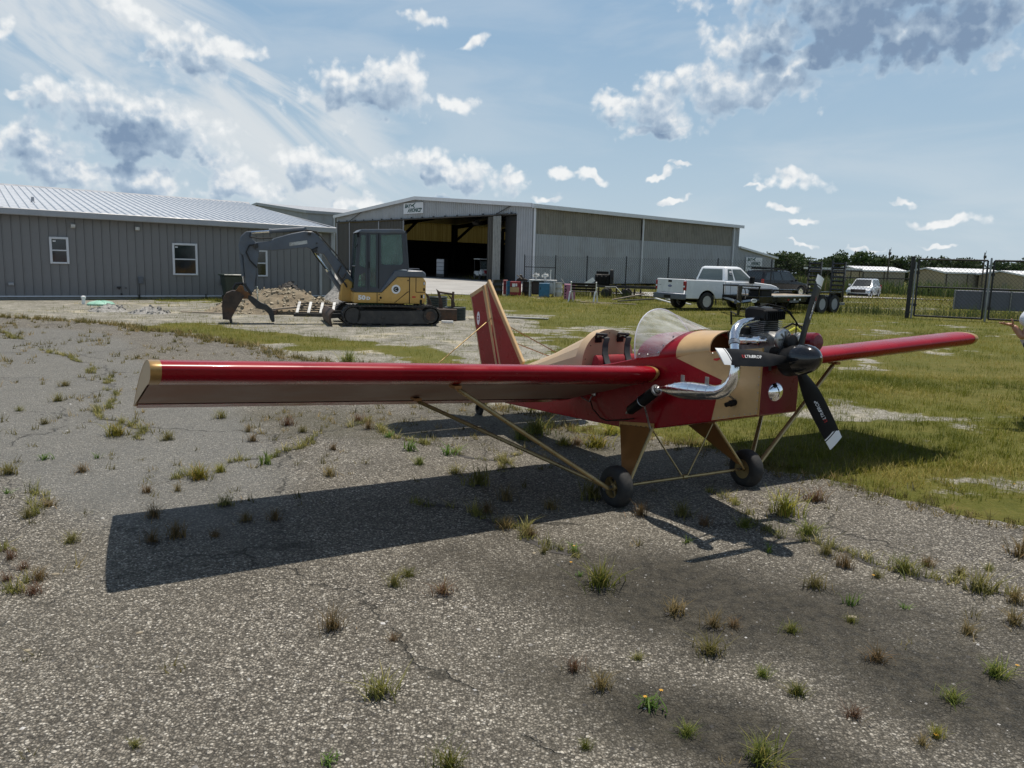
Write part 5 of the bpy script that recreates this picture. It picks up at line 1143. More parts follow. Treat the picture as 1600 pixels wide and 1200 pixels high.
# ---- white pickup
pk = thing('pickup_truck', 'white single cab pickup parked on the grass by the fence', 'pickup', (6.57, 31.0, 0), R(28))
Wd = 1.80
side = arch_poly([(4.92, .45), (4.96, .78), (4.88, .93), (4.55, 1.02), (3.62, 1.13), (2.02, 1.16), (2.0, 1.14), (1.96, .60), (.05, .60), (.05, .48), (.05, .48)][::-1][0:0]+[(.05, .47), (.05, .62), (1.96, .62), (1.98, 1.15), (3.62, 1.13), (4.5, 1.05), (4.82, .97), (4.95, .82), (4.97, .45)], [(4.12, .43, .36), (1.10, .43, .36)], .45)
q = B(); q.prism(side, 0, Wd, XZ); body = q.build('body', 'whitecar', pk, bevel=.025)
bedside = arch_poly([(.03, .47), (.03, 1.20), (1.97, 1.17), (1.97, .46)], [(1.10, .43, .36)], .46)
for y in (-.015, Wd-.085):
    q = B(); q.prism(bedside, y, y+.10, XZ); o = q.build('bed_side', 'whitecar', pk, bevel=.02)
q = B(); q.span((.06, .1, 1.19), (1.94, .115, 1.205)); q.span((.06, Wd-.115, 1.19), (1.94, Wd-.1, 1.205)); q.build('rail_cap', 'black', pk, smooth=0)
q = B(); q.span((-.03, .10, .66), (.04, Wd-.10, 1.21)); tg = q.build('tailgate', 'whitecar', pk, bevel=.02)
q = B(); q.span((-.045, Wd/2-.10, 1.08), (-.028, Wd/2+.10, 1.16)); q.build('handle', 'black', tg, smooth=0)
q = B(); q.prism([(Wd/2+.11*math.cos(t), .93+.045*math.sin(t)) for t in np.linspace(0, 6.283, 18, endpoint=False)], -.042, -.031, lambda a, z, h: (h, a, z)); ov = q.build('oval_badge', 'blue', tg, smooth=0)
text('lettering', 'Ford', 'inkwhite', .075, ov, frame(Vector((-.0435, Wd/2, .93)), (0, -1, 0), (0, 0, 1)), .3)
text('lettering', 'F-150', 'inkgrey', .075, tg, frame(Vector((-.033, Wd-.26, .95)), (0, -1, 0), (0, 0, 1)), .2)
for y0, y1 in ((-.01, .12), (Wd-.12, Wd+.01)):
    q = B(); q.span((-.03, y0, .78), (.10, y1, 1.13)); tl_ = q.build('tail_light', 'redlens', pk, bevel=.015)
    q = B(); q.span((-.035, y0+.02, .90), (-.028, y1-.02, .96)); q.build('reverse_lens', 'inkwhite', tl_, smooth=0)
q = B(); q.span((-.14, -.02, .42), (.06, Wd+.02, .64)); bp = q.build('bumper', 'slate', pk, bevel=.03)
q = B(); q.span((-.15, Wd/2-.2, .47), (-.138, Wd/2+.2, .58)); q.build('plate_recess', 'black', bp, smooth=0)
yc = Wd/2
cab_shell(pk, 'cab', 'whitecar', [(1.98, 3.62, .88, 1.13, yc, 1), (2.12, 2.98, .70, 1.70, yc, .97), (2.22, 2.85, .62, 1.74, yc, .97)],
          [(3, [(.08, .12), (.92, .12), (.90, .88), (.10, .88)]), (0, [(.10, .12), (.30, .12), (.34, .88), (.14, .88)]), (0, [(.36, .10), (.88, .10), (.92, .25), (.86, .88), (.40, .88)]), (1, rect(.07, .93, .1, .92)), (2, rect(.12, .62, .1, .88)), (2, rect(.68, .9, .1, .88))])
q = B(); q.span((2.55, -.012, 1.05), (2.57, .0, .5)) if False else q.span((2.28, -.006, .52), (2.292, .004, 1.13)); q.span((3.42, -.006, .52), (3.432, .004, 1.12)); q.span((2.0, -.006, .5), (2.012, .004, 1.15)); q.build('panel_gap', 'black', body, smooth=0)
q = B(); q.span((2.36, -.03, .98), (2.50, -.002, 1.03)); q.build('door_handle', 'black', pk, bevel=.008)
for y, s_ in ((-.12, 1), (Wd+.12, -1)):
    q = B(); q.span((3.22, y-.1, 1.08), (3.36, y+.1, 1.36)); q.span((3.26, min(y, y+s_*.2), 1.1), (3.32, max(y, y+s_*.2), 1.18)); q.build('wing_mirror', 'black', pk, bevel=.03)
for y, s_ in ((.02, -1), (Wd-.02, 1)):
    for x in (1.10, 4.12): wheel(pk, x, y-s_*.07, .36, .36, .24, 'wheelsilver', s_, 6)
q = B(); q.span((.5, .25, .42), (4.6, Wd-.25, .6)); 
for x in (1.10, 4.12): q.tube([(x, .15, .36), (x, Wd-.15, .36)], .07, 8)
q.build('chassis', 'black', pk, smooth=0)
q = B(); q.box((2.45, yc, 1.72), (.3, .5, .03)); q.build('brake_lamp', 'whitecar', pk, bevel=.01)
q = B(); q.box((4.97, yc, .72), (.05, 1.2, .26)); q.build('grille', 'black', pk, smooth=0)
for y in (.15, Wd-.15): q = B(); q.box((4.92, y, .82), (.1, .26, .2)); q.build('headlight', 'chrome', pk, bevel=.02)
text('lettering', 'F-150', 'inkgrey', .10, pk, frame(Vector((3.62, -.004, .95)), (1, 0, 0), (0, 0, 1)), .2)
q = B(); q.box((2.35, .35, 1.3), (.2, .5, .5)); q.box((2.35, Wd-.35, 1.3), (.2, .5, .5)); q.tube([(2.9, Wd-.4, 1.15), (2.85, Wd-.4, 1.22)], .18, 12); q.build('seat', 'trimgrey', pk, bevel=.06)
# ---- SUVs
def suv(name, label, loc, rot, mat, L, Wd, H_, hood, roof0, belt, rim, front_up=.1, rack=False, lowclad=False):
    o = thing(name, label, 'SUV', loc, R(rot)); r_ = .36*H_/1.75; wb = (.20*L, .80*L)
    pr = arch_poly([(.02, .42), (0, belt*.8), (.08, belt), (L-hood, belt), (L-.25, belt-.10-front_up), (L-.03, belt-.25), (L, .62), (L-.03, .32)], [(wb[1], r_*1.18, r_), (wb[0], r_*1.18, r_)], .34)
    q = B(); q.prism(pr, 0, Wd, XZ); bo = q.build('body', mat, o, bevel=.05, seg=2); yc = Wd/2
    cab_shell(o, 'cabin', mat, [(.08, L-hood+.1, Wd/2-.05, belt-.02, yc, 1), (.35, roof0, Wd/2-.20, H_-.05, yc, .96), (.6, roof0-.3, Wd/2-.32, H_, yc, .96)],
              [(0, [(.03, .12), (.28, .12), (.27, .9), (.08, .82)]), (0, rect(.31, .55, .12, .9)), (0, [(.58, .12), (.86, .12), (.90, .9), (.60, .9)]), (1, rect(.06, .94, .08, .92)), (2, [(.14, .12), (.42, .12), (.40, .9), (.10, .9)]), (2, rect(.45, .69, .12, .9)), (2, [(.72, .12), (.97, .12), (.92, .82), (.73, .9)]), (3, rect(.1, .9, .2, .9))], 'glassdark')
    for y, s_ in ((.09, -1), (Wd-.09, 1)):
        for x in wb: wheel(o, x, y, r_, r_, .22, rim, s_, 5, .66)
        q = B(); q.box((L-hood-.25, y+s_*.19, belt+.08), (.12, .2, .16)); q.build('wing_mirror', mat, o, bevel=.03)
        q = B(); q.span((.0, y-.1, belt-.22), (.1, y+.1, belt+.12)); q.build('tail_light', 'redlens', o, bevel=.02)
        q = B(); q.prism([(L-.55, belt-.22), (L-.02, belt-.32), (L, belt-.44), (L-.3, belt-.36)], y-.1+s_*.03, y+.1+s_*.03, XZ); q.build('headlight', 'chrome', o, bevel=.01)
    q = B(); q.span((L-.04, .3, .52), (L+.02, Wd-.3, .78)); q.build('grille', 'blackgloss', o, bevel=.02)
    q = B(); q.span((.3, .12, .28), (L-.3, Wd-.12, .45)); q.span((L-.1, .1, .28), (L+.015, Wd-.1, .45)); q.build('lower_trim', 'black', o, smooth=0)
    q = B()
    for f_ in (.30, .55, .80): x = .08+(L-hood)*f_; q.span((x, -.004, .48), (x+.012, .004, belt)); q.span((x, Wd-.004, .48), (x+.012, Wd+.004, belt))
    q.build('panel_gap', 'black', bo, smooth=0)
    q = B()
    for f_ in (.42, .68): x = .08+(L-hood)*f_; q.span((x, -.03, belt-.13), (x+.18, .0, belt-.09)); q.span((x, Wd, belt-.13), (x+.18, Wd+.03, belt-.09))
    q.build('door_handle', mat, o, smooth=0)
    if rack:
        q = B()
        for y in (.25, Wd-.25): q.tube([(.6, y, H_+.08), (roof0-.2, y, H_+.08)], .03, 6)
        for x in (.7, 1.5, 2.3, roof0-.4): q.tube([(x, .25, H_+.09), (x, Wd-.25, H_+.09)], .03, 6)
        q.span((.6, .3, H_+.1), (2.0, Wd-.3, H_+.2)); q.build('roof_rack', 'black', o)
    return o
suv('black_suv', 'black SUV with a roof rack behind the fence, parked beyond the white pickup', (17.1, 55.6, -.31), 32, 'blackcar', 5.0, 1.95, 1.86, 1.45, 2.95, 1.12, 'chrome', rack=True)
suv('silver_suv', 'silver compact SUV facing the camera on the road behind the fence', (28.3, 66.3, -.52), 234, 'silvercar', 4.0, 1.7, 1.6, 1.05, 2.25, .98, 'wheelsilver', front_up=.05)

# ---- black equipment trailer with ramps up
tr_ = thing('equipment_trailer', 'black flatbed trailer with two ladder ramps standing at its rear', 'trailer', (9.0, 29.6, 0), math.atan2(.6, .8))
TL, TW = 5.5, 1.7
q = B(); q.span((0, 0, .44), (TL, .10, .68)); q.span((0, TW-.1, .44), (TL, TW, .68)); q.span((0, .1, .44), (.1, TW-.1, .68)); q.span((TL-.1, .1, .44), (TL, TW-.1, .68)); q.build('frame', 'blackgloss', tr_, bevel=.01)
for k in range(7): q = B(); q.span((.9, .12+k*.21, .64), (3.9, .12+k*.21+.2, .70)); q.build('deck_plank', 'wood', tr_, smooth=0)
q = B(); q.span((.85, -.012, .66), (3.55, .10, .712)); q.build('deck_edge', 'trimwhite', tr_, smooth=0)
q = B()
for y in (0.04, TW-.04): q.tube([(.03, y, .68), (.03, y, 1.04)], .03, 6)
q.tube([(.03, 0, 1.04), (.03, TW, 1.04)], .03, 6); q.tube([(.03, TW-.04, 1.04), (.9, TW-.04, 1.04), (.9, TW-.04, .68)], .03, 6); q.build('front_rail', 'blackgloss', tr_)
q = B(); tip = Vector((-1.66, -.38, .5))
q.tube([(0, .05, .55), tip], .06, 4); q.tube([(0, TW-.1, .55), tip], .06, 4); q.tube([tip, tip+Vector((-.25, -.06, .02))], .07, 6); q.build('tongue', 'blackgloss', tr_, smooth=0)
q = B(); jp = Vector((-1.62, -.36, 0)); q.span(jp+Vector((-.16, -.16, 0)), jp+Vector((.16, .16, .04))); q.tube([jp+Vector((0, 0, .02)), jp+Vector((0, 0, .6))], .05, 8); q.tube([jp+Vector((0, 0, .35)), jp+Vector((0, 0, 1.08))], .085, 8); q.tube([jp+Vector((0, -.05, 1.0)), jp+Vector((.15, -.25, 1.0)), jp+Vector((.2, -.28, .85))], .018, 6); q.build('jack', 'blackgloss', tr_)
q = B(); q.span((.14, .02, .50), (.80, .62, .90)); tb_ = q.build('toolbox', 'black', tr_, bevel=.03)
q = B(); q.span((.12, .0, .88), (.82, .64, .96)); q.build('lid', 'black', tb_, bevel=.03)
q = B(); q.tube([jp+Vector((0, 0, 1.05)), jp+Vector((.4, .1, .98)), jp+Vector((.55, .15, .8)), jp+Vector((.4, .05, .62))], .018, 6); q.build('cable', 'rubber', tr_)
for x in (3.7, 4.55):
    for y, s_ in ((-.16, -1), (TW+.16, 1)): wheel(tr_, x, y, .37, .37, .22, 'trimgrey', s_, 8)
for y in (-.28, TW+.04):
    q = B(); q.prism([(3.2, .62), (3.3, .86), (4.95, .86), (5.05, .62), (4.97, .62), (4.88, .80), (3.37, .80), (3.28, .62)], y, y+.24, XZ); q.build('fender', 'blackgloss', tr_, bevel=.01)
q = B(); q.tube([(3.7, -.1, .37), (3.7, TW+.1, .37)], .05, 6); q.tube([(4.55, -.1, .37), (4.55, TW+.1, .37)], .05, 6); q.build('axle', 'black', tr_)
for y0 in (.0, TW-.62):
    q = B()
    for y in (y0+.03, y0+.59): q.span((TL+.02, y-.03, .42), (TL+.10, y+.03, 2.05))
    rm = q.build('ramp', 'blackgloss', tr_, smooth=0)
    for k in range(9): q = B(); q.box((TL+.06, y0+.31, .56+k*.175), (.09, .52, .045), Matrix.Rotation(R(35), 3, 'Y')); q.build('rung', 'blackgloss', rm, smooth=0)
q = B(); q.span((TL-.05, .62, .30), (TL+.1, 1.0, .44)); q.span((TL-.35, -.1, .30), (TL+.05, -.02, .42)); q.build('rear_step', 'galv', tr_, bevel=.01)
for x in (1.75, 2.15, 2.5):
    q = B(); q.span((x, -.013, .52), (x+.10, -.001, .58)); q.build('marker_lamp', 'redlens' if x < 2 else 'inkwhite', tr_, smooth=0)
q = B(); q.span((1.9, -.012, .445), (2.45, -.001, .51)); dc = q.build('decal', 'trimgrey', tr_, smooth=0)
q = B()
for k in range(7): q.span((1.93+k*.07, -.0145, .45+.01*(k % 2)), (1.97+k*.07, -.0125, .50))
q.build('scribble', 'black', dc, smooth=0)
q = B(); q.prism([(-.55+.17*math.cos(t), .54+.07*math.sin(t)) for t in np.linspace(0, 6.283, 20, endpoint=False)], -.20, -.185, XZ); dc = q.build('oval_decal', 'inkwhite', tr_, smooth=0)
q = B()
for k in range(4): q.span((-.65+k*.055, -.2035, .52), (-.62+k*.055, -.2005, .56))
q.build('scribble', 'black', dc, smooth=0)

# ================================================================ THE AIRPLANE
ap = thing('light_airplane', 'small red and tan open cockpit plane with a three blade propeller on the asphalt', 'airplane', (1.337, 5.935, 0), R(29.592-90))
ST = [(-3.42, .035, .235, .36), (-2.6, .12, .289, .56), (-1.8, .20, .36, .72), (-1.05, .265, .425, .865), (-.56, .295, .468, .972), (-.29, .30, .49, 1.04), (-.19, .298, .503, 1.058), (0, .29, .556, 1.088), (.42, .236, .676, 1.168), (.846, .17, .798, 1.235)]
def st(x):
    a = np.array(ST); return [float(np.interp(x, a[:, 0], a[:, k])) for k in (1, 2, 3)]
q = B(); e = .012
q.loft([[(x, -w, zt), (x, -w, zb), (x, w, zb), (x, w, zt), (x, w-e, zt), (x, w-e, zb+e), (x, -w+e, zb+e), (x, -w+e, zt)] for x, w, zb, zt in ST])
fus = q.build('fuselage', 'red', ap, bevel=.006, smooth=25)
# tan panels on the nose sides
for s in (-1, 1):
    q = B(); f = lambda x, z: (x, s*(st(x)[0]+.0035), z)
    pa = [(.14, 1.094), (.28, 1.058), (.42, 1.022), (.42, 1.166), (.28, 1.139)]; pb = [(.42, 1.022), (.55, .989), (.515, .86), (.483, .700), (.66, .750), (.846, .802), (.846, 1.238), (.64, 1.204), (.42, 1.166)]
    for pl in (pa, pb):
        n = len(pl); q.add([f(x, z) for x, z in pl]+[(f(x, z)[0], f(x, z)[1]-s*.006, z) for x, z in pl], [tuple(range(n)), tuple(range(2*n-1, n-1, -1))]+[(k, (k+1) % n, n+(k+1) % n, n+k) for k in range(n)])
    q.build('nose_panel', 'cream', ap, smooth=30)
q = B(); q.span((.842, -.172, .80), (.854, .172, 1.195)); nf = q.build('nose_front', 'red_dark', ap, bevel=.004)
q = B(); q.tube([(.846, -.172, .798), (.846, -.172, 1.24)], .006, 5); q.build('edge_strip', 'gold', nf, smooth=0); q = B(); q.tube([(.846, .172, .798), (.846, .172, 1.24)], .006, 5); q.build('edge_strip', 'gold', nf, smooth=0)
q = B(); q.lathe([(.064, 0), (.060, .012), (.042, .026), (.02, .033), (.002, .035)], 24, (.854, -.04, .945), (1, 0, 0)); q.build('chrome_disc', 'mirror', nf, smooth=60)
q = B(); q.add([(.43, -.22, 1.02), (.84, -.16, 1.10), (.84, .16, 1.10), (.43, .22, 1.02), (.43, -.22, 1.01), (.84, -.16, 1.09), (.84, .16, 1.09), (.43, .22, 1.01)], [(0, 1, 2, 3), (7, 6, 5, 4), (0, 4, 5, 1), (1, 5, 6, 2), (2, 6, 7, 3), (3, 7, 4, 0)]); q.build('engine_tray', 'black', ap, smooth=0)
for s in (-1, 1):
    q = B(); pts = [(x, z) for x in () for z in ()]
    for k in range(9): pts += [(.50+k*.041, float(np.interp(.50+k*.041, [.483, .846], [.715, .815])))]
    for k in range(8): pts += [(.832, .84+k*.052)]
    for k in range(8): pts += [(.46+k*.05, float(np.interp(.46+k*.05, [.42, .846], [1.155, 1.225])))]
    for x, z in pts: q.lathe([(.0045, 0), (.003, .003)], 6, (x, s*(st(x)[0]+.0035), z), (0, s, 0))
    o = q.build('panel_screw', 'steel', ap, smooth=0); o['kind'] = 'stuff'
    q = B()
    for k in range(26): x = -2.4+k*.085; w, zb, zt = st(x); q.lathe([(.004, 0), (.003, .002)], 6, (x, s*w, zb+.02), (0, s, 0)); q.lathe([(.004, 0), (.003, .002)], 6, (x, s*w, zt-.02), (0, s, 0))
    o = q.build('side_screw', 'red_dark', ap, smooth=0); o['kind'] = 'stuff'
# decks: coaming and cowl arches
def arch(x, w, zb, zt, n=20, lean=0):
    return [Vector((x+lean*math.sin(t), -w*math.cos(t), zb+(zt-zb)*math.sin(t)**.92)) for t in np.linspace(0, math.pi, n)]
def arch_sheet(rings, th=.008):
    q = B(); n = len(rings[0]); out = [p for r_ in rings for p in r_]; cx = Vector((0, 0, 1.02))
    inn = [Vector((p.x, p.y*(1-th/.26), p.z-th*1.0)) for p in out]; m_ = len(out); q.add(out+inn, [])
    for i in range(len(rings)-1):
        for j in range(n-1): a = i*n+j; q.f += [(a, a+1, a+n+1, a+n), (m_+a, m_+a+n, m_+a+n+1, m_+a+1)]
    L = (len(rings)-1)*n
    for j in range(n-1): q.f += [(j, m_+j, m_+j+1, j+1), (L+j, L+j+1, m_+L+j+1, m_+L+j)]
    for i in range(len(rings)-1):
        a = i*n; q.f += [(a, a+n, m_+a+n, m_+a)]; a += n-1; q.f += [(a, m_+a, m_+a+n, a+n)]
    q.mi = [0]*len(q.f); return q
w_ = lambda x: st(x)[0]; zt_ = lambda x: st(x)[2]
arch_sheet([arch(x, w_(x)+.002, zt_(x)-.01, z) for x, z in ((-.28, 1.232), (-.15, 1.250), (0, 1.266))]+[arch(.135, w_(.135)+.002, zt_(.135)-.01, 1.281, lean=-.03)]).build('coaming', 'red', ap, smooth=60)
arch_sheet([arch(.137, w_(.137)+.0035, zt_(.137)-.01, 1.2825, lean=-.03), arch(.28, w_(.28)+.0035, zt_(.28)-.01, 1.293, lean=-.04), arch(.435, w_(.435)+.0035, zt_(.435)-.008, 1.305, lean=-.055)]).build('cowl', 'cream', ap, smooth=60)
q = B(); q.prism([(w_(.3)*math.cos(t)*.95, 1.11+.165*math.sin(t)) for t in np.linspace(0, math.pi, 14)], .16, .17, lambda a, z, h: (h, a, z)); q.build('bulkhead', 'gold_dark', ap, smooth=0)
for y in (-.12, .12):
    q = B(); q.span((-.30, y-.06, 1.09), (-.285, y+.06, 1.18)); q.build('instrument', 'black', ap, smooth=0)
# windshield with its frame
rear = [Vector((-.29-.115*math.sin(t), -.302*math.cos(t), 1.04+.364*math.sin(t)**.95)) for t in np.linspace(0, math.pi, 26)]
frnt = [Vector((-.03+.125*math.sin(t), -.296*math.cos(t), 1.088+.203*math.sin(t)**.95)) for t in np.linspace(0, math.pi, 26)]
q = B(); rows = [[r_.lerp(f_, k/4) for r_, f_ in zip(rear, frnt)] for k in range(5)]
q.loft(rows, cap=False, closed=False); ws = q.build('windshield', 'windshield', ap, smooth=70)
q = B(); q.tube(rear, .006, 6); q.build('windshield_rim', 'trimwhite', ws)
q = B()
for k in (1, 3, 6, 19, 22, 24): q.lathe([(.008, 0), (.006, .006)], 8, frnt[k].lerp(rear[k], .06), Vector((0, frnt[k].y, frnt[k].z-1.0)))
for x, z in ((-.24, 1.075), (-.14, 1.085)): q.lathe([(.008, 0), (.006, .006)], 8, (x, -.306, z), (0, -1, 0))
q.build('screw', 'steel', ws)
# turtledeck and headrest bulkhead
def tarch(x, w, zb, zt, n=12): return [Vector((x, -w*math.cos(t), zb+(zt-zb)*math.sin(t)**.85)) for t in np.linspace(0, math.pi, n)]
TD = [(-1.14, .262, .85, 1.168), (-1.8, .20, .715, .905), (-2.6, .125, .555, .640), (-3.3, .045, .385, .42)]
q = B(); q.loft([tarch(*a) for a in TD], cap=True, closed=True); q.build('turtledeck', 'cream2', ap, smooth=12)
q = B(); q.loft([tarch(-1.15, .272, .85, 1.182, 24), tarch(-1.04, .275, .86, 1.188, 24)], cap=True, closed=True); hb = q.build('headrest_bulkhead', 'cream2', ap, smooth=40)
q = B()
for t in np.linspace(.25, 2.9, 7): q.lathe([(.005, 0), (.004, .003)], 6, (-1.04, -.25*math.cos(t), .87+.29*math.sin(t)), (1, 0, 0))
q.build('screw', 'black', hb)
# seat, harness
q = B(); q.prism([(-1.03, .78), (-.98, .97), (-.93, .99), (-.90, .96), (-.84, .62), (-.5, .66), (-.48, .58), (-.95, .55)], -.21, .21, XZ); q.build('seat', 'seatred', ap, bevel=.03, seg=2)
q = B(); q.tube([(-.95, -.20, .955), (-.95, .20, .955)], .03, 8); q.build('seat_roll', 'seatred', ap)
for y in (-.12, .11):
    q = B(); q.box((-1.032, y, 1.105), (.012, .07, .05)); q.build('harness_anchor', 'black', ap, bevel=.004)
    pts = [(-1.03, y, 1.11), (-.99, y+.02, 1.135), (-.95, y+.03, 1.12), (-.95, y+.015, 1.07), (-.93, y, 1.0), (-.88, y-.01, .93), (-.80, y-.02, .86), (-.74, y-.01, .72)]
    q = B(); q.loft([[Vector(p)+Vector((dx, dy, dx)) for dx, dy in ((-.006, -.028), (.006, -.03), (.006, .028), (-.006, .03))] for p in pts]); q.build('harness_strap', 'strap', ap, bevel=.003)
    q = B(); q.tube([(-1.03, y-.03, 1.13), (-.99, y-.05, 1.16), (-.96, y+.0, 1.155), (-.985, y+.05, 1.15), (-1.02, y+.05, 1.125)], .012, 6); q.build('strap_loop', 'strap', ap)
# fin and rudder
XZy = lambda a, z, h: (a, h, z)
q = B(); q.prism([(-3.295, 1.50), (-2.535, .735), (-2.36, .60), (-2.93, .52), (-3.335, 1.48)], -.014, .014, XZy); fin = q.build('tail_fin', 'red', ap, bevel=.006)
def strip(par, a, b_, w0, w1, mat='gold2', th=.034, nm='border'):
    a = Vector(a); b_ = Vector(b_); d = (b_-a).normalized(); p = Vector((-d.y, d.x))
    pl = [a-p*w0, b_-p*w0, b_+p*w1, a+p*w1]; q = B(); q.prism([(v_.x, v_.y) for v_ in pl], -th/2, th/2, XZy); return q.build(nm, mat, par, bevel=.006)
M['gold2'] = pm('tan_gold_paint', (.46, .30, .13), .42, var=.1, vs=5, coat=.2)
strip(fin, (-3.295, 1.50), (-2.50, .70), .0, -.055) if False else strip(fin, (-3.298, 1.508), (-2.50, .700), .012, .045)
strip(fin, (-3.338, 1.485), (-2.95, .56), -.004, .045)
q = B(); q.prism([(-3.372, 1.472), (-3.705, 1.355), (-3.42, .62), (-3.30, .36), (-3.02, .36), (-2.975, .56)], -.013, .013, XZy); rud = q.build('rudder', 'red', ap, bevel=.006)
strip(rud, (-3.37, 1.478), (-2.975, .56), -.004, -.050) if False else strip(rud, (-3.37, 1.478), (-2.985, .56), .045, .002)
strip(rud, (-3.372, 1.476), (-3.706, 1.359), -.0, .05); strip(rud, (-3.705, 1.362), (-3.40, .58), -.006, .026)
q = B(); q.prism([(-3.485+.034*math.cos(t)+.0, 1.10+.075*math.sin(t)) for t in np.linspace(0, 6.283, 22, endpoint=False)], -.0155, .0155, XZy); em = q.build('oval_emblem', 'inkwhite', rud, smooth=0)
q = B(); q.prism([(-3.485+.017*math.cos(t), 1.105+.034*math.sin(t)) for t in np.linspace(0, 6.283, 18, endpoint=False)], -.0165, .0165, XZy); q.cur = 1
for z in (1.135, 1.105, 1.075): q.prism([(-3.50, z-.006), (-3.47, z-.006), (-3.47, z+.006), (-3.50, z+.006)], -.0175, .0175, XZy)
q.build('emblem_mark', ['red', 'inkwhite'], em, smooth=0)
q = B()
for a, c in (((-3.17, -.015, 1.126), (-2.78, -1.0, .57)), ((-3.17, .015, 1.126), (-2.78, 1.0, .57)), ((-2.70, .015, .905), (-2.75, .95, .57))): q.tube([a, c], .0055, 5)
q.build('brace_wire', 'gold_tube', ap)
for s in (-1, 1):
    f = lambda a, y, h: (a, s*y, .60+h+(a+2.5)*.14)
    q = B(); q.prism([(-2.42, .05), (-2.62, .98), (-2.70, 1.08), (-2.86, 1.12), (-2.90, .03)], -.012, .012, f); q.build('stabilizer', 'red', ap, bevel=.005)
    q = B(); q.prism([(-2.92, .05), (-2.88, 1.12), (-3.32, 1.10), (-3.40, .95), (-3.36, .10)], -.010, .010, f); q.build('elevator', 'red', ap, bevel=.005)
# wings
TH, CH = R(16.146), 1.331
YU = [(0, .035), (.005, .047), (.0125, .0565), (.025, .067), (.05, .081), (.08, .0915), (.12, .1015), (.18, .1115), (.26, .116), (.36, .115), (.48, .107), (.6, .0915), (.72, .070), (.84, .043), (.93, .020), (1, .003)]
YL = [(0, .035), (.004, .020), (.0125, .009), (.03, .000), (.06, -.005), (.10, -.006), (.15, -.004), (.22, 0), (.4, 0), (.6, 0), (.8, 0), (.86, 0), (1, -.001)]
def wing(s, half, dih):
    dd = math.tan(R(dih)); cs, sn = math.cos(TH if s < 0 else R(11.8)), math.sin(TH if s < 0 else R(11.8))
    def wp(c, n, y): return Vector((.002-c*CH*cs+n*CH*sn, s*y, .903-c*CH*sn+n*CH*cs+y*dd))
    yl = lambda c: float(np.interp(c, [p[0] for p in YL], [p[1] for p in YL])); yu = lambda c: float(np.interp(c, [p[0] for p in YU], [p[1] for p in YU]))
    y0, y1 = .335, half-.055
    Ys = list(np.linspace(y0, y1, 15))
    sag = lambda y: 0 if min(abs(y-k) for k in Ys[::2]) < .01 else -.0016
    prof = [(c, n) for c, n in YU[::-1]]+[(c, n) for c, n in YL[1:7]]
    q = B(); q.loft([[wp(c, n+(sag(y) if c > .3 else 0), y) for c, n in prof] for y in Ys], cap=False, closed=False); wg = q.build('wing', 'red', ap, smooth=50)
    q = B(); low = [(c, n) for c, n in YL if .145 < c < .87]
    Yb = list(np.linspace(y0, half-.012, 16)); q.loft([[wp(c, n-.0008+(.0005 if i % 2 else 0), y) for c, n in low] for i, y in enumerate(Yb)], cap=False, closed=False); q.build('underside_panel', 'fabric', wg, smooth=50)
    q = B(); q.tube([wp(.864, -.0012, y0), wp(.864, -.0012, half-.02)], .004, 4); q.build('hinge_gap', 'black', wg)
    q = B(); q.loft([[wp(.872, -.005, y), wp(.872, .004, y), wp(1.0, .004, y), wp(1.006, .0005, y), wp(1.0, -.007, y)] for y in (y0+.1, half-.02)]); q.build('aileron', 'red', wg, smooth=30)
    full = [(c, n) for c, n in YU[::-1]]+[(c, n) for c, n in YL[1:]]
    def sc(c, n, k): return (.3+(c-.3)*k, .05+(n-.05)*k)
    q = B(); q.loft([[wp(*sc(c, n, 1.004), half-.055) for c, n in prof], [wp(*sc(c, n, 1.004), half-.012) for c, n in prof], [wp(*sc(c, n, .993), half) for c, n in prof]], cap=False, closed=False); q.build('tip_band', 'gold', wg, smooth=50)
    q = B(); ring = [wp(*sc(c, n, .995), half-.002) for c, n in full]; q.add(ring, [tuple(range(len(ring)))]); q.build('tip_rib', 'cream2', wg, smooth=0)
    # rounded root: the leading edge closes with a gold arc against the fuselage
    q = B(); q.loft([[wp(*sc(c, n, k), y) for c, n in full] for y, k in ((y0, 1.0), (y0-.025, .985), (y0-.04, .95))], cap=True); q.build('root_fairing', 'red', wg, smooth=60)
    q = B(); pf = [(c, n) for c, n in full if c < .5 and not (c > .08 and n < .02)]
    q.loft([[wp(*sc(c, n, k), y) for c, n in pf] for y, k in ((y0+.012, 1.006), (y0-.006, 1.008), (y0-.026, .988))], cap=False, closed=False); q.build('root_band', 'gold', wg, smooth=60)
    # stains by the strut fittings and the struts themselves
    for c, yy in ((.16, 1.85), (.68, 1.85)):
        a = wp(c, -.004, yy); q = B(); q.box(a-Vector((0, 0, .012)), (.09, .05, .02)); q.tube([a-Vector((0, 0, .01)), a-Vector((0, s*.03, .05))], .012, 6); q.build('strut_fitting', 'gold_dark', wg)
        end = Vector((.0+(.02 if c < .3 else -.05), s*.735, .155 if c < .3 else .16)); q = B(); q.tube([a-Vector((0, s*.02, .035)), end], .0165 if c < .3 else .0145, 8, flat=1.25); q.build('wing_strut', 'gold_tube', ap)
    return wp
wpR = wing(-1, 3.70, 2.927); wpL = wing(1, 3.62, 2.75)
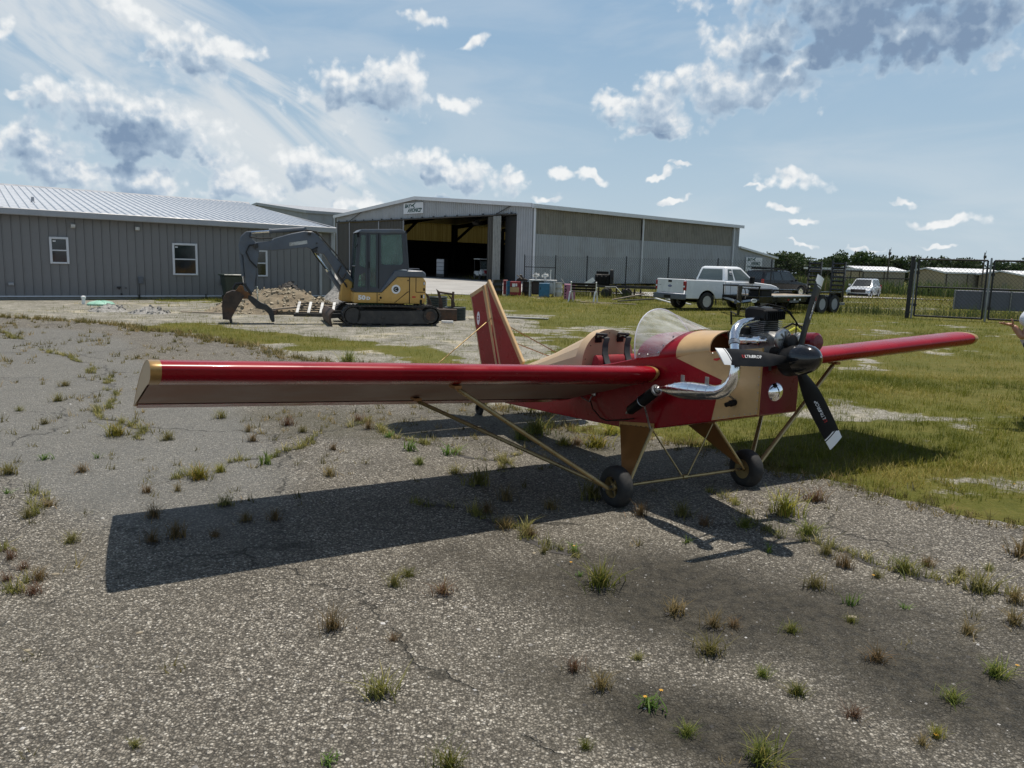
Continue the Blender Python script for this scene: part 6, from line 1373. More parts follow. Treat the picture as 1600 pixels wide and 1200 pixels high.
# landing gear
for s in (-1, 1):
    P_ = [Vector(p) for p in ((-.43, .302, .50), (-.05, .302, .545), (.045, .565, .185), (-.03, .565, .19))]
    nn_ = Vector((0, .02, .012)); q = B(); vs = [Vector((p.x, s*p.y, p.z)) for p in P_]; q.add(vs+[v_+Vector((0, s*.012, .004)) for v_ in vs], [(0, 1, 2, 3), (7, 6, 5, 4), (0, 4, 5, 1), (1, 5, 6, 2), (2, 6, 7, 3), (3, 7, 4, 0)]); lg = q.build('gear_leg', 'gold_dark', ap, bevel=.003)
    q = B(); q.tube([(-.045, s*.303, .55), (.045, s*.572, .17), (.02, s*.60, .15)], .013, 8); q.build('leg_tube', 'gold_tube', lg)
    q = B(); q.add([(-.44, s*.3045, .475), (-.03, s*.3, .535), (-.03, s*.3, .585), (-.44, s*.3045, .525), (-.44, s*.31, .475), (-.03, s*.306, .535), (-.03, s*.306, .585), (-.44, s*.31, .525)], [(0, 1, 2, 3), (7, 6, 5, 4), (0, 4, 5, 1), (1, 5, 6, 2), (2, 6, 7, 3), (3, 7, 4, 0)]); q.build('leg_plate', 'gold', lg, smooth=0)
    q = B()
    for k in range(7): x = -.41+k*.06; q.lathe([(.006, 0), (.004, .004)], 6, (x, s*.311, .497+.0+(x+.44)*.146), (0, s, 0))
    q.build('rivet', 'darksteel', lg)
    q = B(); q.tube([(-.05, s*.30, .535), (.0, s*.03, .165)], .0065, 6); q.build('cross_brace', 'gold_tube', ap)
    # wheels
    q = B(); prf = [(.078, -.05), (.105, -.056), (.135, -.052), (.150, -.034), (.1535, -.012), (.1535, .012), (.150, .034), (.135, .052), (.105, .056), (.078, .05)]
    q.lathe(prf, 32, (0, s*.645, .152), (0, s, 0), cap=False); wh = q.build('wheel', 'rubber', ap, smooth=50)
    q = B(); q.lathe([(.078, .030), (.080, .046), (.086, .046), (.086, .036), (.074, .034), (.068, .010), (.066, -.02)], 28, (0, s*.645, .152), (0, s, 0), cap=False); q.lathe([(.030, .0), (.03, .030), (.022, .038), (.012, .040)], 16, (0, s*.645, .152), (0, s, 0)); q.lathe([(.080, -.046), (.07, -.03), (.03, -.012), (.028, -.04), (.012, -.045)], 24, (0, s*.645, .152), (0, s, 0)); rim = q.build('rim', 'rimgold', wh, smooth=40)
    q = B()
    for k in range(5):
        a = 2*math.pi*k/5; q.box((math.cos(a)*.048, s*.663, .152+math.sin(a)*.048), (.045, .014, .016), Matrix.Rotation(-a, 3, 'Y'))
    q.build('rim_spoke', 'rimgold', wh, smooth=30); q = B(); q.lathe([(.068, 0), (.066, .004), (.01, .004)], 24, (0, s*.645, .152), (0, s, 0)); q.build('rim_disc', 'darksteel', wh)
    q = B(); q.tube([(0, s*.55, .152), (0, s*.755, .155)], .012, 8); q.lathe([(.02, 0), (.02, .015), (.012, .02)], 6, (0, s*.742, .155), (0, s, 0)); q.build('axle_stub', 'steel', wh)
q = B(); q.tube([(0, -.60, .150), (0, .60, .150)], .0125, 8); q.build('axle', 'gold_tube', ap)
q = B(); q.lathe([(.02, -.02), (.02, .02)], 8, (0, 0, .152), (0, 1, 0)); q.build('brace_joint', 'gold_tube', ap)
# tail wheel
q = B(); q.lathe([(.03, -.02), (.062, -.022), (.072, -.012), (.072, .012), (.062, .022), (.03, .02)], 20, (-3.44, 0, .074), (0, 1, 0), cap=False); tw = q.build('tail_wheel', 'rubber', ap)
q = B(); q.lathe([(.032, .018), (.02, .01), (.008, .02)], 12, (-3.44, 0, .074), (0, -1, 0)); q.lathe([(.032, .018), (.02, .01), (.008, .02)], 12, (-3.44, 0, .074), (0, 1, 0)); q.build('rim', 'black', tw)
q = B(); q.tube([(-3.44, -.035, .074), (-3.40, -.035, .17), (-3.34, 0, .22), (-3.1, 0, .25)], .014, 6); q.tube([(-3.44, .035, .074), (-3.40, .035, .17), (-3.34, 0, .22)], .014, 6); q.build('tail_spring', 'black', ap)
# engine
en_ = None
q = B(); q.prism([(.50, 1.10), (.86, 1.14), (.87, 1.30), (.80, 1.34), (.52, 1.33), (.49, 1.2)], -.085, .085, XZ); q.span((.57, -.10, 1.26), (.79, .10, 1.305)); eng = q.build('engine', 'alu', ap, bevel=.012)
for k in range(8):
    z = 1.322+k*.0125; w = .118-.004*(k == 7); q = B(); q.box((.675, -.005, z-.012), (.178, w*1.46, .0042)); q.build('cooling_fin', 'steel', eng, bevel=.0015) if k > -1 else 0
q = B(); q.span((.605, -.07, 1.30), (.745, .065, 1.42)); q.build('cylinder', 'darksteel', eng, bevel=.006)
q = B(); q.prism([(.578, 1.408), (.772, 1.408), (.776, 1.462), (.752, 1.484), (.615, 1.490), (.578, 1.472)], -.092, .084, XZ); hd = q.build('head_cover', 'black', eng, bevel=.012)
q = B()
for k in range(10): q.span((.772, -.088+k*.0175, 1.412), (.783, -.080+k*.0175, 1.468))
q.build('head_rib', 'black', hd, smooth=0)
q = B(); q.tube([(.66, -.06, 1.485), (.70, .0, 1.51), (.78, .07, 1.49), (.83, .13, 1.40), (.82, .15, 1.30)], .005, 6); q.tube([(.74, .0, 1.49), (.80, .09, 1.47), (.84, .16, 1.36)], .005, 6); q.build('spark_lead', 'black', eng)
q = B(); q.lathe([(.012, 0), (.012, .03), (.06, .03), (.068, .02), (.068, .04), (.06, .045), (.02, .05)], 24, (.865, -.055, 1.296), (1, 0, 0)); fp = q.build('fan_pulley', 'steel', eng)
q = B()
for k in range(8): a = k*math.pi/4; q.box((.912, -.055+math.cos(a)*.036, 1.296+math.sin(a)*.036), (.006, .035, .012), Matrix.Rotation(a, 3, 'X'))
q.build('pulley_spoke', 'alu', fp, smooth=0)
q = B(); q.lathe([(.02, 0), (.072, 0), (.078, .02), (.078, .085), (.06, .11), (.02, .115)], 22, (.82, -.015, 1.20), (1, 0, .2)); q.lathe([(.02, 0), (.05, 0), (.05, .05), (.03, .06)], 16, (.90, -.02, 1.27), (1, 0, .2)); q.build('gearbox', 'black', eng)
q = B(); q.lathe([(.026, 0), (.030, .01), (.030, .10), (.022, .11), (.022, .15), (.03, .155), (.03, .19), (.014, .20), (.014, .25), (.008, .255)], 16, (.60, -.155, 1.262), (1, 0, .09)); q.build('starter_motor', 'chrome', eng)
q = B(); q.box((.62, -.13, 1.33), (.10, .05, .05)); q.build('intake', 'black', eng, bevel=.006); q = B(); q.box((.56, .10, 1.31), (.08, .10, .08)); q.lathe([(.02, 0), (.04, 0), (.04, .07), (.02, .08)], 12, (.58, .16, 1.31), (0, 1, .1)); q.build('carburettor', 'black', eng, bevel=.006)
q = B(); q.tube([(.78, .10, 1.32), (.80, .17, 1.36), (.80, .22, 1.33), (.79, .22, 1.27), (.78, .17, 1.25)], .009, 6); q.build('ignition_lead', 'yellowwire', eng)
for pts in ([(.70, .12, 1.33), (.74, .2, 1.38), (.76, .27, 1.36), (.76, .28, 1.28)], [(.66, .12, 1.30), (.70, .22, 1.31), (.72, .2, 1.22)], [(.80, .09, 1.25), (.84, .16, 1.22), (.82, .12, 1.14)], [(.52, -.10, 1.36), (.50, -.14, 1.30), (.53, -.15, 1.22)], [(.55, -.13, 1.43), (.52, -.15, 1.45), (.51, -.13, 1.36)]):
    q = B(); q.tube(pts, .007, 6); q.build('hose', 'black', eng)
q = B(); q.lathe([(.02, 0), (.045, .0), (.05, .02), (.05, .05), (.02, .06)], 14, (.80, .16, 1.28), (1, .2, 0)); q.box((.82, .09, 1.17), (.05, .05, .05)); q.build('coil', 'steel', eng, bevel=.004)
q = B(); q.lathe([(.012, 0), (.018, .0), (.018, .06), (.012, .06)], 10, (.83, .02, 1.135), (1, .3, 0)); q.build('fuel_filter', 'blue', eng)
q = B()
for y in (-.09, .09): q.tube([(.5, y*1.2, 1.03), (.62, y, 1.12)], .012, 6); q.tube([(.80, y*1.2, 1.10), (.80, y, 1.16)], .012, 6); q.tube([(.74, y*1.3, 1.10), (.86, y*.7, 1.22)], .010, 6)
q.span((.50, -.12, 1.09), (.86, -.10, 1.12)); q.span((.50, .10, 1.09), (.86, .12, 1.12)); q.build('engine_mount', 'darksteel', eng, smooth=0)
q = B(); q.lathe([(.01, 0), (.05, .004), (.066, .02), (.068, .05), (.068, .20), (.05, .21)], 20, (.72, .50, 1.245), (-1, 0, -.1)); q.tube([(.60, .44, 1.25), (.58, .26, 1.28), (.58, .16, 1.31)], .03, 10); q.build('air_filter', 'red_dark', eng)
# exhaust
q = B(); q.tube([(.70, -.10, 1.405), (.715, -.16, 1.40), (.725, -.22, 1.395)], [.030, .024, .026], 14); q.tube([(.725, -.22, 1.395), (.735, -.275, 1.383), (.752, -.325, 1.358), (.775, -.36, 1.325), (.80, -.385, 1.285)], [.026, .028, .030, .031, .031], 14); ex_ = q.build('exhaust_pipe', 'chrome', ap, smooth=60)
q = B(); q.tube([(.80, -.385, 1.285), (.812, -.392, 1.262)], .036, 14); q.tube([(.81, -.36, 1.27), (.81, -.42, 1.27)], .008, 6); q.build('clamp', 'steel', ex_)
q = B(); q.tube([(.812, -.392, 1.262), (.84, -.408, 1.19), (.858, -.418, 1.12), (.856, -.42, 1.065), (.835, -.42, 1.015), (.795, -.42, .975), (.735, -.42, .947), (.66, -.42, .935)], [.030, .031, .033, .036, .040, .044, .047, .050], 14); q.build('down_pipe', 'chrome', ex_, smooth=60)
q = B(); q.tube([(.66, -.42, .935), (.58, -.42, .926), (.50, -.42, .918), (.42, -.42, .910), (.34, -.42, .902), (.25, -.42, .892), (.17, -.42, .882), (.13, -.42, .878)], [.050, .057, .062, .064, .056, .036, .018, .014], 16); mf = q.build('expansion_chamber', 'chrome', ex_, smooth=60)
q = B()
for x, r_ in ((.735, .0485), (.66, .0515), (.58, .0585), (.50, .0632), (.42, .0648), (.34, .0572), (.27, .042)): 
    z = float(np.interp(x, [.13, .42, .66, .735], [.878, .910, .935, .947])); q.lathe([(r_, -.002), (r_+.0003, 0), (r_, .002)], 16, (x, -.42, z), (1, 0, .11), cap=False)
q.build('weld_seam', 'chrome', ex_, smooth=0)
for x, z in ((.62, .985), (.385, .965)):
    q = B(); q.span((x-.016, -.425, z-.03), (x+.016, -.419, z+.045)); q.lathe([(.007, 0), (.007, .008)], 8, (x, -.419, z+.03), (0, -1, 0)); q.build('bracket', 'steel', ex_, smooth=0)
q = B(); a = Vector((.12, -.42, .866)); c = Vector((-.19, -.42, .655)); d = (c-a).normalized(); L = (c-a).length
q.lathe([(.012, -.01), (.040, .0), (.0415, .012), (.0415, L*.50), (.043, L*.505), (.043, L*.52), (.040, L*.525), (.036, L*.93), (.018, L)], 20, a, d); sil = q.build('silencer', 'black', ap, smooth=40)
q = B(); q.lathe([(.02, -.03), (.024, -.02), (.024, -.004), (.042, -.002), (.0435, .01), (.040, .014)], 20, a, d); q.lathe([(.042, L*.495), (.0445, L*.5), (.0445, L*.512), (.042, L*.515)], 20, a, d, cap=False); q.lathe([(.018, L*.995), (.012, L+.02), (.006, L+.035)], 10, a, d); q.build('silencer_cap', 'steel', sil)
q = B(); q.tube([(-.05, -.315, .53), (-.035, -.40, .735)], .0085, 6); q.build('support_rod', 'steel', ap)
q = B(); q.lathe([(.012, 0), (.022, 0), (.022, .05), (.012, .055)], 12, (.66, -.19, .855), (0, -1, -.15)); q.lathe([(.016, .05), (.016, .09), (.006, .095)], 10, (.66, -.19, .855), (0, -1, -.15)); q.build('rubber_mount', 'black', ap)
q = B(); q.tube([(.66, -.2, .87), (.70, -.36, .95)], .007, 6); q.build('hanger', 'steel', ap)
q = B(); q.prism([(.42, 1.115), (.52, 1.137), (.58, 1.13), (.52, 1.128), (.50, 1.115)], -.232, -.228, XZ) ; q.build('red_tag', 'inkred', ap, smooth=0)
# small vent and cable on the side
q = B(); q.box((-.82, -.292, .70), (.05, .03, .075)); q.build('vent', 'steel', ap, bevel=.01)
q = B(); q.tube([(-1.10, -.272, .655), (-.98, -.30, .625), (-.86, -.31, .610), (-.84, -.30, .66)], .006, 6); q.build('brake_lever', 'steel', ap)
q = B(); q.tube([(-.85, -.305, .62), (-.80, -.312, .56), (-.68, -.315, .505), (-.60, -.315, .50), (-.42, -.32, .54), (-.24, -.33, .585)], .005, 6); q.build('brake_cable', 'black', ap)
# propeller: three blades on a domed spinner
hub = Vector((1.0, -.03, 1.172)); tl = R(13); nx = Vector((math.cos(tl), 0, math.sin(tl))); ey = Vector((0, 1, 0)); ez_ = nx.cross(ey)*1; ez_ = Vector((-math.sin(tl), 0, math.cos(tl)))
q = B(); q.lathe([(.06, -.12), (.094, -.085), (.097, -.07), (.096, .015), (.095, .02)], 32, hub, nx); pr_ = q.build('propeller', 'black', ap, smooth=40)
q = B(); q.lathe([(.098, .02), (.0975, .03), (.095, .058), (.088, .094), (.075, .128), (.056, .153), (.033, .171), (.013, .180), (.001, .182)], 36, hub, nx); q.build('spinner', 'blackgloss', pr_, smooth=60)
q = B(); q.lathe([(.006, 0), (.006, .005)], 8, hub+nx*.181, nx); q.build('spinner_screw', 'steel', pr_, smooth=0)
def blade_pt(ang, r_, c, up_):
    er = ey*math.cos(ang)+ez_*math.sin(ang); et = nx.cross(er); 
    b_ = float(np.interp(r_, [.08, .2, .4, .65], [R(38), R(32), R(26), R(21)])); tw_ = et*math.cos(b_)+nx*math.sin(b_); no = nx*math.cos(b_)-et*math.sin(b_)
    return hub+nx*-.02+er*r_+tw_*c+no*up_
CHD = lambda r_: float(np.interp(r_, [.06, .10, .16, .24, .34, .48, .645], [.044, .052, .082, .114, .126, .122, .110]))
def blade_sec(ang, r_, grow=0, r2=None):
    w = CHD(r_); th_ = float(np.interp(r_, [.06, .12, .3, .645], [.036, .026, .012, .006])); out_ = []
    for c, u in ((-.5, 0), (-.40, .55), (-.15, 1), (.15, .8), (.40, .35), (.5, 0), (.40, -.30), (.1, -.45), (-.25, -.45), (-.42, -.3)):
        rr_ = r_ if r2 is None else r_+(r2-r_)*(c+.5); out_.append(blade_pt(ang, rr_, c*w*(1+grow), u*th_*(1+grow*4)))
    return out_
for deg in (175.5, -61, 59.0):
    a = R(deg); q = B(); q.loft([blade_sec(a, r_) for r_ in (.06, .09, .12, .16, .2, .25, .32, .4, .48, .545)]+[blade_sec(a, .600, 0, .575), blade_sec(a, .650, 0, .618)]); bl_ = q.build('propeller_blade', 'black', ap, smooth=40)
    q = B(); q.loft([blade_sec(a, .588, .012, .552), blade_sec(a, .615, .012, .58), blade_sec(a, .6515, .012, .6195)]); q.build('blade_tip', 'white', bl_, smooth=40)
    q = B(); q.loft([blade_sec(a, .572, .012, .536), blade_sec(a, .580, .012, .544)]); q.build('tip_stripe', 'inkwhite', bl_, smooth=40)
    er = ey*math.cos(a)+ez_*math.sin(a); et = nx.cross(er); b_ = R(26); tw_ = et*math.cos(b_)+nx*math.sin(b_)
    sgn = -1 if deg > 100 else 1
    xd = er*(1 if deg < 0 else (-1 if deg > 100 else 1)); 
    if deg > 100: xd = -er; yd = -tw_
    elif deg < 0: xd = -er; yd = -tw_
    else: xd = er; yd = tw_
    o_ = blade_pt(a, .385, 0, .0165)
    up_y = yd
    if deg > 100: text('lettering', 'LTRA-', 'inkwhite', .030, bl_, frame(blade_pt(a, .405, 0, .0145), xd, up_y), .3, .0004, scale_x=1.0); 
    else: text('lettering', 'LTRA-', 'inkwhite', .030, bl_, frame(blade_pt(a, .405, 0, .0145), xd, up_y), .3, .0004)
    text('lettering', 'PROP', 'inkwhite', .033, bl_, frame(blade_pt(a, .345, 0, .0150), xd, up_y), .3, .0005)
    text('lettering', 'U', 'inkred', .032, bl_, frame(blade_pt(a, .458, 0, .0140), xd, up_y), .3, .0004)

# ================================================================ PERSON at the right edge
per = thing('person', 'person in a white short sleeved shirt and dark trousers gesturing with one open hand', 'person', (6.25, 9.36, 0), 0)
def skin(name, pts, edges, mat, par, sub=2, root=0):
    me = bpy.data.meshes.new(name); me.from_pydata([p[:3] for p in pts], edges, []); o = link(name, me, par); me.materials.append(M[mat])
    md = o.modifiers.new('skin', 'SKIN'); md.use_smooth_shade = True
    for i, p in enumerate(pts):
        d = me.skin_vertices[0].data[i]; r_ = p[3]; d.radius = r_ if isinstance(r_, tuple) else (r_, r_)
        if i == root: d.use_root = True
    s_ = o.modifiers.new('sub', 'SUBSURF'); s_.levels = sub; s_.render_levels = sub
    return o
# he faces the plane (towards -x); his bent forearm reaches left with the palm up
B_ = [(0, 0, .98, (.15, .17)), (0, 0, 1.20, (.145, .165)), (-.01, 0, 1.38, (.13, .18)), (-.01, 0, 1.50, .065), (-.03, 0, 1.57, .058),
      (-.04, 0, 1.66, .095), (-.04, 0, 1.74, .09),
      (0, -.09, .90, .10), (-.02, -.10, .50, .062), (.02, -.10, .10, .045), (-.14, -.11, .04, .04),
      (0, .09, .90, .10), (.05, .12, .50, .062), (.10, .12, .10, .045), (-.04, .13, .04, .04),
      (-.14, -.17, 1.40, .062), (-.33, -.20, 1.22, .052), (-.42, -.20, 1.03, .046), (-.46, -.17, 1.10, .038), (-.515, -.15, 1.165, .030),
      (-.02, .20, 1.40, .062), (.02, .26, 1.12, .048), (-.04, .24, .86, .036)]
E_ = [(0, 1), (1, 2), (2, 3), (3, 4), (4, 5), (5, 6), (0, 7), (7, 8), (8, 9), (9, 10), (0, 11), (11, 12), (12, 13), (13, 14), (2, 15), (15, 16), (16, 17), (17, 18), (18, 19), (2, 20), (20, 21), (21, 22)]
body_o = skin('body', B_, E_, 'skin', per)
skin('shirt', [(0, 0, .92, (.172, .19)), (0, 0, 1.18, (.168, .188)), (-.01, 0, 1.38, (.155, .20)), (-.01, 0, 1.475, .10), (-.17, -.17, 1.40, .11), (-.34, -.195, 1.28, .115), (-.415, -.20, 1.15, .112), (-.02, .20, 1.40, .085), (.01, .25, 1.2, .082), (.01, .25, 1.14, .08)], [(0, 1), (1, 2), (2, 3), (2, 4), (4, 5), (5, 6), (2, 7), (7, 8), (8, 9)], 'shirt', per)
skin('trousers', [(0, 0, .98, (.165, .18)), (0, -.09, .88, .115), (-.02, -.10, .50, .082), (.02, -.10, .10, .068), (0, .09, .88, .115), (.05, .12, .50, .082), (.10, .12, .10, .068)], [(0, 1), (1, 2), (2, 3), (0, 4), (4, 5), (5, 6)], 'trousers', per)
for y, dx in ((-.10, 0), (.12, .08)): skin('shoe', [(.05+dx, y, .05, .05), (-.06+dx, y-.01, .05, .048), (-.18+dx, y-.02, .035, .036)], [(0, 1), (1, 2)], 'black', per)
skin('hair', [(-.02, 0, 1.74, .10), (.02, 0, 1.70, .095), (.03, 0, 1.64, .07)], [(0, 1), (1, 2)], 'hair', per)
for y in (-.035, .035): q = B(); q.lathe([(.001, -.01), (.010, -.004), (.010, .004), (.001, .01)], 8, (-.128, y, 1.69), (1, 0, 0)); q.build('eye', 'inkwhite', per)
skin('nose', [(-.12, 0, 1.68, .012), (-.145, 0, 1.655, .014)], [(0, 1)], 'skin', per); skin('mouth', [(-.125, -.02, 1.615, .006), (-.13, 0, 1.615, .008), (-.125, .02, 1.615, .006)], [(0, 1), (1, 2)], 'redlens', per)
for y in (-.098, .098): skin('ear', [(-.02, y, 1.685, .016), (-.02, y, 1.65, .012)], [(0, 1)], 'skin', per)
# open right hand: palm up, five unequal bent fingers
hp_ = [(-.505, -.152, 1.152, .026), (-.53, -.145, 1.175, (.036, .020)), (-.562, -.135, 1.178, (.040, .019)), (-.585, -.13, 1.176, (.040, .017))]
skin('hand', hp_, [(0, 1), (1, 2), (2, 3)], 'skin', per)
for k, (dy, L, bend) in enumerate(((-.042, .072, .9), (-.014, .080, .5), (.014, .075, .3), (.040, .058, .6))):
    x0, y0_, z0_ = -.582, -.130+dy, 1.176
    a = .10; p1 = (x0-L*.45, y0_+dy*.15, z0_+L*.10); p2 = (p1[0]-L*.32, p1[1]+dy*.1, p1[2]+L*.18*bend); p3 = (p2[0]-L*.18, p2[1], p2[2]+L*.22*bend)
    skin('finger', [(x0+.02, y0_, z0_, .0105), (x0, y0_, z0_, .010), (*p1, .0092), (*p2, .0082), (*p3, .007)], [(0, 1), (1, 2), (2, 3), (3, 4)], 'skin', per, 1)
skin('thumb', [(-.53, -.172, 1.18, .013), (-.545, -.192, 1.205, .0115), (-.562, -.20, 1.228, .010), (-.575, -.20, 1.245, .008)], [(0, 1), (1, 2), (2, 3)], 'skin', per, 1)

# ================================================================ VEGETATION
rs = np.random.RandomState(11)
def blades(name, base, hgt, wid, lean, mat, segs=2, tone=None):
    """grass blades as bent tapering strips: base (n,3), hgt/wid/lean (n)"""
    n = len(base); a = rs.uniform(0, 6.283, n); d = np.stack([np.cos(a), np.sin(a), 0*a], 1); s = np.stack([-np.sin(a), np.cos(a), 0*a], 1)
    rows = []
    for k in range(segs+1):
        f = k/segs; c = base+d*(lean*hgt*f**1.8)[:, None]; c[:, 2] += hgt*f*(1-.25*np.minimum(lean, 1)*f)
        w = wid*(1-f*.55 if k < segs else .08)
        rows += [c-s*(w/2)[:, None], c+s*(w/2)[:, None]]
    P = np.stack(rows, 1).reshape(-1, 3); m_ = 2*(segs+1); o = (np.arange(n)*m_)[:, None, None]
    F = np.array([[2*k, 2*k+1, 2*k+3, 2*k+2] for k in range(segs)])[None]+o
    me = raw_mesh(name, P, F.reshape(-1, 4), mat, smooth=False)
    if tone is None: tone = np.clip(rs.normal(.45, .25, n), 0, 1)
    point_attr(me, 'tone', np.repeat(tone, m_)); return me
asp = ASPHALT
def scatter(n, x0, x1, y0, y1, seed_dens):
    x = rs.uniform(x0, x1, n); y = rs.uniform(y0, y1, n)
    inside = in_poly(x, y, np.array(asphalt_edge).tolist() if False else asp)
    vis = (np.abs(x) < .72*y+1.5) & ~inside & ~in_poly(x, y, [(-.6, 40), (2.4, 59.5), (1.6, 62.6), (-18.6, 88.6), (-30, 84), (-13, 40.6), (-7, 37.8)])
    keep = vis & (rs.uniform(0, 1, n) < seed_dens(x, y))
    return x[keep], y[keep]
dens = lambda x, y: np.clip((1-gravel(x, y))**1.3+.13, 0, 1)*np.clip(fbm(x, y, .55, 3, 31)*1.6-.1, .1, 1)
def field(name, label, n, x0, x1, y0, y1, hb, hv, wb, per_, spread, segs):
    x, y = scatter(n, x0, x1, y0, y1, dens); k = len(x); cl = fbm(x, y, .35, 3, 41); dry = fbm(x, y, .9, 3, 77)
    X_ = np.repeat(x, per_)+rs.normal(0, spread, k*per_); Y_ = np.repeat(y, per_)+rs.normal(0, spread, k*per_)
    h = hb*np.repeat(.6+.9*cl, per_)*rs.uniform(.4, 1+hv, k*per_)
    base = np.stack([X_, Y_, gz(X_, Y_)-.004], 1); tone = np.clip(np.repeat(dry*1.5-.22, per_)+rs.normal(0, .2, k*per_), 0, 1)
    me = blades(name, base, h, wb*rs.uniform(.6, 1.3, k*per_), rs.uniform(.2, 1.1, k*per_), 'grass', segs, tone)
    tag(link(name, me), label, None, kind='stuff'); return k*per_
nb = field('grass', 'short yellow green grass on the right behind the plane', 13000, -1.5, 9.5, 6, 13.5, .066, .7, .0050, 13, .05, 2)
nb += field('grass', 'short patchy grass across the yard behind the plane', 14000, -14, 14, 11.5, 24, .075, .5, .008, 9, .08, 1)
nb += field('grass', 'short grass in front of the hangar fence', 15000, -14, 27, 24, 42, .09, .6, .015, 6, .13, 1)
nb += field('grass', 'far turf beyond the road', 15000, -5, 75, 38, 100, .16, .7, .04, 4, .35, 1)
print('blades', nb)
# tall rank grass by the fence and beyond the road
def rank(label, pts, n, sp, h0, w0):
    pts = np.array(pts, float); i = rs.randint(0, len(pts)-1, n); f = rs.uniform(0, 1, n)[:, None]; p = pts[i]*(1-f)+pts[i+1]*f+rs.normal(0, sp, (n, 2)); p = p+0
    cl = fbm(p[:, 0], p[:, 1], .8, 3, 5); keep = rs.uniform(0, 1, n) < np.clip(cl*2.2-.55, 0, 1); p = p[keep]; cl = cl[keep]
    base = np.stack([p[:, 0], p[:, 1], gz(p[:, 0], p[:, 1])-.02], 1)
    me = blades('tall_grass', base, h0*(.5+cl)*rs.uniform(.4, 1.2, len(p)), w0*rs.uniform(.6, 1.4, len(p)), rs.uniform(.05, .5, len(p)), 'tallgrass', 2); tag(link('tall_grass', me), label, None, kind='stuff')
rank('tall weeds growing through the fence beside the gate', [(12.2, 34.6), (14.6, 32.4), (16.5, 32.2), (18.5, 31.5), (20.5, 30.6)], 2300, .8, .46, .016)
rank('tall green grass strip before the tan hangars', [(33, 100), (45, 92), (60, 88), (78, 86)], 9000, 2.2, 1.5, .10)
rank('tall green hedge grass beyond the road behind the trailer ramp', [(20, 72), (26, 78), (33, 84)], 4200, 1.8, 1.5, .09)
rank('weeds along the foot of the hangar fence', [(.5, 44.6), (5, 40.3), (9.5, 36.2), (12.4, 33.6)], 2600, .35, .42, .018)
# loose stones on the asphalt
n = 15000; x = rs.uniform(-7, 5.5, n); y = 2.0+9*rs.uniform(0, 1, n)**1.6; k = in_poly(x, y, asp); x, y = x[k], y[k]; n = len(x); r_ = rs.lognormal(-5.35, .42, n); r_ = np.minimum(r_, .016)
ov_ = np.array([(1, 0, 0), (0, 1, 0), (-1, 0, 0), (0, -1, 0), (0, 0, 1)], float); yaw_ = rs.uniform(0, 6.28, n); V = ov_[None]*np.stack([r_*rs.uniform(.7, 1.4, n), r_*rs.uniform(.7, 1.4, n), r_*rs.uniform(.4, .9, n)], 1)[:, None]
c_, s_ = np.cos(yaw_)[:, None], np.sin(yaw_)[:, None]; V = np.stack([V[..., 0]*c_-V[..., 1]*s_+x[:, None], V[..., 0]*s_+V[..., 1]*c_+y[:, None], V[..., 2]+.013], -1).reshape(-1, 3)
F = (np.array([(0, 1, 4), (1, 2, 4), (2, 3, 4), (3, 0, 4)])[None]+(np.arange(n)*5)[:, None, None]).reshape(-1, 3)
mt = bpy.data.materials.new('pebbles'); mt.use_nodes = True; t = NT(mt.node_tree); at = t.new('ShaderNodeAttribute', attribute_name='tone'); t.l.new(t.ramp(at.outputs['Fac'], [(0, (.05, .046, .042)), (.4, (.15, .14, .125)), (.75, (.30, .285, .26)), (1, (.58, .56, .53))]), t.n['Principled BSDF'].inputs['Base Color']); t.n['Principled BSDF'].inputs['Roughness'].default_value = .8
M['pebbles'] = mt; me = raw_mesh('loose_gravel', V, F, 'pebbles', smooth=False); point_attr(me, 'tone', np.repeat(rs.uniform(0, 1, n)**1.4, 5)); tag(link('loose_gravel', me), 'loose pebbles scattered over the asphalt', None, kind='stuff')

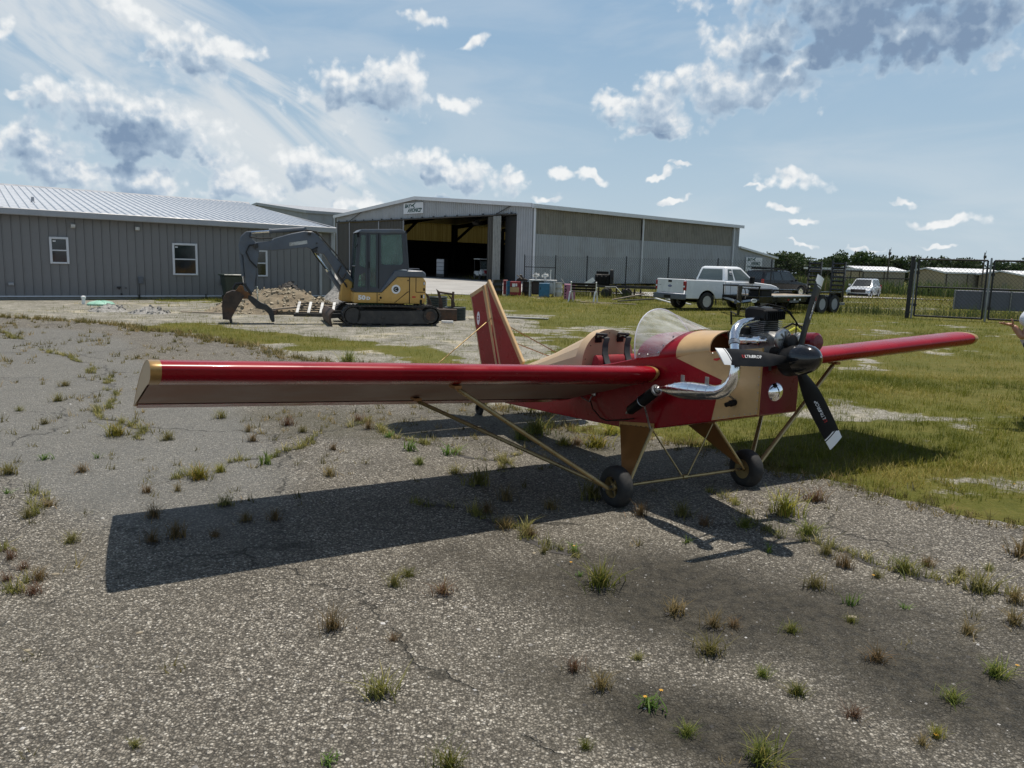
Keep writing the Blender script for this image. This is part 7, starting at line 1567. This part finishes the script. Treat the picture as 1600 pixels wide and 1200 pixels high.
# individual weeds on the asphalt
WEEDS = [(-0.81, 3.53, 0.14, 'brown'), (-0.49, 2.97, 0.13, 'olive'), (-0.33, 3.97, 0.12, 'red'), (0.51, 4.12, 0.19, 'green'), (1.97, 5.49, 0.24, 'yellow'), (0.85, 3.81, 0.14, 'brown'), (1.01, 3.66, 0.11, 'brown'), (0.93, 3.4, 0.13, 'olive'), (0.4, 3.06, 0.11, 'brown'), (0.3, 3.21, 0.09, 'red'), (0.58, 2.94, 0.09, 'lime'), (0.92, 2.6, 0.13, 'green'), (-0.18, 2.52, 0.1, 'green'), (-0.6, 2.53, 0.07, 'lime'), (-1.3, 2.6, 0.05, 'olive'), (-0.6, 4.06, 0.1, 'olive'), (-0.54, 4.2, 0.08, 'green'), (-0.51, 3.44, 0.06, 'red'), (1.98, 5.08, 0.14, 'green'), (2.31, 5.86, 0.21, 'red'), (0.4, 4.65, 0.09, 'lime'), (1.14, 4.86, 0.08, 'lime'), (1.33, 5.21, 0.13, 'red'), (1.22, 5.39, 0.15, 'olive'), (1.7, 4.19, 0.12, 'olive'), (2.61, 4.2, 0.16, 'olive'), (1.99, 4.5, 0.11, 'brown'), (2.32, 4.47, 0.15, 'green'), (3.2, 4.78, 0.16, 'brown'), (1.21, 3.07, 0.07, 'green'), (1.38, 2.91, 0.09, 'red'), (1.68, 3.37, 0.1, 'brown'), (2.15, 3.27, 0.1, 'green'), (1.84, 3.05, 0.08, 'green'), (2.25, 3.67, 0.09, 'brown'), (1.8, 3.98, 0.09, 'lime'), (1.38, 3.64, 0.07, 'green'), (1.11, 3.21, 0.06, 'green'), (1.11, 3.68, 0.08, 'brown'), (0.69, 2.76, 0.07, 'green'), (0.3, 2.66, 0.05, 'green'), (-2.61, 4.57, 0.1, 'olive'), (-3.12, 4.99, 0.1, 'olive'), (-3.13, 5.24, 0.09, 'brown'), (-2.4, 3.84, 0.08, 'red'), (-2.64, 4.16, 0.08, 'red'), (-2.79, 4.29, 0.08, 'red'), (-2.47, 4.01, 0.09, 'brown'), (-2.63, 3.99, 0.07, 'red'), (-3.37, 6.1, 0.12, 'brown'), (-2.62, 5.61, 0.1, 'brown'), (-2.43, 5.67, 0.08, 'brown'), (-2.4, 6.0, 0.15, 'yellow'), (-2.31, 6.21, 0.09, 'yellow'), (-3.86, 5.98, 0.15, 'olive'), (-3.86, 6.45, 0.1, 'lime'), (-3.47, 6.54, 0.08, 'lime'), (-3.57, 5.49, 0.06, 'lime'), (-1.43, 6.18, 0.11, 'brown'), (-2.04, 6.49, 0.14, 'lime'), (-1.97, 5.36, 0.12, 'olive'), (-2.35, 5.08, 0.14, 'brown'), (-2.04, 4.71, 0.13, 'brown'), (-2.14, 4.61, 0.11, 'brown'), (-1.81, 4.74, 0.09, 'brown'), (-1.54, 5.08, 0.11, 'brown'), (-1.72, 5.04, 0.11, 'brown'), (-5.21, 9.03, 0.16, 'olive'), (-3.19, 7.26, 0.12, 'olive'), (-2.41, 7.3, 0.12, 'brown'), (-2.58, 7.7, 0.1, 'brown'), (-2.29, 8.05, 0.14, 'red'), (-2.06, 7.75, 0.11, 'olive'), (-1.62, 8.35, 0.12, 'red'), (-1.45, 7.97, 0.14, 'brown'), (-1.2, 7.62, 0.11, 'lime'), (-0.91, 7.1, 0.13, 'lime'), (-0.77, 6.62, 0.11, 'green'), (-0.56, 6.99, 0.15, 'lime'), (-0.44, 6.36, 0.13, 'olive'), (-0.25, 6.05, 0.2, 'olive'), (-0.02, 5.65, 0.16, 'brown'), (-0.15, 5.36, 0.13, 'brown'), (-0.02, 5.03, 0.13, 'brown'), (0.11, 4.94, 0.1, 'olive'), (0.63, 7.52, 0.15, 'brown'), (0.81, 7.46, 0.21, 'yellow'), (1.03, 8.05, 0.18, 'yellow'), (0.51, 7.52, 0.14, 'yellow'), (0.11, 7.68, 0.19, 'green'), (0.27, 7.97, 0.26, 'green'), (-2.69, 13.03, 0.29, 'green'), (-4.64, 7.8, 0.1, 'olive'), (-5.27, 8.41, 0.1, 'olive'), (-5.71, 10.06, 0.13, 'olive'), (-3.74, 7.4, 0.21, 'yellow'), (-4.5, 8.5, 0.11, 'olive'), (-3.08, 8.32, 0.12, 'olive'), (-1.9, 7.3, 0.08, 'olive'), (-1.6, 7.05, 0.1, 'brown'), (0.41, 4.26, 0.05, 'lime'), (0.22, 4.61, 0.07, 'olive'), (0.15, 4.89, 0.09, 'brown'), (1.56, 2.74, 0.06, 'brown'), (2.72, 4.06, 0.12, 'brown'), (2.55, 3.79, 0.11, 'brown'), (1.64, 2.79, 0.06, 'yellow'), (0.59, 3.33, 0.05, 'olive'), (2.07, 3.95, 0.05, 'lime'), (1.72, 3.77, 0.06, 'green'), (0.62, 5.76, 0.19, 'olive'), (0.92, 5.38, 0.13, 'brown'), (0.3, 5.48, 0.12, 'brown'), (2.12, 4.36, 0.07, 'olive'), (2.64, 4.44, 0.08, 'olive'), (2.85, 4.52, 0.06, 'green'), (2.51, 4.57, 0.1, 'brown'), (1.96, 4.71, 0.13, 'olive'), (1.6, 5.2, 0.1, 'green'), (1.61, 4.73, 0.08, 'lime')]
def tuft_mesh(sd, kind):
    global rs
    keep, rs = rs, np.random.RandomState(sd); n = {'lime': 30, 'green': 170, 'yellow': 180, 'olive': 120, 'brown': 110, 'red': 90}[kind]
    rr = np.abs(rs.normal(0, .26, n)); a = rs.uniform(0, 6.283, n); base = np.stack([rr*np.cos(a), rr*np.sin(a), 0*a-.01], 1)
    me = blades('weed_tuft', base, rs.uniform(.3, 1.05, n), rs.uniform(.018, .042, n)*(2.4 if kind == 'lime' else 1), rs.uniform(.1, .9, n)+rr*.6, 'weed_'+kind, 3); rs = keep; return me
KIND = {'lime': 'bright green seedling weed', 'green': 'green grass weed', 'yellow': 'yellow green weed clump', 'olive': 'olive green wiry weed', 'brown': 'brownish grass weed', 'red': 'dry reddish brown weed'}
TM = {k: [tuft_mesh(90+7*i+len(k), k) for i in range(3)] for k in KIND}
SPECIAL = {0: 'brownish wiry weed tuft on bare asphalt front of the wing shadow', 1: 'tall olive weed tuft at the bottom of the picture left of centre', 2: 'reddish brown weed tuft just outside the wing shadow edge', 3: 'large spreading green weed tuft in front of the near wheel', 4: 'large yellow green weed clump right of the far wheel at the shadow corner', 5: 'brown green weed tuft at the edge of the dark stain', 11: 'spreading green weed tuft at the bottom edge below the dark stain', 12: 'green weed tuft cut by the bottom edge left of centre', 14: 'small olive tuft alone near the bottom left', 15: 'olive tuft between the wing shadow and the brown wiry tuft', 18: 'green clump just below the yellow clump by the far wheel', 19: 'dry reddish clump behind the yellow clump by the far wheel', 25: 'wide olive and straw weed clump on the right asphalt strip', 7: 'olive tuft below the brown tuft at the stain edge', 8: 'brown tuft left of the orange flower', 10: 'bright green leafy weed with orange flowers near the bottom', 102: 'brownish grass weed on the dark stained slab, first from left', 111: 'brownish grass weed on the dark stained slab, second from left', 6: 'brownish grass weed on the dark stained slab, third from left', 38: 'brownish grass weed on the dark stained slab, fourth from left', 31: 'brownish grass weed on the dark stained slab, fifth from left', 103: 'brownish grass weed on the dark stained slab, sixth from left', 34: 'brownish grass weed on the dark stained slab, seventh from left', 105: 'brownish grass weed on the dark stained slab, eighth from left', 9: 'dry reddish weed on the dark stained slab, first from left', 22: 'dry reddish weed on the dark stained slab, second from left', 30: 'dry reddish weed on the dark stained slab, third from left', 13: 'only small bright green seedling on the open slab below the wing shadow', 16: 'only small green grass weed on the open slab below the wing shadow', 17: 'only small dry reddish weed on the open slab below the wing shadow', 20: 'bright green seedling on the dark stained slab, first from left', 100: 'bright green seedling on the dark stained slab, second from left', 21: 'bright green seedling on the dark stained slab, third from left', 119: 'bright green seedling on the dark stained slab, fourth from left', 101: 'olive wiry weed on the dark stained slab, first from left', 110: 'olive wiry weed on the dark stained slab, second from left', 107: 'olive wiry weed on the dark stained slab, third from left', 23: 'olive wiry weed on the dark stained slab, fourth from left', 24: 'olive wiry weed on the right slab before the grass, first from left', 117: 'olive wiry weed on the right slab before the grass, second from left', 113: 'olive wiry weed on the right slab before the grass, third from left', 114: 'olive wiry weed on the right slab before the grass, fourth from left', 26: 'brownish grass weed on the right slab before the grass, first from left', 116: 'brownish grass weed on the right slab before the grass, second from left', 104: 'brownish grass weed on the right slab before the grass, third from left', 28: 'brownish grass weed on the right slab before the grass, fourth from left', 27: 'green grass weed on the right slab before the grass, first from left', 115: 'green grass weed on the right slab before the grass, second from left', 40: 'green grass weed on the dark stained slab, first from left', 39: 'green grass weed on the dark stained slab, second from left', 118: 'green grass weed on the dark stained slab, third from left', 37: 'green grass weed on the dark stained slab, fourth from left', 36: 'green grass weed on the dark stained slab, fifth from left', 29: 'green grass weed on the dark stained slab, sixth from left', 109: 'green grass weed on the dark stained slab, seventh from left', 33: 'green grass weed on the dark stained slab, eighth from left', 32: 'green grass weed on the dark stained slab, ninth from left', 35: 'bright green seedling on the right slab before the grass, first from left', 108: 'bright green seedling on the right slab before the grass, second from left', 54: 'olive wiry weed left of the wing shadow, first from left', 93: 'olive wiry weed left of the wing shadow, second from left', 42: 'olive wiry weed left of the wing shadow, third from left', 92: 'olive wiry weed left of the wing shadow, fourth from left', 41: 'olive wiry weed left of the wing shadow, fifth from left', 96: 'olive wiry weed left of the wing shadow, sixth from left', 47: 'brownish grass weed left of the wing shadow, first from left', 43: 'brownish grass weed left of the wing shadow, second from left', 49: 'brownish grass weed left of the wing shadow, third from left', 48: 'dry reddish weed left of the wing shadow, first from left', 46: 'dry reddish weed left of the wing shadow, second from left', 45: 'dry reddish weed left of the wing shadow, third from left', 44: 'dry reddish weed left of the wing shadow, fourth from left', 50: 'brownish grass weed between the left wing and its shadow, first from left', 51: 'brownish grass weed between the left wing and its shadow, second from left', 70: 'brownish grass weed between the left wing and its shadow, third from left', 69: 'brownish grass weed between the left wing and its shadow, fourth from left', 58: 'brownish grass weed between the left wing and its shadow, fifth from left', 99: 'brownish grass weed between the left wing and its shadow, sixth from left', 74: 'brownish grass weed between the left wing and its shadow, seventh from left', 52: 'yellow green clump between the left wing and its shadow, first from left', 53: 'yellow green clump between the left wing and its shadow, second from left', 57: 'bright green seedling left of the wing shadow, first from left', 55: 'bright green seedling left of the wing shadow, second from left', 56: 'bright green seedling left of the wing shadow, third from left', 59: 'bright green seedling between the left wing and its shadow, first from left', 75: 'bright green seedling between the left wing and its shadow, second from left', 76: 'bright green seedling between the left wing and its shadow, third from left', 78: 'bright green seedling between the left wing and its shadow, fourth from left', 60: 'olive wiry weed inside the wing shadow, first from left', 80: 'olive wiry weed inside the wing shadow, second from left', 61: 'brownish grass weed inside the wing shadow, first from left', 63: 'brownish grass weed inside the wing shadow, second from left', 62: 'brownish grass weed inside the wing shadow, third from left', 64: 'brownish grass weed inside the wing shadow, fourth from left', 66: 'brownish grass weed inside the wing shadow, fifth from left', 65: 'brownish grass weed inside the wing shadow, sixth from left', 82: 'brownish grass weed inside the wing shadow, seventh from left', 81: 'brownish grass weed inside the wing shadow, eighth from left', 83: 'brownish grass weed inside the wing shadow, ninth from left', 112: 'brownish grass weed inside the wing shadow, tenth from left', 67: 'olive wiry weed on the slab left of the wing tip, first from left', 94: 'olive wiry weed on the slab left of the wing tip, second from left', 68: 'olive wiry weed between the left wing and its shadow, first from left', 97: 'olive wiry weed between the left wing and its shadow, second from left', 72: 'olive wiry weed between the left wing and its shadow, third from left', 98: 'olive wiry weed between the left wing and its shadow, fourth from left', 79: 'olive wiry weed between the left wing and its shadow, fifth from left', 71: 'dry reddish weed between the left wing and its shadow, first from left', 73: 'dry reddish weed between the left wing and its shadow, second from left', 77: 'green grass weed between the left wing and its shadow, first from left', 89: 'green grass weed between the left wing and its shadow, second from left', 90: 'green grass weed between the left wing and its shadow, third from left', 84: 'only small olive wiry weed on the open slab below the wing shadow', 85: 'only small brownish grass weed under the fuselage by the wheels', 88: 'yellow green clump under the fuselage by the wheels, first from left', 86: 'yellow green clump under the fuselage by the wheels, second from left', 87: 'yellow green clump under the fuselage by the wheels, third from left', 91: 'only small green grass weed on the slab left of the wing tip', 95: 'only small yellow green clump left of the wing shadow', 106: 'only small yellow green clump on the dark stained slab'}
SOIL = []
for sd in range(3):
    r2 = random.Random(sd); q = B(); rim = [(.34*r2.uniform(.55, 1.25)*math.cos(a), .34*r2.uniform(.55, 1.25)*math.sin(a), 0) for a in np.linspace(0, 6.283, 22, endpoint=False)]
    q.add([(0, 0, .03)]+rim, [(0, 1+j, 1+(j+1) % 22) for j in range(22)]); o = q.build('root_soil', 'darkdirt', smooth=60); SOIL.append(o.data); bpy.data.objects.remove(o)
for i, (x, y, s, kd) in enumerate(WEEDS):
    o = link('weed_tuft', TM[kd][i % 3]); s_ = s*1.0
    o.location = (x, y, .012 if in_poly(np.array([x]), np.array([y]), asp)[0] else 0); o.scale = (s_*rnd.uniform(.85, 1.3), s_*rnd.uniform(.85, 1.3), s_*rnd.uniform(.7, 1.05)); o.rotation_euler = (0, 0, rnd.uniform(0, 6.28))
    if s_ > .1 and kd != 'lime':
        k_ = link('root_soil', SOIL[i % 3], o); k_.location = (0, 0, .004/o.scale.z)
    lab = SPECIAL.get(i)
    if lab: tag(o, lab, 'weed', 'weeds in the asphalt')
    else: tag(o, KIND[kd]+' growing from the asphalt', 'weed', 'small '+KIND[kd]+'s')
# many more small sprigs along the cracks and the ragged slab edge: one mass
n = 9000; x = rs.uniform(-13, 6, n); y = rs.uniform(2.4, 19, n); ins = in_poly(x, y, asp); cl = fbm(x, y, 1.3, 4, 61); far_ = sstep(3, 12, y)
k = ins & (rs.uniform(0, 1, n) < np.clip((cl-.47+.10*np.exp(-((x+1.6)/2.2)**2-((y-8.6)/1.8)**2))*5, 0, 1)*(.12+.60*far_+.25*np.exp(-((x+1.6)/2.2)**2-((y-8.6)/1.8)**2))) & (np.abs(x) < .72*y+1); x, y = x[k], y[k]
ev = np.array(asphalt_edge); ev = ev[(ev[:, 1] > 3) & (np.abs(ev[:, 0]) < 16)]; sel = rs.randint(0, len(ev), 1500); ex2 = ev[sel]+rs.normal(0, .13, (1500, 2)); x = np.concatenate([x, ex2[:, 0]]); y = np.concatenate([y, ex2[:, 1]])
k = len(x); pr2 = 11; X_ = np.repeat(x, pr2)+rs.normal(0, .022, k*pr2); Y_ = np.repeat(y, pr2)+rs.normal(0, .022, k*pr2); sz = np.repeat(rs.uniform(.35, 1.25, k), pr2)
me = blades('weed_sprigs', np.stack([X_, Y_, 0*X_+.008], 1), (.05+.004*np.repeat(y, pr2))*sz*rs.uniform(.3, 1.2, k*pr2), (.004+.0005*np.repeat(y, pr2))*rs.uniform(.7, 1.5, k*pr2), rs.uniform(.2, 1.2, k*pr2), 'weed_olive', 1, np.clip(np.repeat(rs.uniform(0, 1, k), pr2)+rs.normal(0, .15, k*pr2), 0, 1)); tag(link('weed_sprigs', me), 'tiny weed sprigs along the cracks and the edge of the asphalt', None, kind='stuff')
# dirt-filled seams in the slab with weeds rooted along them
SEAMS = [[(1.47, 6.04), (1.81, 5.37), (2.02, 4.88), (2.33, 4.58), (2.62, 4.41), (2.83, 4.15)], [(0.33, 7.68), (-0.03, 6.55), (-0.29, 6.85), (-0.57, 7.18), (-0.94, 7.26), (-1.48, 8.11)], [(-10.54, 16.35), (-8.3, 13.9), (-6.55, 12.09), (-5.23, 10.4), (-4.28, 8.34), (-3.31, 7.24)], [(-1.53, 8.37), (-1.93, 7.41), (-2.06, 6.66), (-2.37, 6.17), (-2.64, 5.73)], [(0.43, 4.6), (0.15, 5.03), (-0.24, 5.41), (-0.71, 5.51)], [(-3.96, 6.14), (-3.21, 5.15), (-2.79, 4.36), (-2.5, 4.05), (-2.4, 3.81)]]
q = B(); SX = []
for pl in SEAMS:
    row = []
    for (xa, ya), (xb, yb_) in zip(pl[:-1], pl[1:]):
        L = math.hypot(xb-xa, yb_-ya); k = max(2, int(L/.05))
        for i in range(k):
            f = i/k; x, y = xa+(xb-xa)*f, ya+(yb_-ya)*f; o = (float(fbm(np.array([x]), np.array([y]), 2.2, 4, 71)[0])-.5)*.55
            nx_, ny_ = -(yb_-ya)/L, (xb-xa)/L; row.append((x+nx_*o, y+ny_*o, nx_, ny_))
    ws_ = [max(0, .9*(float(fbm(np.array([r_[0]]), np.array([r_[1]]), 1.9, 3, 88)[0])-.40))*.11+.003 for r_ in row]
    vs = []
    for (x, y, a, c), w in zip(row, ws_): j = rnd.uniform(.6, 1.4); vs += [(x-a*w*j, y-c*w*j, .0165), (x+a*w, y+c*w, .0165)]
    q.add(vs, [(2*i, 2*i+1, 2*i+3, 2*i+2) for i in range(len(row)-1)]); SX += [(r_[0], r_[1], w) for r_, w in zip(row, ws_)]
tag(q.build('seam_dirt', 'darkdirt', smooth=0), 'dark dirt filling the wandering seams of the asphalt', None, kind='stuff')
SX = np.array(SX); sel = rs.randint(0, len(SX), 1100); sel = sel[SX[sel, 2] > .006]; k = len(sel); pr3 = 12
X_ = np.repeat(SX[sel, 0]+rs.normal(0, .02, k), pr3)+rs.normal(0, .014, k*pr3); Y_ = np.repeat(SX[sel, 1]+rs.normal(0, .02, k), pr3)+rs.normal(0, .014, k*pr3); sz = np.repeat(rs.uniform(.3, 1.2, k)**1.5, pr3)
me = blades('seam_weeds', np.stack([X_, Y_, 0*X_+.012], 1), .085*sz*rs.uniform(.3, 1.2, k*pr3), .0045*rs.uniform(.7, 1.6, k*pr3), rs.uniform(.2, 1.3, k*pr3), 'weed_olive', 2, np.clip(np.repeat(rs.uniform(0, 1, k), pr3)+rs.normal(0, .15, k*pr3), 0, 1)); tag(link('seam_weeds', me), 'low weeds rooted along the dirt seams of the asphalt', None, kind='stuff')
# yellow wildflowers
FLAB = ['orange wildflower, left one of the pair near the bottom', 'orange wildflower, right one of the pair near the bottom', 'orange wildflower at the right edge of the dark stain', 'upper orange wildflower below the near wheel', 'orange wildflower on a brown tuft near the bottom right corner', 'orange wildflower on the weed seam right of the nose shadow', 'lower orange wildflower below the near wheel', 'orange wildflower in the bare patch at the grass edge on the right']
for fi, (x, y, h) in enumerate([(0.55, 2.94, 0.1), (0.62, 2.98, 0.11), (2.24, 3.29, 0.09), (0.39, 4.62, 0.1), (1.62, 2.78, 0.05), (2.06, 4.31, 0.08), (0.36, 4.43, 0.05), (4.16, 6.42, 0.06)]):
    q = B(); h *= .6; q.tube([(x, y, .01), (x+.01, y, h)], .0014, 4); q.cur = 1
    for a in range(6): t_ = a*math.pi/3; q.add([(x+.01, y, h), (x+.01+.007*math.cos(t_-.4), y+.007*math.sin(t_-.4), h+.002), (x+.01+.010*math.cos(t_), y+.010*math.sin(t_), h+.001), (x+.01+.007*math.cos(t_+.4), y+.007*math.sin(t_+.4), h+.002)], [(0, 1, 2, 3)])
    tag(q.build('wildflower', ['weed_green', 'flower'], smooth=0), FLAB[fi], 'flower', 'small wildflowers')
# a few loose bits on the slab
for (x, y, s, lab) in [(-0.31, 3.99, 0.016, 'pale stone beside the reddish weed tuft'), (-2.43, 4.09, 0.018, 'white stone in the weeds at the left edge'), (-2.08, 3.26, 0.014, 'pale stone at the far left below the wing shadow'), (-1.68, 3.45, 0.013, 'small pale stone right of a twig'), (1.75, 3.82, 0.02, 'flat white stone on the dark stain'), (0.16, 4.6, 0.014, 'pale stone near the orange flower below the wheel')]:
    q = B(); q.lathe([(.001, 0), (s, .003), (s*.9, s*.35), (s*.3, s*.55), (.001, s*.5)], 7, (0, 0, 0)); o = q.build('pale_stone', 'dirtlight', smooth=0, loc=(x, y, .012)); o.scale = (1.3, .8, 1); o.rotation_euler.z = x*9; tag(o, lab, 'stone', 'pale stones on the asphalt')

texts_to_mesh()
